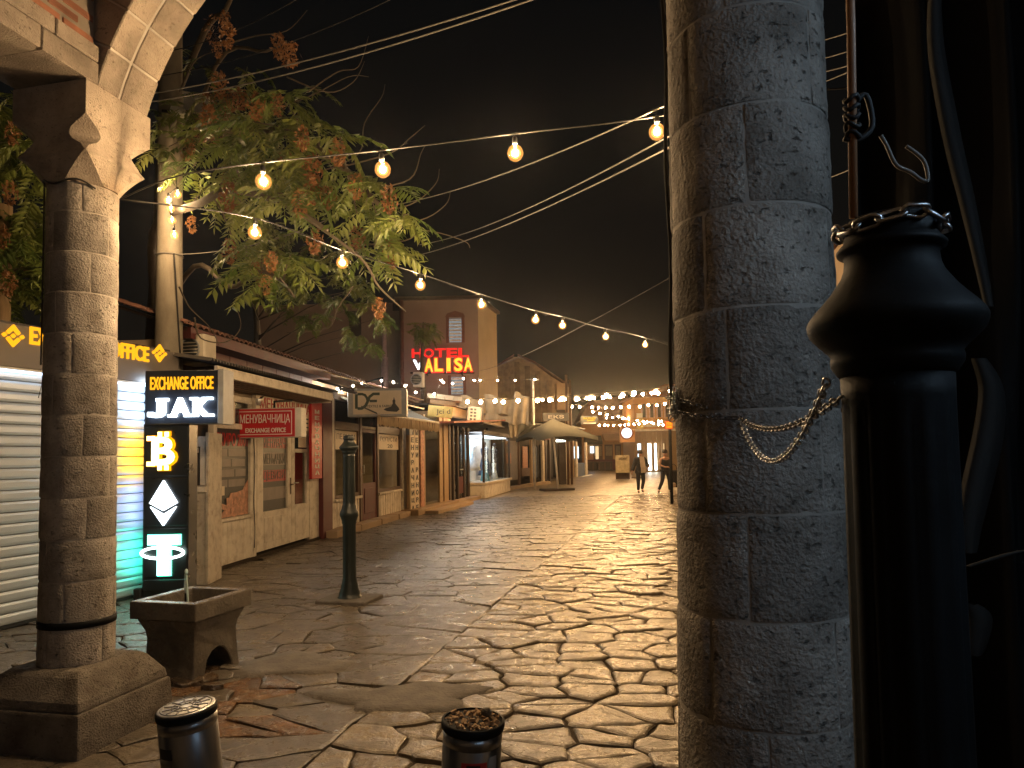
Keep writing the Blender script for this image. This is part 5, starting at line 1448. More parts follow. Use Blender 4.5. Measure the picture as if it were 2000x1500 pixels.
def hwin(px0, py0, px1, py1, ns_, arch):
    a, b = D(px0, py0, HY), D(px1, py1, HY)
    f = MB()
    f.box(a.x - 0.16, a.x, HY - 0.06, HY - 0.001, b.z - 0.05, a.z + 0.1); f.box(b.x, b.x + 0.16, HY - 0.06, HY - 0.001, b.z - 0.05, a.z + 0.1)
    if arch: f.prism([(a.x - 0.2, a.z + 0.1), (b.x + 0.2, a.z + 0.1), (b.x + 0.1, a.z + 0.28), ((a.x + b.x) / 2, a.z + 0.42), (a.x - 0.1, a.z + 0.28)], 'y', HY - 0.07, HY - 0.001)
    w_ = f.build('window', 'hotel_trim', hb)
    box('slat_backlight', 'slat_glow', w_, a.x, b.x, HY - 0.02, HY - 0.002, b.z, a.z)
    for k in range(ns_):
        z_ = b.z + (a.z - b.z) * (k + 0.5) / ns_
        box('slat', 'slat_white', w_, a.x + 0.02, b.x - 0.02, HY - 0.06, HY - 0.03, z_ - 0.05, z_ + 0.05)
hwin(877, 623, 902, 668, 7, True)
hwin(881, 737, 905, 770, 5, False)
q = D(776, 600, HY + 1); box('vent', 'inside_dark', hb, q.x - 0.25, q.x + 0.2, HY + 0.96, HY + 0.999, q.z - 0.2, q.z + 0.25)
q = D(784, 600, HY - 0.1); MB().tube([(q.x, HY - 0.1, ztop), (q.x, HY - 0.1, 1)], 0.11, 8).build('downpipe', 'hotel_trim', hb)
q = D(750, 650, HY + 0.6); MB().tube([(q.x, HY + 0.7, ztop - 1.0), (q.x, HY + 0.7, D(750, 693, HY).z)], 0.12, 8).build('pipe', 'pink', hb)
MB().tube([(q.x, HY + 0.7, D(750, 694, HY).z), (q.x, HY + 0.7, 2)], 0.19, 8).build('pipe', 'pink', hb)
q = D(694, 625, HY + 0.9); fw = MB().box(q.x - 0.35, q.x + 0.3, HY + 0.93, HY + 0.998, q.z - 0.9, q.z + 0.5); fw.build('window', 'inside_dark', hb)
hsn = thing('hotel_sign', 'glowing red and yellow hotel neon sign on the side of the tall plain building', 'sign', D(865, 704, 36.5))
o_ = Vector(hsn.location)
def neon(s, px0, px1, py0, py1, slant, face, rim, skip=0):
    n_ = len(s)
    wt = (px1 - px0) / n_
    for k, ch in enumerate(s):
        pc_ = D(px0 + wt * (k + 0.5), (py0 + py1) / 2 + slant * (k - n_ / 2), 36.5)
        w_ = wt * 36.5 / 1400; h_ = (py1 - py0) * 36.5 / 1400
        ww = w_ * (0.42 if ch == 'I' else 0.92)
        if rim: text(ch, ww * 1.12, h_ * 1.22, rim, hsn, tuple(pc_ - o_ + Vector((0, 0.06, 0))), 0.10, 0.07, 'letter_rim')
        text(ch, ww * (0.92 if rim else 1), h_, face, hsn, tuple(pc_ - o_), 0.06, 0.03, 'letter')
neon('HOTEL', 803, 917, 680, 698, -0.4, 'neon_red', None)
neon('ALISA', 828, 924, 699, 725, -0.4, 'neon_yellow', 'neon_red')
neon('V', 806, 828, 703, 722, 0, 'neon_white', None)
fr = MB()
a, b = D(800, 727, 36.6), D(926, 727, 36.6)
MB().tube([a - o_ + Vector((0, 0.3, 0)), b - o_ + Vector((0, 0.3, 0))], 0.04, 6).build('support_rail', 'iron', hsn)
for px in (830, 900):
    a = D(px, 727, 36.6) - o_; MB().tube([a + Vector((0, 0.3, 0)), a + Vector((0, 1.5, 0))], 0.04, 6).build('support_arm', 'iron', hsn)
aircon('white aircon unit with one round fan on the roof edge under the hotel sign', D(816, 741, 30.0), R(-5), 0.42, 0.62, 0.4)

# old stone bath house with buttresses
OY = 60.0
def ox(px): return D(px, 740, OY).x
ob_ = thing('stone_hall', 'old stone hall with a stepped gable and brick buttresses behind the shops', 'building', (0, 0, 0))
zt = lambda px, py: D(px, py, OY).z
MB().prism([(ox(960), 0), (ox(1112), 0), (ox(1112), zt(1112, 757)), (ox(1076), zt(1076, 735)), (ox(1046), zt(1046, 712)), (ox(1012), zt(1012, 697)), (ox(1005), zt(1005, 697)), (ox(960), zt(960, 724))], 'y', OY, OY + 6).build('gable_wall', 'old_stone', ob_)
for px, py in ((975, 722), (992, 712), (1010, 704), (1030, 712), (1050, 722), (1072, 740)):
    box('buttress', 'old_stone', ob_, ox(px) - 0.22, ox(px) + 0.22, OY - 0.3, OY - 0.001, 0, zt(px, py) - 0.15)
r_ = MB()
for (xa, ya), (xb, yb) in (((958, 725), (1005, 696)), ((1012, 696), (1046, 711)), ((1046, 711), (1114, 757))):
    r_.prism([(ox(xa), zt(xa, ya)), (ox(xb), zt(xb, yb)), (ox(xb), zt(xb, yb) + 0.15), (ox(xa), zt(xa, ya) + 0.15)], 'y', OY - 0.4, OY + 6.2)
r_.build('roof_edge', 'roof_tile', ob_)

# ------------------------------------------------------------------ end of the street
EY = 76.0
def X_(px, Y=EY): return D(px, 850, Y).x
def Z_(py, Y=EY, px=1200): return D(px, py, Y).z
end = thing('orange_house', 'orange plastered house closing the end of the street with a long awning', 'house', (0, 0, 0))
box('wall', 'orange_wall', end, X_(1136), X_(1244), EY, EY + 6, 0, Z_(822))
MB().prism([(X_(1130), Z_(822) + 0.01), (X_(1250), Z_(822) + 0.01), (X_(1225), Z_(772)), (X_(1150), Z_(785))], 'y', EY - 0.5, EY + 6).build('roof', 'roof_tile', end)
for px0, px1 in ((1158, 1176), (1180, 1196), (1200, 1212)):
    f = box('window', 'brown_wood', end, X_(px0), X_(px1), EY - 0.1, EY - 0.001, Z_(902), Z_(868))
    box('pane', 'inside_tan', f, X_(px0) + 0.1, X_(px1) - 0.1, EY - 0.12, EY - 0.101, Z_(890), Z_(871))
box('red_base', 'oxblood', end, X_(1140), X_(1215), EY - 0.5, EY - 0.12, 0, Z_(897))
eaw = MB().prism([(EY - 2.2, Z_(864)), (EY - 2.2, Z_(861)), (EY, Z_(846)), (EY, Z_(849))], 'x', X_(1176), X_(1226)).build('awning', 'orange_wall', end)
MB().prism([(EY - 1.2, Z_(868)), (EY - 1.2, Z_(862)), (EY, Z_(850)), (EY, Z_(853))], 'x', X_(1140), X_(1174)).build('awning', 'canvas_grey', end)
box('window_light', 'shop_cool', end, X_(1152), X_(1159), EY - 0.16, EY - 0.13, Z_(884), Z_(871))
box('window_light', 'shop_dim', end, X_(1162), X_(1168), EY - 0.16, EY - 0.13, Z_(896), Z_(871))
rs_ = thing('round_sign', 'bright round white sign in a square dark frame at the end of the street', 'sign', (X_(1224, 62), 62, Z_(846, 62)))
box('frame', 'orange_wall', rs_, -0.60, 0.72, 0, 0.2, -0.80, 0.60)
dsk = MB().lathe([(0.44, 0), (0.44, 0.08)], 24).build('lit_disc', emit('white_disc', (0.95, 0.97, 1), 1.5), rs_, (0, 0, 0)); dsk.rotation_euler = (R(90), 0, 0)
dsk = MB().lathe([(0.57, 0), (0.57, 0.04)], 24).build('disc_rim', 'awning_red', rs_, (0, 0, 0)); dsk.rotation_euler = (R(90), 0, 0)
# house on the right with shutters upstairs and lit doors below
RY = 64.0
rh_ = thing('shuttered_house', 'house on the right with dark shutters upstairs and bright shop doors below', 'house', (0, 0, 0))
def XR(px): return D(px, 850, RY).x
def ZR(py): return D(1275, py, RY).z
box('upper_wall', 'orange_wall', rh_, XR(1240), XR(1420), RY, RY + 7, ZR(838), ZR(776))
box('ground_floor_wall', 'tan_wood', rh_, XR(1240), XR(1420), RY + 0.3, RY + 7, 0, ZR(842))
box('cornice', 'cream', rh_, XR(1238), XR(1420), RY - 0.4, RY + 0.4, ZR(842), ZR(838) - 0.005)
MB().prism([(XR(1232), ZR(776) + 0.01), (XR(1425), ZR(776) + 0.01), (XR(1425), ZR(752)), (XR(1300), ZR(752))], 'y', RY - 0.6, RY + 7).build('roof', 'roof_tile', rh_)
for k in range(6):
    px = 1256 + 15 * k
    f = box('window', 'inside_dark', rh_, XR(px), XR(px + 6), RY - 0.06, RY - 0.001, ZR(815), ZR(789))
    for s in (-3.2, 6.2):
        box('shutter', 'pink', f, XR(px + s), XR(px + s + 3), RY - 0.09, RY - 0.062, ZR(816), ZR(788))
for px0, px1, m_ in ((1244, 1251, 'shop_cool'), (1263, 1271, 'shop_white'), (1278, 1285, 'shop_white'), (1292, 1297, 'shop_dim')):
    f = box('shop_door', 'tan_wood', rh_, XR(px0 - 1.5), XR(px1 + 1.5), RY + 0.1, RY + 0.29, 0, ZR(862))
    box('lit_pane', m_, f, XR(px0), XR(px1), RY + 0.06, RY + 0.099, 0.15, ZR(866))
for k in range(7):
    px = 1241 + 10 * k
    box('column', 'tan_wood', rh_, XR(px), XR(px + 2.5), RY - 0.3, RY - 0.1, 0, ZR(843))
box('balcony_rail', 'cream', rh_, XR(1244), XR(1420), RY - 0.9, RY - 0.8, ZR(834), ZR(826))
yb_ = thing('yellow_banner', 'yellow and white banner hanging on the shuttered house', 'banner', (XR(1246), RY - 1.2, 0))
box('cloth', 'yellow_sign', yb_, -0.28, 0.30, 0, 0.05, ZR(838), ZR(818)); box('white_top', 'white_print', yb_, -0.28, 0.24, 0, 0.05, ZR(817), ZR(808))
# red hanging sign by the big column
t, w, h = flat_sign('hanging_sign', 'small square red and orange sign hanging beside the big pitted column', 1300, 822, 1314, 838, 22, emit('red_lit_face', (0.55, 0.07, 0.012), 0.8), 0)
text('КЕБ', w * 0.8, h * 0.32, 'letter_yellow', t, (0, -0.02, h * 0.2), 0.02, 0.02)
text('БИФЕ', w * 0.8, h * 0.32, 'letter_yellow', t, (0, -0.02, -h * 0.22), 0.02, 0.02)
MB().tube([(0, 0.05, h / 2), (0, 0.05, 1.2)], 0.02, 6).build('chain_hanger', 'iron', t)
tp_ = D(1309, 860, 23); o = MB().tube([(tp_.x, tp_.y, 0), (tp_.x, tp_.y, D(1309, 838, 23).z)], 0.05, 8).build('sign_post', 'iron'); tag(o, 'thin dark post under the small red sign beside the big column', 'post')

# ------------------------------------------------------------------ right side of the street
RW = RIGHT
rb = thing('tan_building', 'long low tan building with wooden shop fronts along the right side of the street', 'building', RW.o, RW.rz)
# the street face of this building looks left (its local +y)
box('upper_wall', 'tan_wall', rb, 3.0, RW.len, -5.0, 0.0, 2.55, 3.85)
box('shop_wall', 'brown_wood', rb, 3.0, RW.len, -5.0, -0.08, 0, 2.545)
box('eave', 'roof_tile', rb, 2.9, RW.len, -5.2, 0.06, 3.852, 3.90)
for k in range(10):
    a = 3.3 + 2.4 * k
    f = box('shop_window', 'tan_wood', rb, a, a + 1.9, -0.075, 0.02, 0.75, 2.45, bevel=0.01)
    box('pane', 'inside_dark', f, a + 0.1, a + 1.8, 0.021, 0.03, 0.85, 2.35)
    box('sill', 'tan_wood', rb, a - 0.05, a + 1.95, -0.075, 0.10, 0.66, 0.745)
    box('base_panel', 'tan_wood', rb, a + 0.1, a + 1.8, -0.075, 0.0, 0.12, 0.6, bevel=0.01)
# ------------------------------------------------------------------ drinking fountain
fc = Vector((-2.47, 5.56, 0)); frz = R(-16.0)
fo_ = thing('drinking_fountain', 'squat stone drinking fountain with a square basin and a thin water jet', 'fountain', fc, frz)
W, L_, zr = 0.29, 0.32, 0.585
V = []
def ringv(w, l, z): return [(-w, -l, z), (w, -l, z), (w, l, z), (-w, l, z)]
V = ringv(W, L_, zr - 0.13) + ringv(W, L_, zr) + ringv(W - 0.075, L_ - 0.075, zr) + ringv(W - 0.085, L_ - 0.085, zr - 0.20)
F = [(3, 2, 1, 0)]
for q in range(3):
    F += [(4 * q + i, 4 * q + (i + 1) % 4, 4 * q + 4 + (i + 1) % 4, 4 * q + 4 + i) for i in range(4)]
F.append((12, 13, 14, 15))
MB().add(V, F).build('basin', 'wet_stone', fo_, bevel=0.010, seg=2)
side = [(-0.27, 0.0), (-0.25, 0.10), (-0.235, 0.30), (-0.245, 0.36), (-0.285, 0.45), (0.285, 0.45), (0.245, 0.36), (0.235, 0.30), (0.25, 0.10), (0.26, 0.0), (0.17, 0.0)] + \
       [(0.02 + 0.155 * math.cos(R(t)), 0.0 + 0.20 * math.sin(R(t))) for t in (15, 40, 65, 90, 115, 140, 165)] + [(-0.135, 0.0)]
bd = MB(); n = len(side)
V = []
for x, k in ((-0.215, 1.0), (0.215, 1.0)):
    for y, z in side:
        xx = x * (1.0 + 0.20 * max(0, (z - 0.33) / 0.12) + 0.06 * max(0, (0.12 - z) / 0.12))
        V.append((xx, y, z - 0.02 if z == 0 else z))
F = [tuple(range(n)), tuple(range(2 * n - 1, n - 1, -1))] + [(i, n + i, n + (i + 1) % n, (i + 1) % n) for i in range(n)]
bd.add(V, F).build('pedestal', 'wet_stone', fo_, bevel=0.008)
box('basin_water', 'water_dark', fo_, -W + 0.084, W - 0.084, -L_ + 0.084, L_ - 0.084, zr - 0.16, zr - 0.15)
Mi = (Matrix.Translation(fc) @ Matrix.Rotation(frz, 4, 'Z')).inverted()
sp = Mi @ D(366, 1148, 5.5)
sp.x, sp.y = -0.075, 0.02
MB().tube([(sp.x, sp.y, zr - 0.16), (sp.x, sp.y, zr + 0.005)], 0.016, 8).build('spout', 'iron', fo_)
wj = MB(); rj = random.Random(3)
def jet(dx, r, top):
    P_, Rr = [], []
    for k in range(9):
        t = k / 8
        P_.append((sp.x + dx * math.sin(t * PI * 0.9) + 0.002 * math.sin(9 * t), sp.y - 0.01 * t, zr - 0.01 + (top) * t)); Rr.append(r * (0.8 + 0.25 * math.sin(7 * t)))
    wj.tube(P_, Rr, 6)
jet(-0.012, 0.0105, 0.165)
fall = [(sp.x - 0.004 + 0.024 * t, sp.y - 0.008, zr + 0.16 - 0.27 * t ** 1.6) for t in np.linspace(0, 1, 9)]
wj.tube(fall, [0.011, 0.011, 0.009, 0.008, 0.009, 0.008, 0.009, 0.009, 0.010], 6)
wj.lathe([(0.003, zr + 0.14), (0.013, zr + 0.155), (0.015, zr + 0.172), (0.009, zr + 0.188), (0.002, zr + 0.192)], 8, sp.x + 0.002, sp.y - 0.008)
wj.build('water_jet', 'water', fo_)
cn = G(343, 1322)
can = thing('drink_can', 'small dented metal can standing at the foot of the stone fountain', 'can', cn)
MB().lathe([(0.022, 0), (0.027, 0.006), (0.027, 0.035), (0.023, 0.06), (0.027, 0.085), (0.027, 0.115), (0.021, 0.124), (0.02, 0.126)], 14).build('body', 'steel_dark', can)
MB().lathe([(0.019, 0.1262), (0.006, 0.1262), (0.006, 0.129), (0.001, 0.129)], 10).build('lid', 'bollard_cap', can)
rs2 = random.Random(21)
for px, py, s in ((418, 1296, 0.13), (402, 1310, 0.12), (440, 1288, 0.10), (452, 1308, 0.11), (398, 1330, 0.10), (380, 1336, 0.09), (430, 1322, 0.12), (360, 1338, 0.1), (415, 1345, 0.1)):
    p = G(px, py); ns = 7; a0 = rs2.random() * 6
    pts = [(p.x + s * rs2.uniform(0.7, 1.1) * math.cos(a0 + 2 * PI * k / ns), p.y + s * 0.8 * rs2.uniform(0.7, 1.1) * math.sin(a0 + 2 * PI * k / ns)) for k in range(ns)]
    m_ = MB(); t1, t2 = rs2.uniform(-0.2, 0.2), rs2.uniform(-0.2, 0.2); zz = rs2.uniform(0.022, 0.04)
    m_.add([(x, y, zz + (x - p.x) * t1 + (y - p.y) * t2) for x, y in pts] + [(x, y, -0.03) for x, y in pts], [tuple(range(ns))] + [(k, ns + k, ns + (k + 1) % ns, (k + 1) % ns) for k in range(ns)])
    m_.tone = 0.4
    o = m_.build('loose_stone', 'rust_stone' if rs2.random() < 0.6 else 'paving_grey', PAV, bevel=0.006)

# ------------------------------------------------------------------ thin haze volume, added for a lens-like glow round the lamps
hz = bpy.data.materials.new('glow_haze'); hz.use_nodes = True
hz.node_tree.nodes.clear(); _o = hz.node_tree.nodes.new('ShaderNodeOutputMaterial'); _v = hz.node_tree.nodes.new('ShaderNodeVolumePrincipled')
_v.inputs['Density'].default_value = 0.0006; _v.inputs['Anisotropy'].default_value = 0.92; _v.inputs['Color'].default_value = (0.9, 0.9, 0.9, 1)
hz.node_tree.links.new(_v.outputs[0], _o.inputs['Volume'])
M['haze'] = hz
tag(box('haze', 'haze', None, -114, 114, -44, 264, -1.07, 10.9), kind='stuff')

# ------------------------------------------------------------------ two steel bollards
def bollard(label, px, py, Y, r, rx, ry):
    c = D(px, py, Y); h = c.z
    b = thing('bollard', label, 'bollard', (c.x - h * math.sin(ry), c.y, 0), 0, 'retractable steel bollards')
    b.rotation_euler = (rx, ry, 0)
    MB().lathe([(r, -0.03), (r, h - 0.075), (r - 0.003, h - 0.072), (r - 0.003, h - 0.068), (r, h - 0.065), (r, h - 0.028)], 48).build('tube', 'bollard', b)
    MB().lathe([(r + 0.002, h - 0.026), (r + 0.004, h - 0.022), (r + 0.004, h - 0.004), (r, h)], 48).build('rim', 'iron', b)
    return b, h
b1, h1 = bollard('steel bollard with a bright ribbed metal cap near the slim column', 372, 1374, 2.85, 0.107, R(3), R(-4.5))
cap_ = MB().lathe([(0.104, h1 + 0.0005), (0.104, h1 + 0.004), (0.100, h1 + 0.006), (0.001, h1 + 0.006)], 40).build('cap', 'bollard_cap', b1)
rb_ = MB()
for k in range(12):
    a = 2 * PI * k / 12
    rb_.box(0.03, 0.085, -0.0025, 0.0025, h1 + 0.0062, h1 + 0.0095, Matrix.Rotation(a, 3, 'Z'), (0, 0, 0))
tag(rb_.build('cap_ribs', 'steel_dark', b1), kind='stuff')
for r_ in (0.094, 0.055, 0.026):
    MB().lathe([(r_, h1 + 0.006), (r_, h1 + 0.0085), (r_ - 0.004, h1 + 0.0085), (r_ - 0.004, h1 + 0.006)], 36, cap=False).build('cap_ring', 'steel_dark', b1)
def slot(b, h, ang, w, m, drop=0.135, hh=0.02, name='slot', rad=0.107):
    V = []; n = 8
    for z in (h - drop - hh, h - drop + hh):
        for k in range(n + 1):
            a = ang + w * (k / n - 0.5); V.append(((rad + 0.0016) * math.cos(a), (rad + 0.0016) * math.sin(a), z))
    F = [(k, k + 1, n + 2 + k, n + 1 + k) for k in range(n)]
    MB().add(V, F).build(name, m, b)
slot(b1, h1, R(-118), 0.62, 'rubber')
slot(b1, h1, R(-122), 0.7, 'fascia_grey', 0.22, 0.05, 'worn_patch')
b2, h2 = bollard('steel bollard topped with butts and dry leaves, in the middle of the street mouth', 925, 1402, 2.62, 0.105, R(2), R(3.5))
MB().lathe([(0.101, h2 - 0.012), (0.001, h2 - 0.006)], 30).build('cap', 'soil', b2)
MB().lathe([(0.1115, h2 - 0.02), (0.1125, h2 - 0.012), (0.1125, h2 + 0.004), (0.104, h2 + 0.006)], 40, cap=False).build('collar', 'iron', b2)
li = MB(); rl = random.Random(12)
for k in range(130):
    a, r_ = rl.random() * 2 * PI, 0.098 * math.sqrt(rl.random()); s = rl.uniform(0.004, 0.013); li.tone = rl.random()
    li.box(r_ * math.cos(a) - s, r_ * math.cos(a) + s, r_ * math.sin(a) - s * 0.4, r_ * math.sin(a) + s * 0.4, h2 - 0.006, h2 + rl.uniform(0.0, 0.012), (rl.uniform(-0.5, 0.5), rl.uniform(-0.5, 0.5), rl.random() * 3))
lo = li.build('litter', 'litter'); lo.matrix_world = Matrix.Translation(b2.location) @ Euler(b2.rotation_euler).to_matrix().to_4x4()
tag(lo, 'brown cigarette butts and dry leaf bits lying on the bollard top', 'litter', kind='stuff')
so = MB().lathe([(0.010, 0), (0.017, 0.006), (0.018, 0.018), (0.012, 0.028), (0.002, 0.03)], 9, flute=lambda i, k: 1 + 0.15 * math.sin(k * 2.6 + i)).build('pebble', 'stone_dark', None, lo.matrix_world @ Vector((0.045, 0.035, h2 + 0.004)))
tag(so, 'round brown pebble lying on the littered bollard top', 'pebble')
slot(b2, h2, R(-82), 0.85, 'red_print', 0.125, 0.022, 'red_sticker', 0.105)
slot(b2, h2, R(-84), 0.45, 'rubber', 0.122, 0.012, 'slot', 0.106)
slot(b2, h2, R(-45), 0.35, 'grey_edge', 0.115, 0.026, 'torn_sticker', 0.1055)

# ------------------------------------------------------------------ iron posts
POST = [(0.135, 0.02), (0.135, 0.05), (0.122, 0.06), (0.118, 0.10), (0.098, 0.15), (0.098, 0.17), (0.090, 0.20), (0.0755, 0.26), (0.0745, 0.86), (0.083, 0.88), (0.083, 0.90), (0.092, 0.93), (0.104, 0.96), (0.107, 0.98), (0.098, 1.01), (0.084, 1.04), (0.080, 1.07), (0.072, 1.09),
        (0.070, 1.12), (0.0675, 1.60), (0.0675, 1.635), (0.068, 1.664), (0.072, 1.668), (0.079, 1.679), (0.080, 1.686), (0.0785, 1.693), (0.084, 1.700), (0.094, 1.709), (0.104, 1.720), (0.1075, 1.729), (0.108, 1.736), (0.105, 1.743), (0.097, 1.753), (0.086, 1.765), (0.0765, 1.776), (0.069, 1.787), (0.0625, 1.797), (0.0585, 1.808), (0.0570, 1.822), (0.060, 1.826), (0.066, 1.829), (0.067, 1.833), (0.063, 1.838), (0.0575, 1.843), (0.0555, 1.86), (0.055, 1.868), (0.05, 1.872), (0.02, 1.875)]
def iron_post(label, loc, m, slab_):
    t = thing('iron_post', label, 'post', loc, 0, 'short ornamental iron posts')
    def fl(i, k):
        z = POST[i][1]
        return 1 - (0.075 if (k % 4 == 0 and (0.24 < z < 0.87 or 1.11 < z < 1.61)) else 0)
    lo_, hi_ = [p for p in POST if p[1] < 1.666], [p for p in POST if p[1] >= 1.66]
    MB().lathe(lo_, 56, flute=fl).build('fluted_shaft', m, t)
    MB().lathe(hi_, 56).build('flared_collar', m, t)
    if slab_:
        MB().box(-0.30, 0.30, -0.25, 0.25, -0.05, 0.045, (0, 0, R(-14))).build('base_slab', 'cement', t, bevel=0.012)
    return t
pf_ = G(683, 1174)
iron_post('slender dark green iron post standing in the street on a small slab', pf_, 'iron_green', True)
NP = Vector((0.512, 0.95, 0.0))
near = iron_post('big dark iron post close by with a chain round its neck', NP, 'iron', False)
near.scale = (1, 1, 1.02)

def smooth(P_, n=6):
    out = []
    for i in range(len(P_) - 1):
        p0, p1, p2, p3 = P_[max(0, i - 1)], P_[i], P_[i + 1], P_[min(len(P_) - 1, i + 2)]
        for k in range(n):
            t = k / n
            out.append(0.5 * ((2 * p1) + (p2 - p0) * t + (2 * p0 - 5 * p1 + 4 * p2 - p3) * t * t + (3 * p1 - p0 - 3 * p2 + p3) * t ** 3))
    return out + [P_[-1]]
# chains: every link a part
def link_mesh(l, w, r):
    P_ = []
    n = 12
    for k in range(n):
        a = 2 * PI * k / n
        P_.append(Vector((math.cos(a) * w + 0, math.sin(a) * w + (l / 2 - w) * (1 if math.sin(a) >= 0 else -1), 0)))
    V, F = [], []; q = 5
    for k in range(n):
        t = (P_[(k + 1) % n] - P_[k - 1]).normalized(); x = Vector((t.y, -t.x, 0))
        for j in range(q):
            b = 2 * PI * j / q; V.append(P_[k] + x * (r * math.cos(b)) + Vector((0, 0, r * math.sin(b))))
    for k in range(n):
        for j in range(q):
            F.append((k * q + j, k * q + (j + 1) % q, ((k + 1) % n) * q + (j + 1) % q, ((k + 1) % n) * q + j))
    return MB().add(V, F, True).mesh('link')
def chain(label, pts, l, w, r, m, group='steel chains'):
    pts = [Vector(p) for p in pts]
    root = thing('steel_chain', label, 'chain', pts[0], 0, group)
    me = link_mesh(l, w, r); me.materials.append(M[m])
    seg = [(a, b, (b - a).length) for a, b in zip(pts, pts[1:])]
    tot = sum(s[2] for s in seg); step = l - 2.3 * r; n = int(tot / step)
    for k in range(n):
        d = (k + 0.5) * tot / n
        for a, b, L in seg:
            if d <= L: break
            d -= L
        p = a.lerp(b, min(1, d / L)); t = (b - a).normalized()
        z = t.cross(Vector((0, 0, 1)));  z = z.normalized() if z.length > 1e-4 else Vector((1, 0, 0))
        x = t.cross(z).normalized()
        mm = Matrix((x, t, z)).transposed() @ Matrix.Rotation(R(45 + 90 * (k % 2)), 3, 'Y')
        o = bpy.data.objects.new('link', me); COL.objects.link(o); o.parent = root
        o.matrix_local = Matrix.Translation(p - pts[0]) @ mm.to_4x4()
    return root
def colpt(px, py, extra=0.012):
    """where the sight line meets the skin of the big column"""
    d = ray(px, py); o = Vector((EYE.x - CR.x, EYE.y - CR.y)); v = Vector((d.x, d.y)); rr_ = 0.214 + extra
    A_, B_, C_ = v.dot(v), 2 * o.dot(v), o.dot(o) - rr_ * rr_
    disc = max(0.0, B_ * B_ - 4 * A_ * C_); t = (-B_ - math.sqrt(disc)) / (2 * A_)
    return EYE + d * t
e_ = D(1640, 778, 0.96); e2 = D(1616, 742, 0.95)
p0 = [colpt(x, y) for x, y in ((1306, 800), (1330, 806), (1360, 812), (1400, 816), (1445, 816))]
chain('thin dark chain stretched across the big column toward the near iron post', p0 + catenary(p0[-1], e_, 0.035, 10)[1:], 0.021, 0.0055, 0.0017, 'steel_dark')
chain('slack bright chain looped between the big column and the near iron post', catenary(p0[-1] + Vector((0, -0.006, -0.004)), e2, 0.105, 18), 0.018, 0.0052, 0.0017, 'steel')
chain('thin chain lying round the street side of the big column above the dark chain', [colpt(x, y) for x, y in ((1302, 778), (1316, 776), (1345, 786), (1380, 796))], 0.02, 0.005, 0.0015, 'steel_dark')
kn = colpt(1312, 792, 0.02)
rk = random.Random(4)
chain('knotted tangle of chain at the left edge of the big column', [kn + Vector((rk.uniform(-0.012, 0.02), rk.uniform(-0.03, 0.02), rk.uniform(-0.045, 0.045))) for k in range(16)], 0.024, 0.006, 0.002, 'steel')
chain('heavy chain wound round the neck of the near iron post', [NP + Vector((0.063 * math.cos(a), 0.063 * math.sin(a), 1.896 + 0.004 * math.sin(3 * a))) for a in np.linspace(0, 2 * PI, 28)], 0.034, 0.0085, 0.0032, 'steel')
rod = thing('wooden_rod', 'thin brown wooden rod standing up behind the neck of the near iron post', 'rod', D(1667, 425, 0.93))
q = D(1652, -300, 0.93) - rod.location
MB().tube([(0, 0, 0), q * 0.5 + Vector((0.002, 0, 0)), q], 0.0058, 8).build('shaft', 'rod_wood', rod)
rp = MB(); hx = D(1664, 230, 0.93) - rod.location
for k in range(5):
    z0 = 0.012 * (k - 2)
    rp.tube([hx + Vector((0.0085 * math.cos(t), 0.0085 * math.sin(t), z0 + 0.004 * math.sin(2 * t + k))) for t in np.linspace(0, 2 * PI, 12)], 0.003, 5)
rp.tube(smooth([hx + Vector((0.004, 0, 0.02)), hx + Vector((0.02, 0, 0.03)), hx + Vector((0.026, 0.0, -0.012)), hx + Vector((0.006, 0, -0.03)), hx + Vector((-0.012, 0, -0.028))], 4), 0.004, 5)
ro = rp.build('rope_binding', 'rubber', None, rod.location.copy()); tag(ro, 'black cord wound round the brown wooden rod', 'cord')
cable('loose_cord', 'grey frayed cord hanging in a loop right of the wooden rod', smooth([D(x, y, 0.95) for x, y in ((1720, 265), (1732, 285), (1750, 322), (1778, 336), (1800, 352), (1812, 350), (1806, 318), (1790, 300), (1770, 286))], 5), 0.0028, 'cable_grey', 'cord')
# black tarpaulin at the right edge
tv = MB(); nx, nz_ = 60, 14; V = []; F = []
tA, tB = D(1680, 900, 2.6), D(2250, 900, 2.1)
for j in range(nz_ + 1):
    z = -0.0 + 3.3 * j / nz_
    for i in range(nx + 1):
        u = i / nx; p = Vector((tA.x, tA.y, 0)).lerp(Vector((tB.x, tB.y, 0)), u)
        fold = 0.09 * math.sin(u * 21 + 0.7 * math.sin(z * 1.7)) + 0.02 * math.sin(u * 47 + z) 
        V.append((p.x, p.y + fold, z))
m_ = nx + 1
for j in range(nz_):
    for i in range(nx): F.append((j * m_ + i, j * m_ + i + 1, (j + 1) * m_ + i + 1, (j + 1) * m_ + i))
c_ = len(V); V += [(x, y + 0.004, z) for x, y, z in V]; F += [tuple(q + c_ for q in reversed(f)) for f in F]
tarp = tv.add(V, F, True).build('tarpaulin', 'tarp', fixn=False); tag(tarp, 'black tarpaulin hanging in folds at the dark right edge of the arcade', 'tarpaulin')
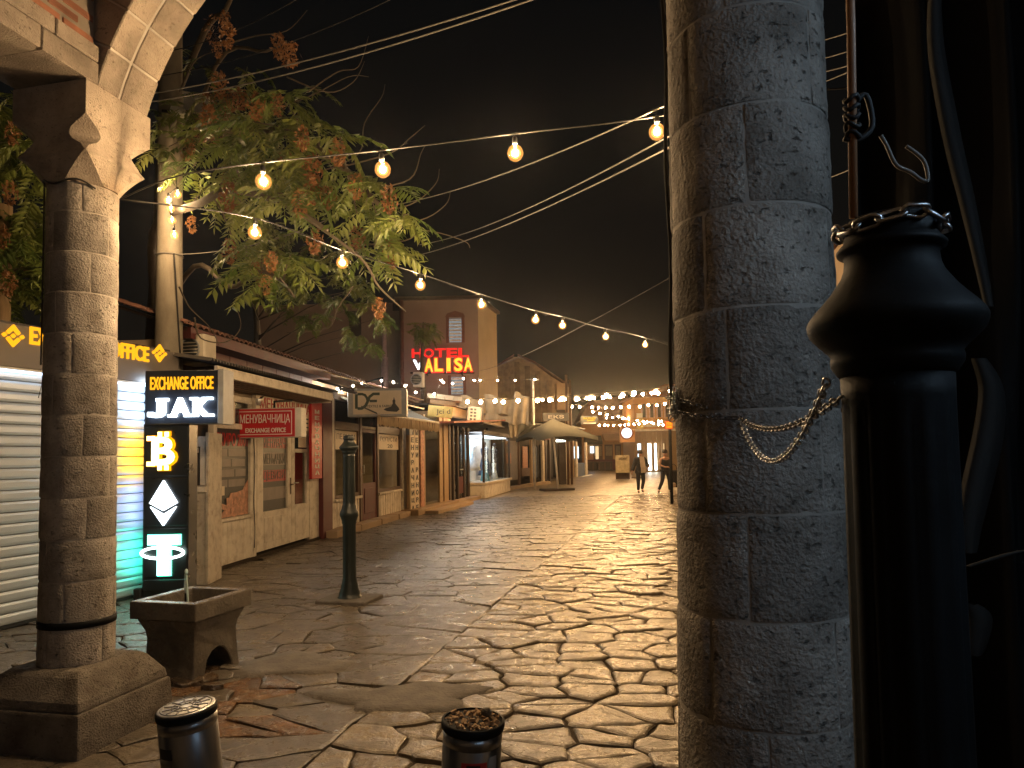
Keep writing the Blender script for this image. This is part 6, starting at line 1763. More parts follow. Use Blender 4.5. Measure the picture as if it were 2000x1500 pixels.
def hem(px, Y, w):
    L__, R__ = [], []
    pts = smooth([D(x, y, Y) for x, y in px], 4)
    V = []; F = []
    for i, p in enumerate(pts):
        ww = 1.8 * w * (0.45 + 0.55 * math.sin(PI * (i + 0.5) / len(pts)))
        V += [p + Vector((-ww, 0, 0)), p + Vector((0, -0.012, 0)), p + Vector((ww, 0, 0)), p + Vector((0, 0.01, 0))]
    for i in range(len(pts) - 1):
        for k in range(4): F.append((4 * i + k, 4 * i + (k + 1) % 4, 4 * i + 4 + (k + 1) % 4, 4 * i + 4 + k))
    MB().add(V, F, True).build('hem', 'tarp_edge', tarp)
HY_ = 2.05
hem(((1838, -60), (1826, 0), (1828, 90), (1842, 180), (1864, 290), (1888, 390), (1912, 500), (1932, 600)), HY_, 0.016)
hem(((1912, 700), (1936, 760), (1930, 850), (1908, 950), (1893, 1030), (1892, 1080)), HY_, 0.026)
hem(((1893, 1105), (1930, 1094), (1985, 1078), (2040, 1070)), HY_, 0.011)
hem(((1896, 1180), (1912, 1210), (1904, 1280)), HY_, 0.022)

# ------------------------------------------------------------------ string lights
def sphere(r, nu=10, nv=7, cx=0, cz=0):
    return [(max(0.0008, r * math.sin(PI * k / nv)), cz - r * math.cos(PI * k / nv)) for k in range(nv + 1)]
glass_me = MB().lathe([(0.003, -0.086), (0.020, -0.082), (0.036, -0.071), (0.046, -0.055), (0.050, -0.036), (0.046, -0.017), (0.036, 0.0), (0.020, 0.011), (0.014, 0.02)], 14, cap=False).mesh('bulb')
core_me = MB().lathe(sphere(0.019, cz=-0.036), 10).mesh('filament')
halo_me = MB().lathe(sphere(0.034, cz=-0.036), 14).mesh('halo_shell'); halo_me.materials.append(M['bulb_halo'])
sock_me = MB().lathe([(0.015, 0.018), (0.017, 0.03), (0.016, 0.06), (0.009, 0.068)], 10).mesh('socket')
far_me = MB().lathe(sphere(0.062, cz=-0.05), 8).mesh('bulb')
glass_me.materials.append(M['bulb_glass']); core_me.materials.append(M['bulb_core']); sock_me.materials.append(M['rubber']); far_me.materials.append(M['bulb_far'])
def string(label, pts, bulbs, far=False, r=0.005, fat=1.0):
    s = thing('string_light', label, 'string lights', pts[0], 0, 'warm bulb strings over the street')
    o0 = Vector(pts[0])
    MB().tube([Vector(p) - o0 for p in pts], r, 5).build('cable', 'cable', s)
    for b in bulbs:
        p = Vector(b) - o0
        if far:
            link('bulb', far_me, None, s, p)
        else:
            g_ = link('bulb', glass_me, None, s, p); g_.rotation_euler = (random.uniform(-0.1, 0.1), random.uniform(-0.1, 0.1), 0)
            link('filament', core_me, None, g_).scale = (fat,) * 3; link('halo_shell', halo_me, None, g_); link('socket', sock_me, None, g_)
    return s
def resample(P_, n):
    return P_
# A: from the slim column across to the right
a0_ = CL + Vector((0.24, -0.02, 3.24)); a1_ = Vector((3.9, 4.2, 3.80))
def lineA(t): return Vector((CL.x + 0.24 + (a1_.x - CL.x - 0.24) * t, 4.38 + (a1_.y - 4.38) * t, 0))
bA, pA = [], [a0_]
for px, py in ((348, 378), (512, 352), (748, 328), (1007, 296), (1287, 255), (1560, 205)):
    t = min((abs(pix((lineA(k / 400).x, lineA(k / 400).y, 3.3))[0] - px), k / 400) for k in range(401))[1]
    q = lineA(t); z = D(px, py, q.y).z; q.z = z + 0.026
    bA.append(q); pA.append(q + Vector((0, 0, 0.085 if px < 1200 else 0.06)))
pA.append(a1_)
aq = thing('corner_post', 'tall dark timber post holding the far end of the nearest bulb string', 'post', (3.92, 4.2, 0))
MB().tube([(0, 0, -0.05), (0, 0, 4.1)], 0.06, 10).build('shaft', 'dark_wood', aq)
string('nearest string of warm bulbs rising from the slim column to the right', smooth(pA), bA[1:-1])
# B: from the slim column away over the street
def lineB(s): return Vector((CL.x + 0.24 + 5.26 * s, 4.35 + 7.7 * s, 0))
bB, pB = [], [a0_ + Vector((0, 0, 0.0))]
for px, py in ((497, 452), (667, 511), (822, 555), (941, 593), (1047, 623), (1099, 634), (1183, 656), (1260, 672)):
    s = min((abs(pix((lineB(k / 500).x, lineB(k / 500).y, 3.2))[0] - px), k / 500) for k in range(500))[1]
    q = lineB(s); q.z = D(px, py, q.y).z + 0.026; bB.append(q); pB.append(q + Vector((0, 0, 0.072)))
ee = lineB(1.2); pB.append(Vector((ee.x, ee.y, 3.35)))
string('long string of warm bulbs running from the slim column away over the street', smooth(pB), bB)
# cluster hanging beside the concrete pole
cl_px = ((347, 378), (329, 390), (334, 405), (336, 428), (340, 457))
cb_ = [D(x, y, 8.9) for x, y in cl_px]
string('short tangle of five warm bulbs hanging at the concrete pole', [D(345, 352, 8.9), D(345, 366, 8.9), D(331, 378, 8.9), D(336, 394, 8.9), D(337, 415, 8.9), D(341, 445, 8.9)], [p + Vector((0, 0, 0.02)) for p in cb_], fat=0.55)
def far_string(label, p0, Y0, p1, Y1, n, sag=0.0, skip=(), jit=0.3, seed=1):
    a, b = D(*p0, Y0), D(*p1, Y1)
    P_ = catenary(a, b, sag, 24); rr_ = random.Random(seed); bl = []
    for k in range(n):
        t = (k + 0.5 + rr_.uniform(-jit, jit)) / n
        i = min(23, int(t * 24)); q = P_[i].lerp(P_[i + 1], t * 24 - i); bl.append(q - Vector((0, 0, 0.03 + rr_.uniform(0, 0.05))))
    string(label, P_, bl, True, 0.008)
far_string('string of warm bulbs over the canvas awnings, first across the street', (905, 779), 25, (1322, 754), 21, 15, 0.10, seed=3)
far_string('second string of warm bulbs crossing above the parasol', (1050, 776), 33, (1322, 758), 29, 15, 0.10, seed=5)
far_string('third string of warm bulbs, below the second', (1098, 789), 42, (1312, 783), 38, 13, 0.18, seed=8)
far_string('slanting string of warm bulbs running down toward the round sign', (1150, 799), 42, (1300, 828), 58, 12, 0.05, seed=9)
far_string('lowest far string of warm bulbs before the orange house', (1166, 828), 58, (1312, 816), 52, 14, 0.15, seed=12)
far_string('farthest string of warm bulbs over the street end', (1160, 812), 68, (1300, 808), 66, 9, 0.2, seed=14)

fl_px = [(660, 758, 15.6), (690, 752, 17.0), (706, 748, 17.6), (745, 742, 19), (768, 745, 18), (792, 752, 19.5), (812, 765, 20.5), (848, 768, 22), (862, 742, 23), (866, 746, 23.2), (884, 748, 24), (905, 738, 25), (926, 742, 26), (938, 742, 26.5), (972, 742, 28), (1006, 742, 30), (1044, 741, 33)]
fp_ = [D(x, y, Y) for x, y, Y in fl_px]
fairy = thing('fairy_lights', 'long string of tiny pale lights along the eaves of the left shops', 'string lights', fp_[0])
MB().tube([p - fp_[0] for p in smooth(fp_, 3)], 0.004, 4).build('cable', 'cable', fairy)
fy_me = MB().lathe(sphere(0.022, cz=-0.02), 8).mesh('bulb'); fy_me.materials.append(M['fairy'])
for p in fp_: link('bulb', fy_me, None, fairy, p - fp_[0])
# ------------------------------------------------------------------ overhead wires
def wire(label, a, b, sag=0.1, r=0.007, m='cable_grey'):
    cable('overhead_wire', label, catenary(a, b, sag, 18), r, m, 'wire', 'overhead wires')
wire('overhead wire from the stone arch up to the right, lower of a close pair', D(250, 205, 8.5), D(1100, -22, 5.2), 0.12)
wire('overhead wire from the stone arch up to the right, upper of a close pair', D(250, 190, 8.5), D(1120, -38, 5.2), 0.10)
wire('overhead wire crossing the tree above the floodlight', D(300, 150, 9.4), D(800, -20, 8), 0.15, 0.006, 'cable')
wire('overhead wire through the bare top twigs of the tree', D(330, 100, 9.4), D(640, -40, 8), 0.12, 0.006, 'cable')
wire('thin wire from the tree up to the big column above the bulb strings', D(740, 405, 9.0), D(1302, 205, 4.2), 0.10, 0.005)
wire('thin wire from the tree top to the bulb at the big column edge', D(820, 478, 12.0), D(1310, 265, 4.6), 0.12, 0.006)
wire('lower thin wire slanting from the tree to the big column', D(770, 508, 12.0), D(1312, 286, 4.6), 0.12, 0.006)
wire('thin wire from the concrete pole to the lower leaves of the tree', D(345, 497, 9.4), D(660, 420, 9.0), 0.12, 0.006)
wire('thin wire crossing the dark sky above the hotel roof', D(935, 725, 37), D(1330, 530, 10), 0.2, 0.008, 'cable')
for k, (y0, y1) in enumerate(((75, 55), (110, 92), (135, 122), (162, 125), (352, 318))):
    wire('short wire seen just right of the big column, ' + ('topmost', 'second from the top', 'third from the top', 'fourth from the top', 'lowest')[k], D(1560, y0 + 14, 7), D(1720, y1 - 14, 5), 0.02, 0.005)
wire('slack black cable bent round the side of the concrete pole', D(340, 495, 9.4), D(352, 690, 9.5), 0.0, 0.012, 'cable')

# ------------------------------------------------------------------ board, tubs, people
sb = G(1217, 936)
sbo = thing('sandwich_board', 'tall yellow menu board on legs standing in the middle of the street', 'sign', sb, R(-6))
k_ = sb.y / 1400
box('panel', 'menu_board', sbo, -14 * k_, 13 * k_, -0.03, 0.03, 0.42, 47 * k_, rot=(R(-6), 0, 0))
for x in (-14, 11): box('leg', 'brown_wood', sbo, x * k_, (x + 2) * k_, -0.03, 0.03, 0, 0.45)
box('rear_frame', 'brown_wood', sbo, -13 * k_, 12 * k_, 0.35, 0.39, 0, 1.2, rot=(R(10), 0, 0))
text('МЕНИ', 0.5, 0.16, 'brown_wood', sbo, (0, -0.08, 40 * k_), 0.01, 0.02)
lb = G(1246, 934)
lbo = thing('low_board', 'low framed board leaning beside the tall yellow menu board', 'sign', (lb.x, lb.y, 0), R(-6))
box('panel', 'cream_dirty', lbo, -12 * k_, 8 * k_, 0, 0.04, 0.06, 14 * k_); box('frame', 'brown_wood', lbo, -13 * k_, 9 * k_, 0.0, 0.05, 0.0, 0.055)
for px, w_, lab in ((1158, 11, 'left dark wooden tub before the orange house'), (1181, 14, 'right dark wooden tub before the orange house')):
    p = G(px, 918.5); kk = p.y / 1400
    t = thing('planter', lab, 'planter', (p.x, p.y, 0), 0, 'dark wooden tubs at the street end')
    box('tub', 'dark_wood', t, -w_ * kk, w_ * kk, -0.4, 0.4, 0, 16 * kk, bevel=0.03)
    for s in (-0.8, 0, 0.8): box('batten', 'brown_wood', t, s * w_ * kk - 0.05, s * w_ * kk + 0.05, -0.45, -0.401, 0.05, 15 * kk)
    box('rim', 'brown_wood', t, -w_ * kk - 0.03, w_ * kk + 0.03, -0.47, 0.43, 16 * kk + 0.001, 17 * kk)
tb_ = G(1292, 917); tt = thing('low_table', 'low wooden table in front of the bright shop doors on the right', 'table', (tb_.x, tb_.y, 0))
box('top', 'tan_wood', tt, -1.1, 1.1, -0.4, 0.4, 0.62, 0.70)
for x in (-1, 1):
    for y in (-0.3, 0.3): box('leg', 'brown_wood', tt, x - 0.04, x + 0.04, y - 0.04, y + 0.04, 0, 0.62)

def skin(name, joints, edges, m, parent=None, sub=2):
    """one continuous surface grown round a skeleton"""
    me = bpy.data.meshes.new(name); keys = list(joints)
    me.from_pydata([joints[k][0] for k in keys], [(keys.index(a), keys.index(b)) for a, b in edges], [])
    o = bpy.data.objects.new(name, me); COL.objects.link(o)
    mod = o.modifiers.new('skin', 'SKIN'); mod.use_smooth_shade = True
    for i, k in enumerate(keys):
        r_ = joints[k][1]; r_ = r_ if isinstance(r_, tuple) else (r_, r_)
        me.skin_vertices[0].data[i].radius = r_
        me.skin_vertices[0].data[i].use_root = (i == 0)
    s = o.modifiers.new('sub', 'SUBSURF'); s.levels = sub; s.render_levels = sub
    dg = bpy.context.evaluated_depsgraph_get(); dg.update()
    ev_ = bpy.data.meshes.new_from_object(o.evaluated_get(dg))
    bpy.data.objects.remove(o); bpy.data.meshes.remove(me)
    ev_.name = name
    for p in ev_.polygons: p.use_smooth = True
    ev_.materials.clear()
    return link(name, ev_, m, parent)
def person(label, loc, rz, J, top_m, top_edges, extra):
    p = thing('person', label, 'person', loc, rz)
    B_ = dict(J)
    edges = [('pel', 'bel'), ('bel', 'chest'), ('chest', 'neck'), ('neck', 'jaw'), ('jaw', 'skull'), ('jaw', 'nose'),
             ('pel', 'hipL'), ('hipL', 'kneL'), ('kneL', 'ankL'), ('ankL', 'toeL'), ('pel', 'hipR'), ('hipR', 'kneR'), ('kneR', 'ankR'), ('ankR', 'toeR'),
             ('chest', 'shoL'), ('shoL', 'elbL'), ('elbL', 'wriL'), ('wriL', 'palL'), ('chest', 'shoR'), ('shoR', 'elbR'), ('elbR', 'wriR'), ('wriR', 'palR')]
    for s in 'LR':
        w, q = Vector(J['wri' + s][0]), Vector(J['pal' + s][0]); d = (q - w).normalized()
        sd_ = d.cross(Vector((0, 1, 0))); sd_ = sd_.normalized() if sd_.length > 0.1 else Vector((1, 0, 0))
        for i, (off, L) in enumerate(((-0.03, 0.06), (-0.01, 0.075), (0.012, 0.072), (0.032, 0.055))):
            B_['f%s%d' % (s, i)] = (q + sd_ * off + d * L, 0.009); edges.append(('pal' + s, 'f%s%d' % (s, i)))
        B_['t' + s] = (w.lerp(q, 0.5) + Vector((0, -0.045, 0)) + d * 0.02, 0.010); edges.append(('pal' + s, 't' + s))
    skin('body', B_, edges, 'skin', p)
    def grow(keys, dr): return {k: (J[k][0], tuple(x + dr for x in (J[k][1] if isinstance(J[k][1], tuple) else (J[k][1],) * 2))) for k in keys}
    skin('trousers', grow(('pel', 'hipL', 'kneL', 'ankL', 'hipR', 'kneR', 'ankR'), 0.022), [('pel', 'hipL'), ('hipL', 'kneL'), ('kneL', 'ankL'), ('pel', 'hipR'), ('hipR', 'kneR'), ('kneR', 'ankR')], 'cloth_black', p)
    ks = ('bel', 'chest', 'pel') + tuple(dict.fromkeys(k for e in top_edges for k in e if k not in ('bel', 'chest', 'pel')))
    skin('top', grow(ks, 0.046), [('pel', 'bel'), ('bel', 'chest')] + top_edges, top_m, p)
    for s in 'LR':
        a, t = Vector(J['ank' + s][0]), Vector(J['toe' + s][0])
        skin('shoe', {'h': (a + Vector((0, 0, -0.045)), 0.05), 'm': (a.lerp(t, 0.5) + Vector((0, 0, -0.02)), 0.05), 't': (t, 0.042)}, [('h', 'm'), ('m', 't')], 'cloth_black', p)
    sk, jw_ = Vector(J['skull'][0]), Vector(J['jaw'][0])
    MB().lathe([(0.112, sk.z - 0.04), (0.118, sk.z + 0.02), (0.10, sk.z + 0.085), (0.06, sk.z + 0.12), (0.01, sk.z + 0.132)], 16, sk.x, sk.y + 0.022).build('hair', 'hair', p)
    for s in (-1, 1):
        MB().lathe([(0.004, -0.012), (0.012, 0), (0.004, 0.012)], 8, sk.x + s * 0.035, sk.y - 0.098).build('eye', 'black_print', p, (0, 0, sk.z - 0.05))
        MB().lathe([(0.006, -0.03), (0.02, 0.0), (0.012, 0.03)], 8, sk.x + s * 0.105, sk.y + 0.0).build('ear', 'skin', p, (0, 0, sk.z - 0.05))
    box('mouth', 'red_print', p, jw_.x - 0.022, jw_.x + 0.022, jw_.y - 0.084, jw_.y - 0.076, jw_.z - 0.012, jw_.z - 0.002)
    extra(p)
    return p
def base_pose():
    return {'pel': ((0, 0, 0.93), (0.15, 0.11)), 'bel': ((0, 0, 1.10), (0.14, 0.10)), 'chest': ((0, 0.0, 1.33), (0.17, 0.11)), 'neck': ((0, 0.0, 1.49), 0.055), 'jaw': ((0, -0.03, 1.575), 0.07), 'skull': ((0, -0.01, 1.66), (0.085, 0.10)), 'nose': ((0, -0.115, 1.60), 0.014),
            'hipL': ((-0.10, 0, 0.86), 0.09), 'kneL': ((-0.115, -0.02, 0.48), 0.058), 'ankL': ((-0.12, 0.02, 0.09), 0.04), 'toeL': ((-0.14, -0.13, 0.04), 0.035),
            'hipR': ((0.10, 0, 0.86), 0.09), 'kneR': ((0.115, -0.02, 0.48), 0.058), 'ankR': ((0.12, 0.02, 0.09), 0.04), 'toeR': ((0.15, -0.13, 0.04), 0.035),
            'shoL': ((-0.19, 0, 1.40), 0.062), 'elbL': ((-0.28, 0.02, 1.12), 0.045), 'wriL': ((-0.36, -0.03, 0.90), 0.030), 'palL': ((-0.385, -0.05, 0.82), (0.035, 0.022)),
            'shoR': ((0.19, 0, 1.40), 0.062), 'elbR': ((0.30, 0.02, 1.16), 0.045), 'wriR': ((0.30, -0.20, 1.08), 0.030), 'palR': ((0.29, -0.28, 1.08), (0.035, 0.022))}
J = base_pose()
J.update({'kneL': ((-0.12, -0.05, 0.48), 0.06), 'ankL': ((-0.12, -0.02, 0.09), 0.04), 'toeL': ((-0.13, -0.17, 0.04), 0.035), 'kneR': ((0.10, -0.06, 0.48), 0.06), 'ankR': ((0.10, 0.16, 0.13), 0.04), 'toeR': ((0.12, 0.03, 0.04), 0.035)})
def jacket_extra(p):
    V = [(-0.05, -0.165, 1.50), (0.10, -0.165, 1.47), (0.13, -0.19, 1.25), (0.16, -0.20, 0.98), (0.15, -0.19, 0.84), (-0.02, -0.19, 0.84), (-0.03, -0.20, 1.05), (-0.05, -0.19, 1.25)]
    n = len(V); V2 = [(x, y + 0.12, z) for x, y, z in V]
    MB().add(V + V2, [tuple(range(n)), tuple(range(2 * n - 1, n - 1, -1))] + [(i, (i + 1) % n, n + (i + 1) % n, n + i) for i in range(n)]).build('shirt_front', 'cloth_beige', p, bevel=0.015)
    MB().lathe([(0.235, 0.80), (0.225, 0.9), (0.20, 1.05)], 20, cap=False, flute=lambda i, k: 0.8 + 0.2 * abs(math.cos(2 * PI * k / 20))).build('jacket_hem', 'cloth_black', p)
m1 = G(1252, 962)
person('person in an open black jacket over a pale beige shirt walking toward the camera', (m1.x, m1.y, 0), R(8), J, 'cloth_black', [('chest', 'shoL'), ('shoL', 'elbL'), ('elbL', 'wriL'), ('chest', 'shoR'), ('shoR', 'elbR'), ('elbR', 'wriR')], jacket_extra)
J2 = base_pose()
J2.update({'kneL': ((-0.16, -0.02, 0.48), 0.06), 'ankL': ((-0.30, 0.05, 0.11), 0.04), 'toeL': ((-0.36, -0.07, 0.04), 0.035), 'kneR': ((0.12, -0.10, 0.49), 0.06), 'ankR': ((0.14, -0.06, 0.09), 0.04), 'toeR': ((0.20, -0.2, 0.04), 0.035),
           'elbL': ((-0.27, -0.04, 1.14), 0.045), 'wriL': ((-0.10, -0.22, 1.05), 0.03), 'palL': ((-0.03, -0.26, 1.05), (0.035, 0.022)), 'elbR': ((0.28, -0.02, 1.13), 0.045), 'wriR': ((0.16, -0.22, 1.02), 0.03), 'palR': ((0.09, -0.26, 1.02), (0.035, 0.022))})
m2 = G(1301, 962)
person('person in a black t-shirt mid stride beside the big pitted column', (m2.x, m2.y, 0), R(14), J2, 'cloth_black', [('chest', 'shoL'), ('chest', 'shoR')], lambda p: None)
bg = thing('shoulder_bag', 'dark bag with a pale round patch hanging beside the person in the black t-shirt', 'bag', (m2.x + 0.30, m2.y - 0.16, 0.10), R(10))
box('pouch', 'cloth_black', bg, -0.17, 0.17, -0.09, 0.09, 0.12, 0.82, bevel=0.05)
pp = MB().lathe([(0.10, 0), (0.10, 0.012), (0.01, 0.02)], 16).build('pale_patch', 'cloth_beige', bg, (-0.05, -0.09, 0.22)); pp.rotation_euler = (R(90), 0, 0)
MB().tube([(-0.15, 0, 0.8), (-0.12, -0.02, 1.0), (0.0, 0.0, 1.08), (0.12, 0.02, 1.0), (0.15, 0, 0.8)], 0.014, 6).build('strap', 'cloth_black', bg)
# ------------------------------------------------------------------ trees
def leaf_mesh(seed, L=0.40, pairs=8):
    r = random.Random(seed); V, F = [], []
    droop = r.uniform(0.15, 0.5)
    def rp(t): return Vector((L * t * (1 - 0.10 * t), 0.02 * math.sin(2 * t + seed), -droop * L * t * t))
    for i in range(6):
        p = rp(i / 5); V += [p + Vector((0, -0.0025, 0)), p + Vector((0, 0.0025, 0)), p + Vector((0, 0, -0.003))]
    for i in range(5):
        for k in range(3): F.append((3 * i + k, 3 * i + (k + 1) % 3, 3 * i + 3 + (k + 1) % 3, 3 * i + 3 + k))
    def leaflet(base, d, l, w, dr):
        b = len(V); up = Vector((0, 0, 1)); s = d.cross(up).normalized()
        m_ = base + d * l * 0.38
        V.extend([base, m_ + s * w + Vector((0, 0, 0.004 - dr * 0.3)), base + d * l + Vector((0, 0, -dr)), m_ - s * w + Vector((0, 0, 0.004 - dr * 0.3)), m_ + Vector((0, 0, -0.006 - dr * 0.3))])
        F.extend([(b, b + 4, b + 1), (b + 4, b + 2, b + 1), (b, b + 3, b + 4), (b + 4, b + 3, b + 2)])
    for i in range(pairs):
        t = 0.16 + 0.80 * i / (pairs - 1); p = rp(t); fw = (rp(min(1, t + 0.05)) - p).normalized()
        for s in (-1, 1):
            if r.random() < 0.06: continue
            d = (fw * r.uniform(0.35, 0.65) + Vector((0, s, 0)) + Vector((0, 0, r.uniform(-0.4, 0.05)))).normalized()
            l = (0.125 - 0.05 * abs(t - 0.45)) * r.uniform(0.85, 1.15) * L / 0.40
            leaflet(p, d, l, l * 0.185, l * r.uniform(0.05, 0.3))
    leaflet(rp(1), (rp(1) - rp(0.9)).normalized(), 0.09, 0.014, 0.02)
    return V, F
LEAF = [leaf_mesh(k, 0.42 + 0.035 * (k % 4)) for k in range(6)]
def seed_mesh(seed):
    r = random.Random(seed); V, F = [], []
    for k in range(110):
        h = r.random(); rad = 0.085 * math.sin(PI * (0.12 + 0.82 * h)) * math.sqrt(r.random())
        a = r.random() * 2 * PI; c = Vector((rad * math.cos(a), rad * math.sin(a), -0.24 * h))
        d = Vector((r.uniform(-1, 1), r.uniform(-1, 1), r.uniform(-1.2, 0.2))).normalized(); s = d.orthogonal().normalized(); l = r.uniform(0.018, 0.03)
        b = len(V); V += [c - d * l, c + s * l * 0.35, c + d * l, c - s * l * 0.35]; F.append((b, b + 1, b + 2, b + 3))
    return V, F
SEED = [seed_mesh(k) for k in range(4)]
def mk(name, vf, m):
    me = MB().add(*vf).mesh(name, fixn=False); me.materials.append(M[m]); return me
leaf_me = [mk('leaf', v, 'leaf') for v in LEAF]; seed_me = [mk('seed_cluster', v, 'seed') for v in SEED]
def orient(d, roll):
    d = d.normalized(); y = Vector((0, 0, 1)).cross(d)
    y = y.normalized() if y.length > 1e-3 else Vector((0, 1, 0))
    z = d.cross(y); m_ = Matrix((d, y, z)).transposed()
    return m_ @ Matrix.Rotation(roll, 3, 'X')
rt = random.Random(77)
def inside(poly, x, y):
    c = False
    for i in range(len(poly)):
        (x1, y1), (x2, y2) = poly[i], poly[i - 1]
        if (y1 > y) != (y2 > y) and x < (x2 - x1) * (y - y1) / (y2 - y1) + x1: c = not c
    return c
def sample(poly, n, md):
    xs = [p[0] for p in poly]; ys = [p[1] for p in poly]; out = []; tries = 0
    while len(out) < n and tries < 6000:
        tries += 1
        x, y = rt.uniform(min(xs), max(xs)), rt.uniform(min(ys), max(ys))
        if inside(poly, x, y) and all((x - a) ** 2 + (y - b) ** 2 > md * md for a, b in out): out.append((x, y))
    return out
tree = thing('ailanthus_tree', 'big tree with feathery green leaves and rusty seed bunches reaching over the street', 'tree', (-5.9, 11.8, 0))
TO = Vector(tree.location)
limbs = MB()
def limb(pts, r0, r1):
    P_ = smooth([Vector(p) for p in pts], 5); n = len(P_)
    limbs.tube([p - TO for p in P_], [r0 + (r1 - r0) * i / (n - 1) for i in range(n)], 7)
    return P_
MB().tube([Vector((0, 0, -0.05)), Vector((0.05, 0, 1.5)), Vector((0.02, 0, 3.4)), Vector((0.2, -0.2, 5.2)), Vector((0.3, -0.3, 7.5)), Vector((0.1, -0.2, 10))], [0.26, 0.20, 0.18, 0.15, 0.11, 0.05], 10).build('trunk', 'bark', tree)
T1 = TO + Vector((0.05, -0.05, 3.9)); T2 = TO + Vector((0.2, -0.2, 5.3)); T3 = TO + Vector((0.3, -0.3, 7.2))
L1 = limb([T1, D(300, 450, 10.5), D(390, 398, 8.6), D(450, 372, 8.0), D(560, 400, 7.4), D(640, 450, 7.0)], 0.07, 0.018)
L2 = limb([T2, D(330, 300, 10.0), D(450, 262, 8.8), D(560, 262, 8.0), D(660, 320, 7.6), D(730, 390, 7.4), D(782, 440, 7.4)], 0.09, 0.015)
L3 = limb([T2, D(350, 250, 10.5), D(430, 190, 9.4), D(520, 215, 8.8), D(600, 255, 8.4)], 0.07, 0.014)
L4 = limb([T1, D(380, 520, 10.5), D(450, 560, 8.8), D(500, 530, 8.0), D(545, 545, 7.6), D(575, 580, 7.5)], 0.045, 0.012)
L5 = limb([T3, D(400, 60, 10.5), D(440, 20, 9.8), D(470, -60, 9.5)], 0.06, 0.02)
L6 = limb([T2, D(420, 130, 10.2), D(520, 100, 9.6), D(560, 80, 9.4)], 0.04, 0.01)
L7 = limb([L1[-6], D(700, 500, 7.4), D(740, 560, 7.6), D(792, 608, 8.0)], 0.02, 0.007)
bare = [[(540, 330), (620, 335), (700, 300), (712, 240), (745, 190), (752, 165)], [(650, 330), (760, 300), (800, 270), (830, 245)], [(700, 420), (800, 400), (850, 360), (858, 330)], [(720, 440), (820, 430), (870, 400), (880, 372)], [(690, 480), (790, 470), (830, 450), (905, 470), (918, 484)], [(720, 370), (800, 350), (822, 300), (830, 285)],
        [(560, 150), (640, 180), (690, 160), (712, 120)], [(430, 90), (500, 70), (560, 60), (600, 20)], [(380, 620), (392, 660), (440, 668), (470, 640), (462, 600)], [(350, 560), (370, 600), (410, 640), (430, 680)], [(690, 560), (660, 600), (640, 640), (560, 650)], [(350, 180), (380, 120), (420, 100)], [(600, 180), (660, 140), (700, 130), (720, 70)], [(480, 230), (600, 190), (680, 150), (720, 150)]]
for k, b in enumerate(bare):
    limb([D(x, y, 8.6 + 0.12 * i) for i, (x, y) in enumerate(b)], 0.011, 0.003)
leafspots = []      # (position, direction)
seedspots = []
def depth_for(x, y): return 7.6 + 1.6 * max(0, (520 - x) / 220) + rt.uniform(-0.7, 0.9)
crown = [(322, 260), (352, 232), (440, 232), (492, 205), (560, 225), (625, 268), (662, 296), (700, 352), (752, 398), (796, 428), (806, 470), (778, 520), (742, 560), (700, 520), (665, 470), (640, 430), (596, 420), (560, 440), (510, 420), (470, 455), (420, 440), (375, 400), (330, 340)]
low = [(450, 500), (500, 470), (560, 520), (590, 560), (570, 600), (520, 610), (470, 560)]
tips = [((p[0], p[1] - 48), 6) for p in sample(crown, 44, 30)] + [((p[0], p[1] - 44), 5) for p in sample(low, 8, 26)]
for (x, y), n in tips:
    c = D(x, y, depth_for(x, y))
    nearest = min((q for P_ in (L1, L2, L3, L4) for q in P_), key=lambda q: (q - c).length)
    limbs.tube([nearest - TO, nearest.lerp(c, 0.5) - TO + Vector((0, 0, 0.06)), c - TO], [0.012, 0.009, 0.006], 5)
    ax = (c - nearest); ax.z = 0; ax = ax.normalized() if ax.length > 0.05 else Vector((1, 0, 0))
    for k in range(n):
        a = 2 * PI * k / n + rt.uniform(-0.4, 0.4)
        d = Vector((math.cos(a), math.sin(a), rt.uniform(-0.75, 0.15))) + ax * 0.5
        leafspots.append((c + d.normalized() * 0.03, d, rt.uniform(-0.5, 0.5)))
    if rt.random() < 0.20: seedspots.append(c + Vector((0, -0.1, -0.02)))
for x, y in ((440, 30), (425, 90), (445, 55), (545, 75), (560, 98), (570, 90), (430, 150), (408, 215), (470, 180), (500, 190), (395, 235), (440, 330), (447, 365), (612, 350), (640, 372), (615, 455), (530, 500), (520, 545), (455, 185), (415, 40), (365, 285), (740, 590), (375, 430), (440, 205), (420, 250), (405, 190), (590, 255), (660, 280)):
    seedspots.append(D(x, y - 8, depth_for(x, y) - 0.3))
rt.shuffle(leafspots)
# the ~300 leaves seen nearest are single parts, the rest of the crown is joined
leafspots.sort(key=lambda q: q[0].y)
rest = MB()
for i, (p, d, roll) in enumerate(leafspots):
    mm = orient(d, roll); v = rt.randrange(6); s = rt.uniform(0.8, 1.2)
    if i < 300:
        o = bpy.data.objects.new('leaf', leaf_me[v]); COL.objects.link(o); o.parent = tree
        o.matrix_local = Matrix.Translation(p - TO) @ (mm * s).to_4x4()
    else:
        rest.tone = rt.random(); rest.add([p - TO + mm @ (q * s) for q in LEAF[v][0]], LEAF[v][1])
for x, y, n in ((415, 180, 5), (470, 150, 4), (380, 120, 5), (590, 190, 5), (520, 160, 4), (340, 200, 4)):
    for k in range(n):
        a = rt.random() * 6.3; rest.tone = rt.random(); p = D(x + rt.uniform(-30, 30), y + rt.uniform(-30, 30), 10.2); mm = orient(Vector((math.cos(a), math.sin(a), -0.4)), 0); v = rt.randrange(6)
        rest.add([p - TO + mm @ q for q in LEAF[v][0]], LEAF[v][1])
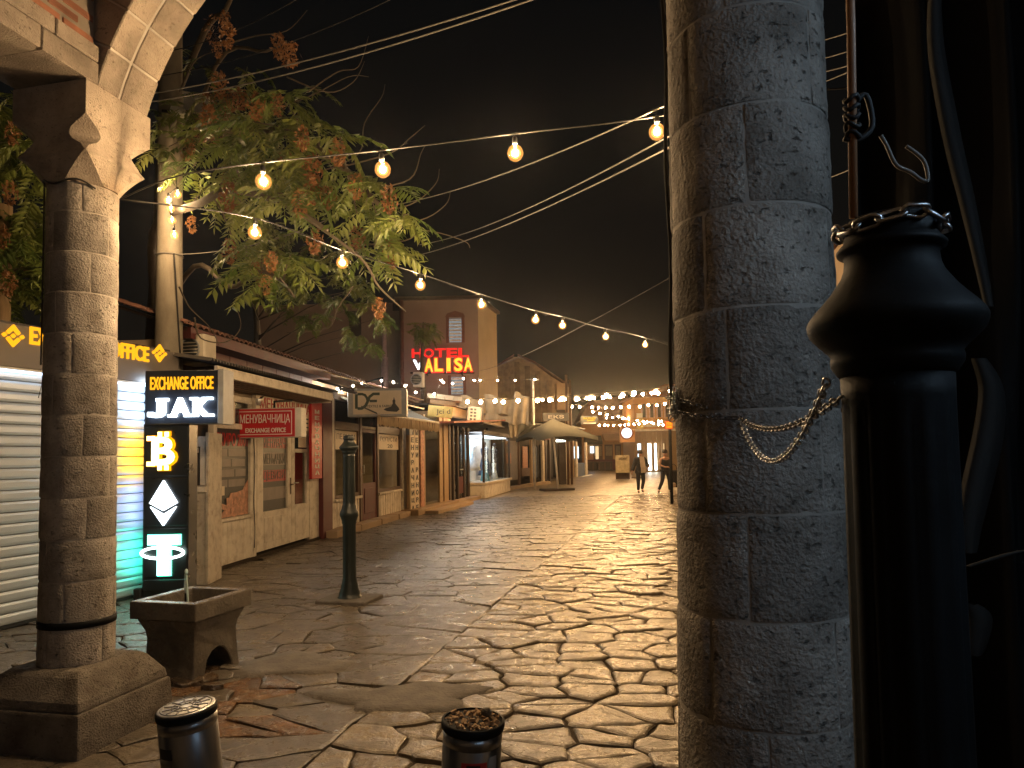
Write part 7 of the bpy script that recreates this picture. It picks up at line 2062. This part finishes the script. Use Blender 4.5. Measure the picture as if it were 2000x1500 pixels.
tag(rest.build('foliage', 'leaf', tree, fixn=False), kind='stuff')
for p in seedspots:
    o = bpy.data.objects.new('seed_cluster', seed_me[rt.randrange(4)]); COL.objects.link(o); o.parent = tree
    o.matrix_local = Matrix.Translation(p - TO) @ Matrix.Rotation(rt.random() * 6, 4, 'Z') @ Matrix.Scale(rt.uniform(0.8, 1.35), 4)
limbs.build('limbs', 'bark', tree, fixn=False)

def dark_tree(label, loc, h, poly, Yr, n, seeds_=0):
    t = thing('ailanthus_tree', label, 'tree', loc, 0)
    o_ = Vector(loc)
    MB().tube([(0, 0, -0.05), (0.05, 0, h * 0.4), (-0.1, 0.05, h * 0.75), (0, 0, h)], [0.2, 0.16, 0.1, 0.03], 8).build('trunk', 'bark', t)
    f_ = MB(); br = MB()
    for x, y in sample(poly, n, 7):
        c = D(x, y, rt.uniform(*Yr)); k_ = Vector((0, 0, min(h * 0.9, max(1.0, c.z - 0.8))))
        if rt.random() < 0.25: br.tube([k_, (k_ + c - o_) / 2 + Vector((0, 0, 0.15)), c - o_], [0.03, 0.016, 0.006], 5)
        for q in range(5):
            a = rt.random() * 6.3; f_.tone = rt.random(); mm = orient(Vector((math.cos(a), math.sin(a), rt.uniform(-0.8, 0.2))), rt.uniform(-0.5, 0.5)); v = rt.randrange(6)
            f_.add([c - o_ + mm @ (w * 1.15) for w in LEAF[v][0]], LEAF[v][1])
    tag(f_.build('foliage', 'leaf', t, fixn=False), kind='stuff'); br.build('limbs', 'bark', t, fixn=False)
    for k in range(seeds_):
        x, y = rt.choice(poly); 
        o = bpy.data.objects.new('seed_cluster', seed_me[k % 4]); COL.objects.link(o); o.parent = t
        x, y = sample(poly, 1, 1)[0]; o.matrix_local = Matrix.Translation(D(x, y, Yr[0] - 0.2) - o_) @ Matrix.Scale(1.2, 4)
    return t
dark_tree('dim tree with rusty seed bunches behind the slim column at the left edge', (-8.2, 9.6, 0), 7.0, [(-120, 170), (30, 180), (70, 260), (95, 420), (90, 560), (20, 590), (-120, 560)], (8.6, 10.6), 70, 9)
dark_tree('dark leafy tree behind the tiled roof, in front of the hotel wall', (-8.5, 24, 0), 9, [(480, 420), (560, 440), (640, 470), (720, 560), (765, 640), (740, 680), (640, 660), (560, 610), (480, 580)], (20, 24), 64)
dark_tree('small bright sprig of a young tree in front of the hotel sign', (-4.1, 33.5, 0), 8.0, [(808, 628), (846, 620), (858, 650), (842, 668), (815, 668)], (32.0, 33.5), 14)
q = D(4, 500, 9.0)
o = MB().tube([(q.x, q.y, 0), (q.x, q.y, D(4, 402, 9).z)], 0.11, 10).build('timber_post', 'tan_wood'); tag(o, 'pale post standing behind the kiosk at the left edge', 'post')
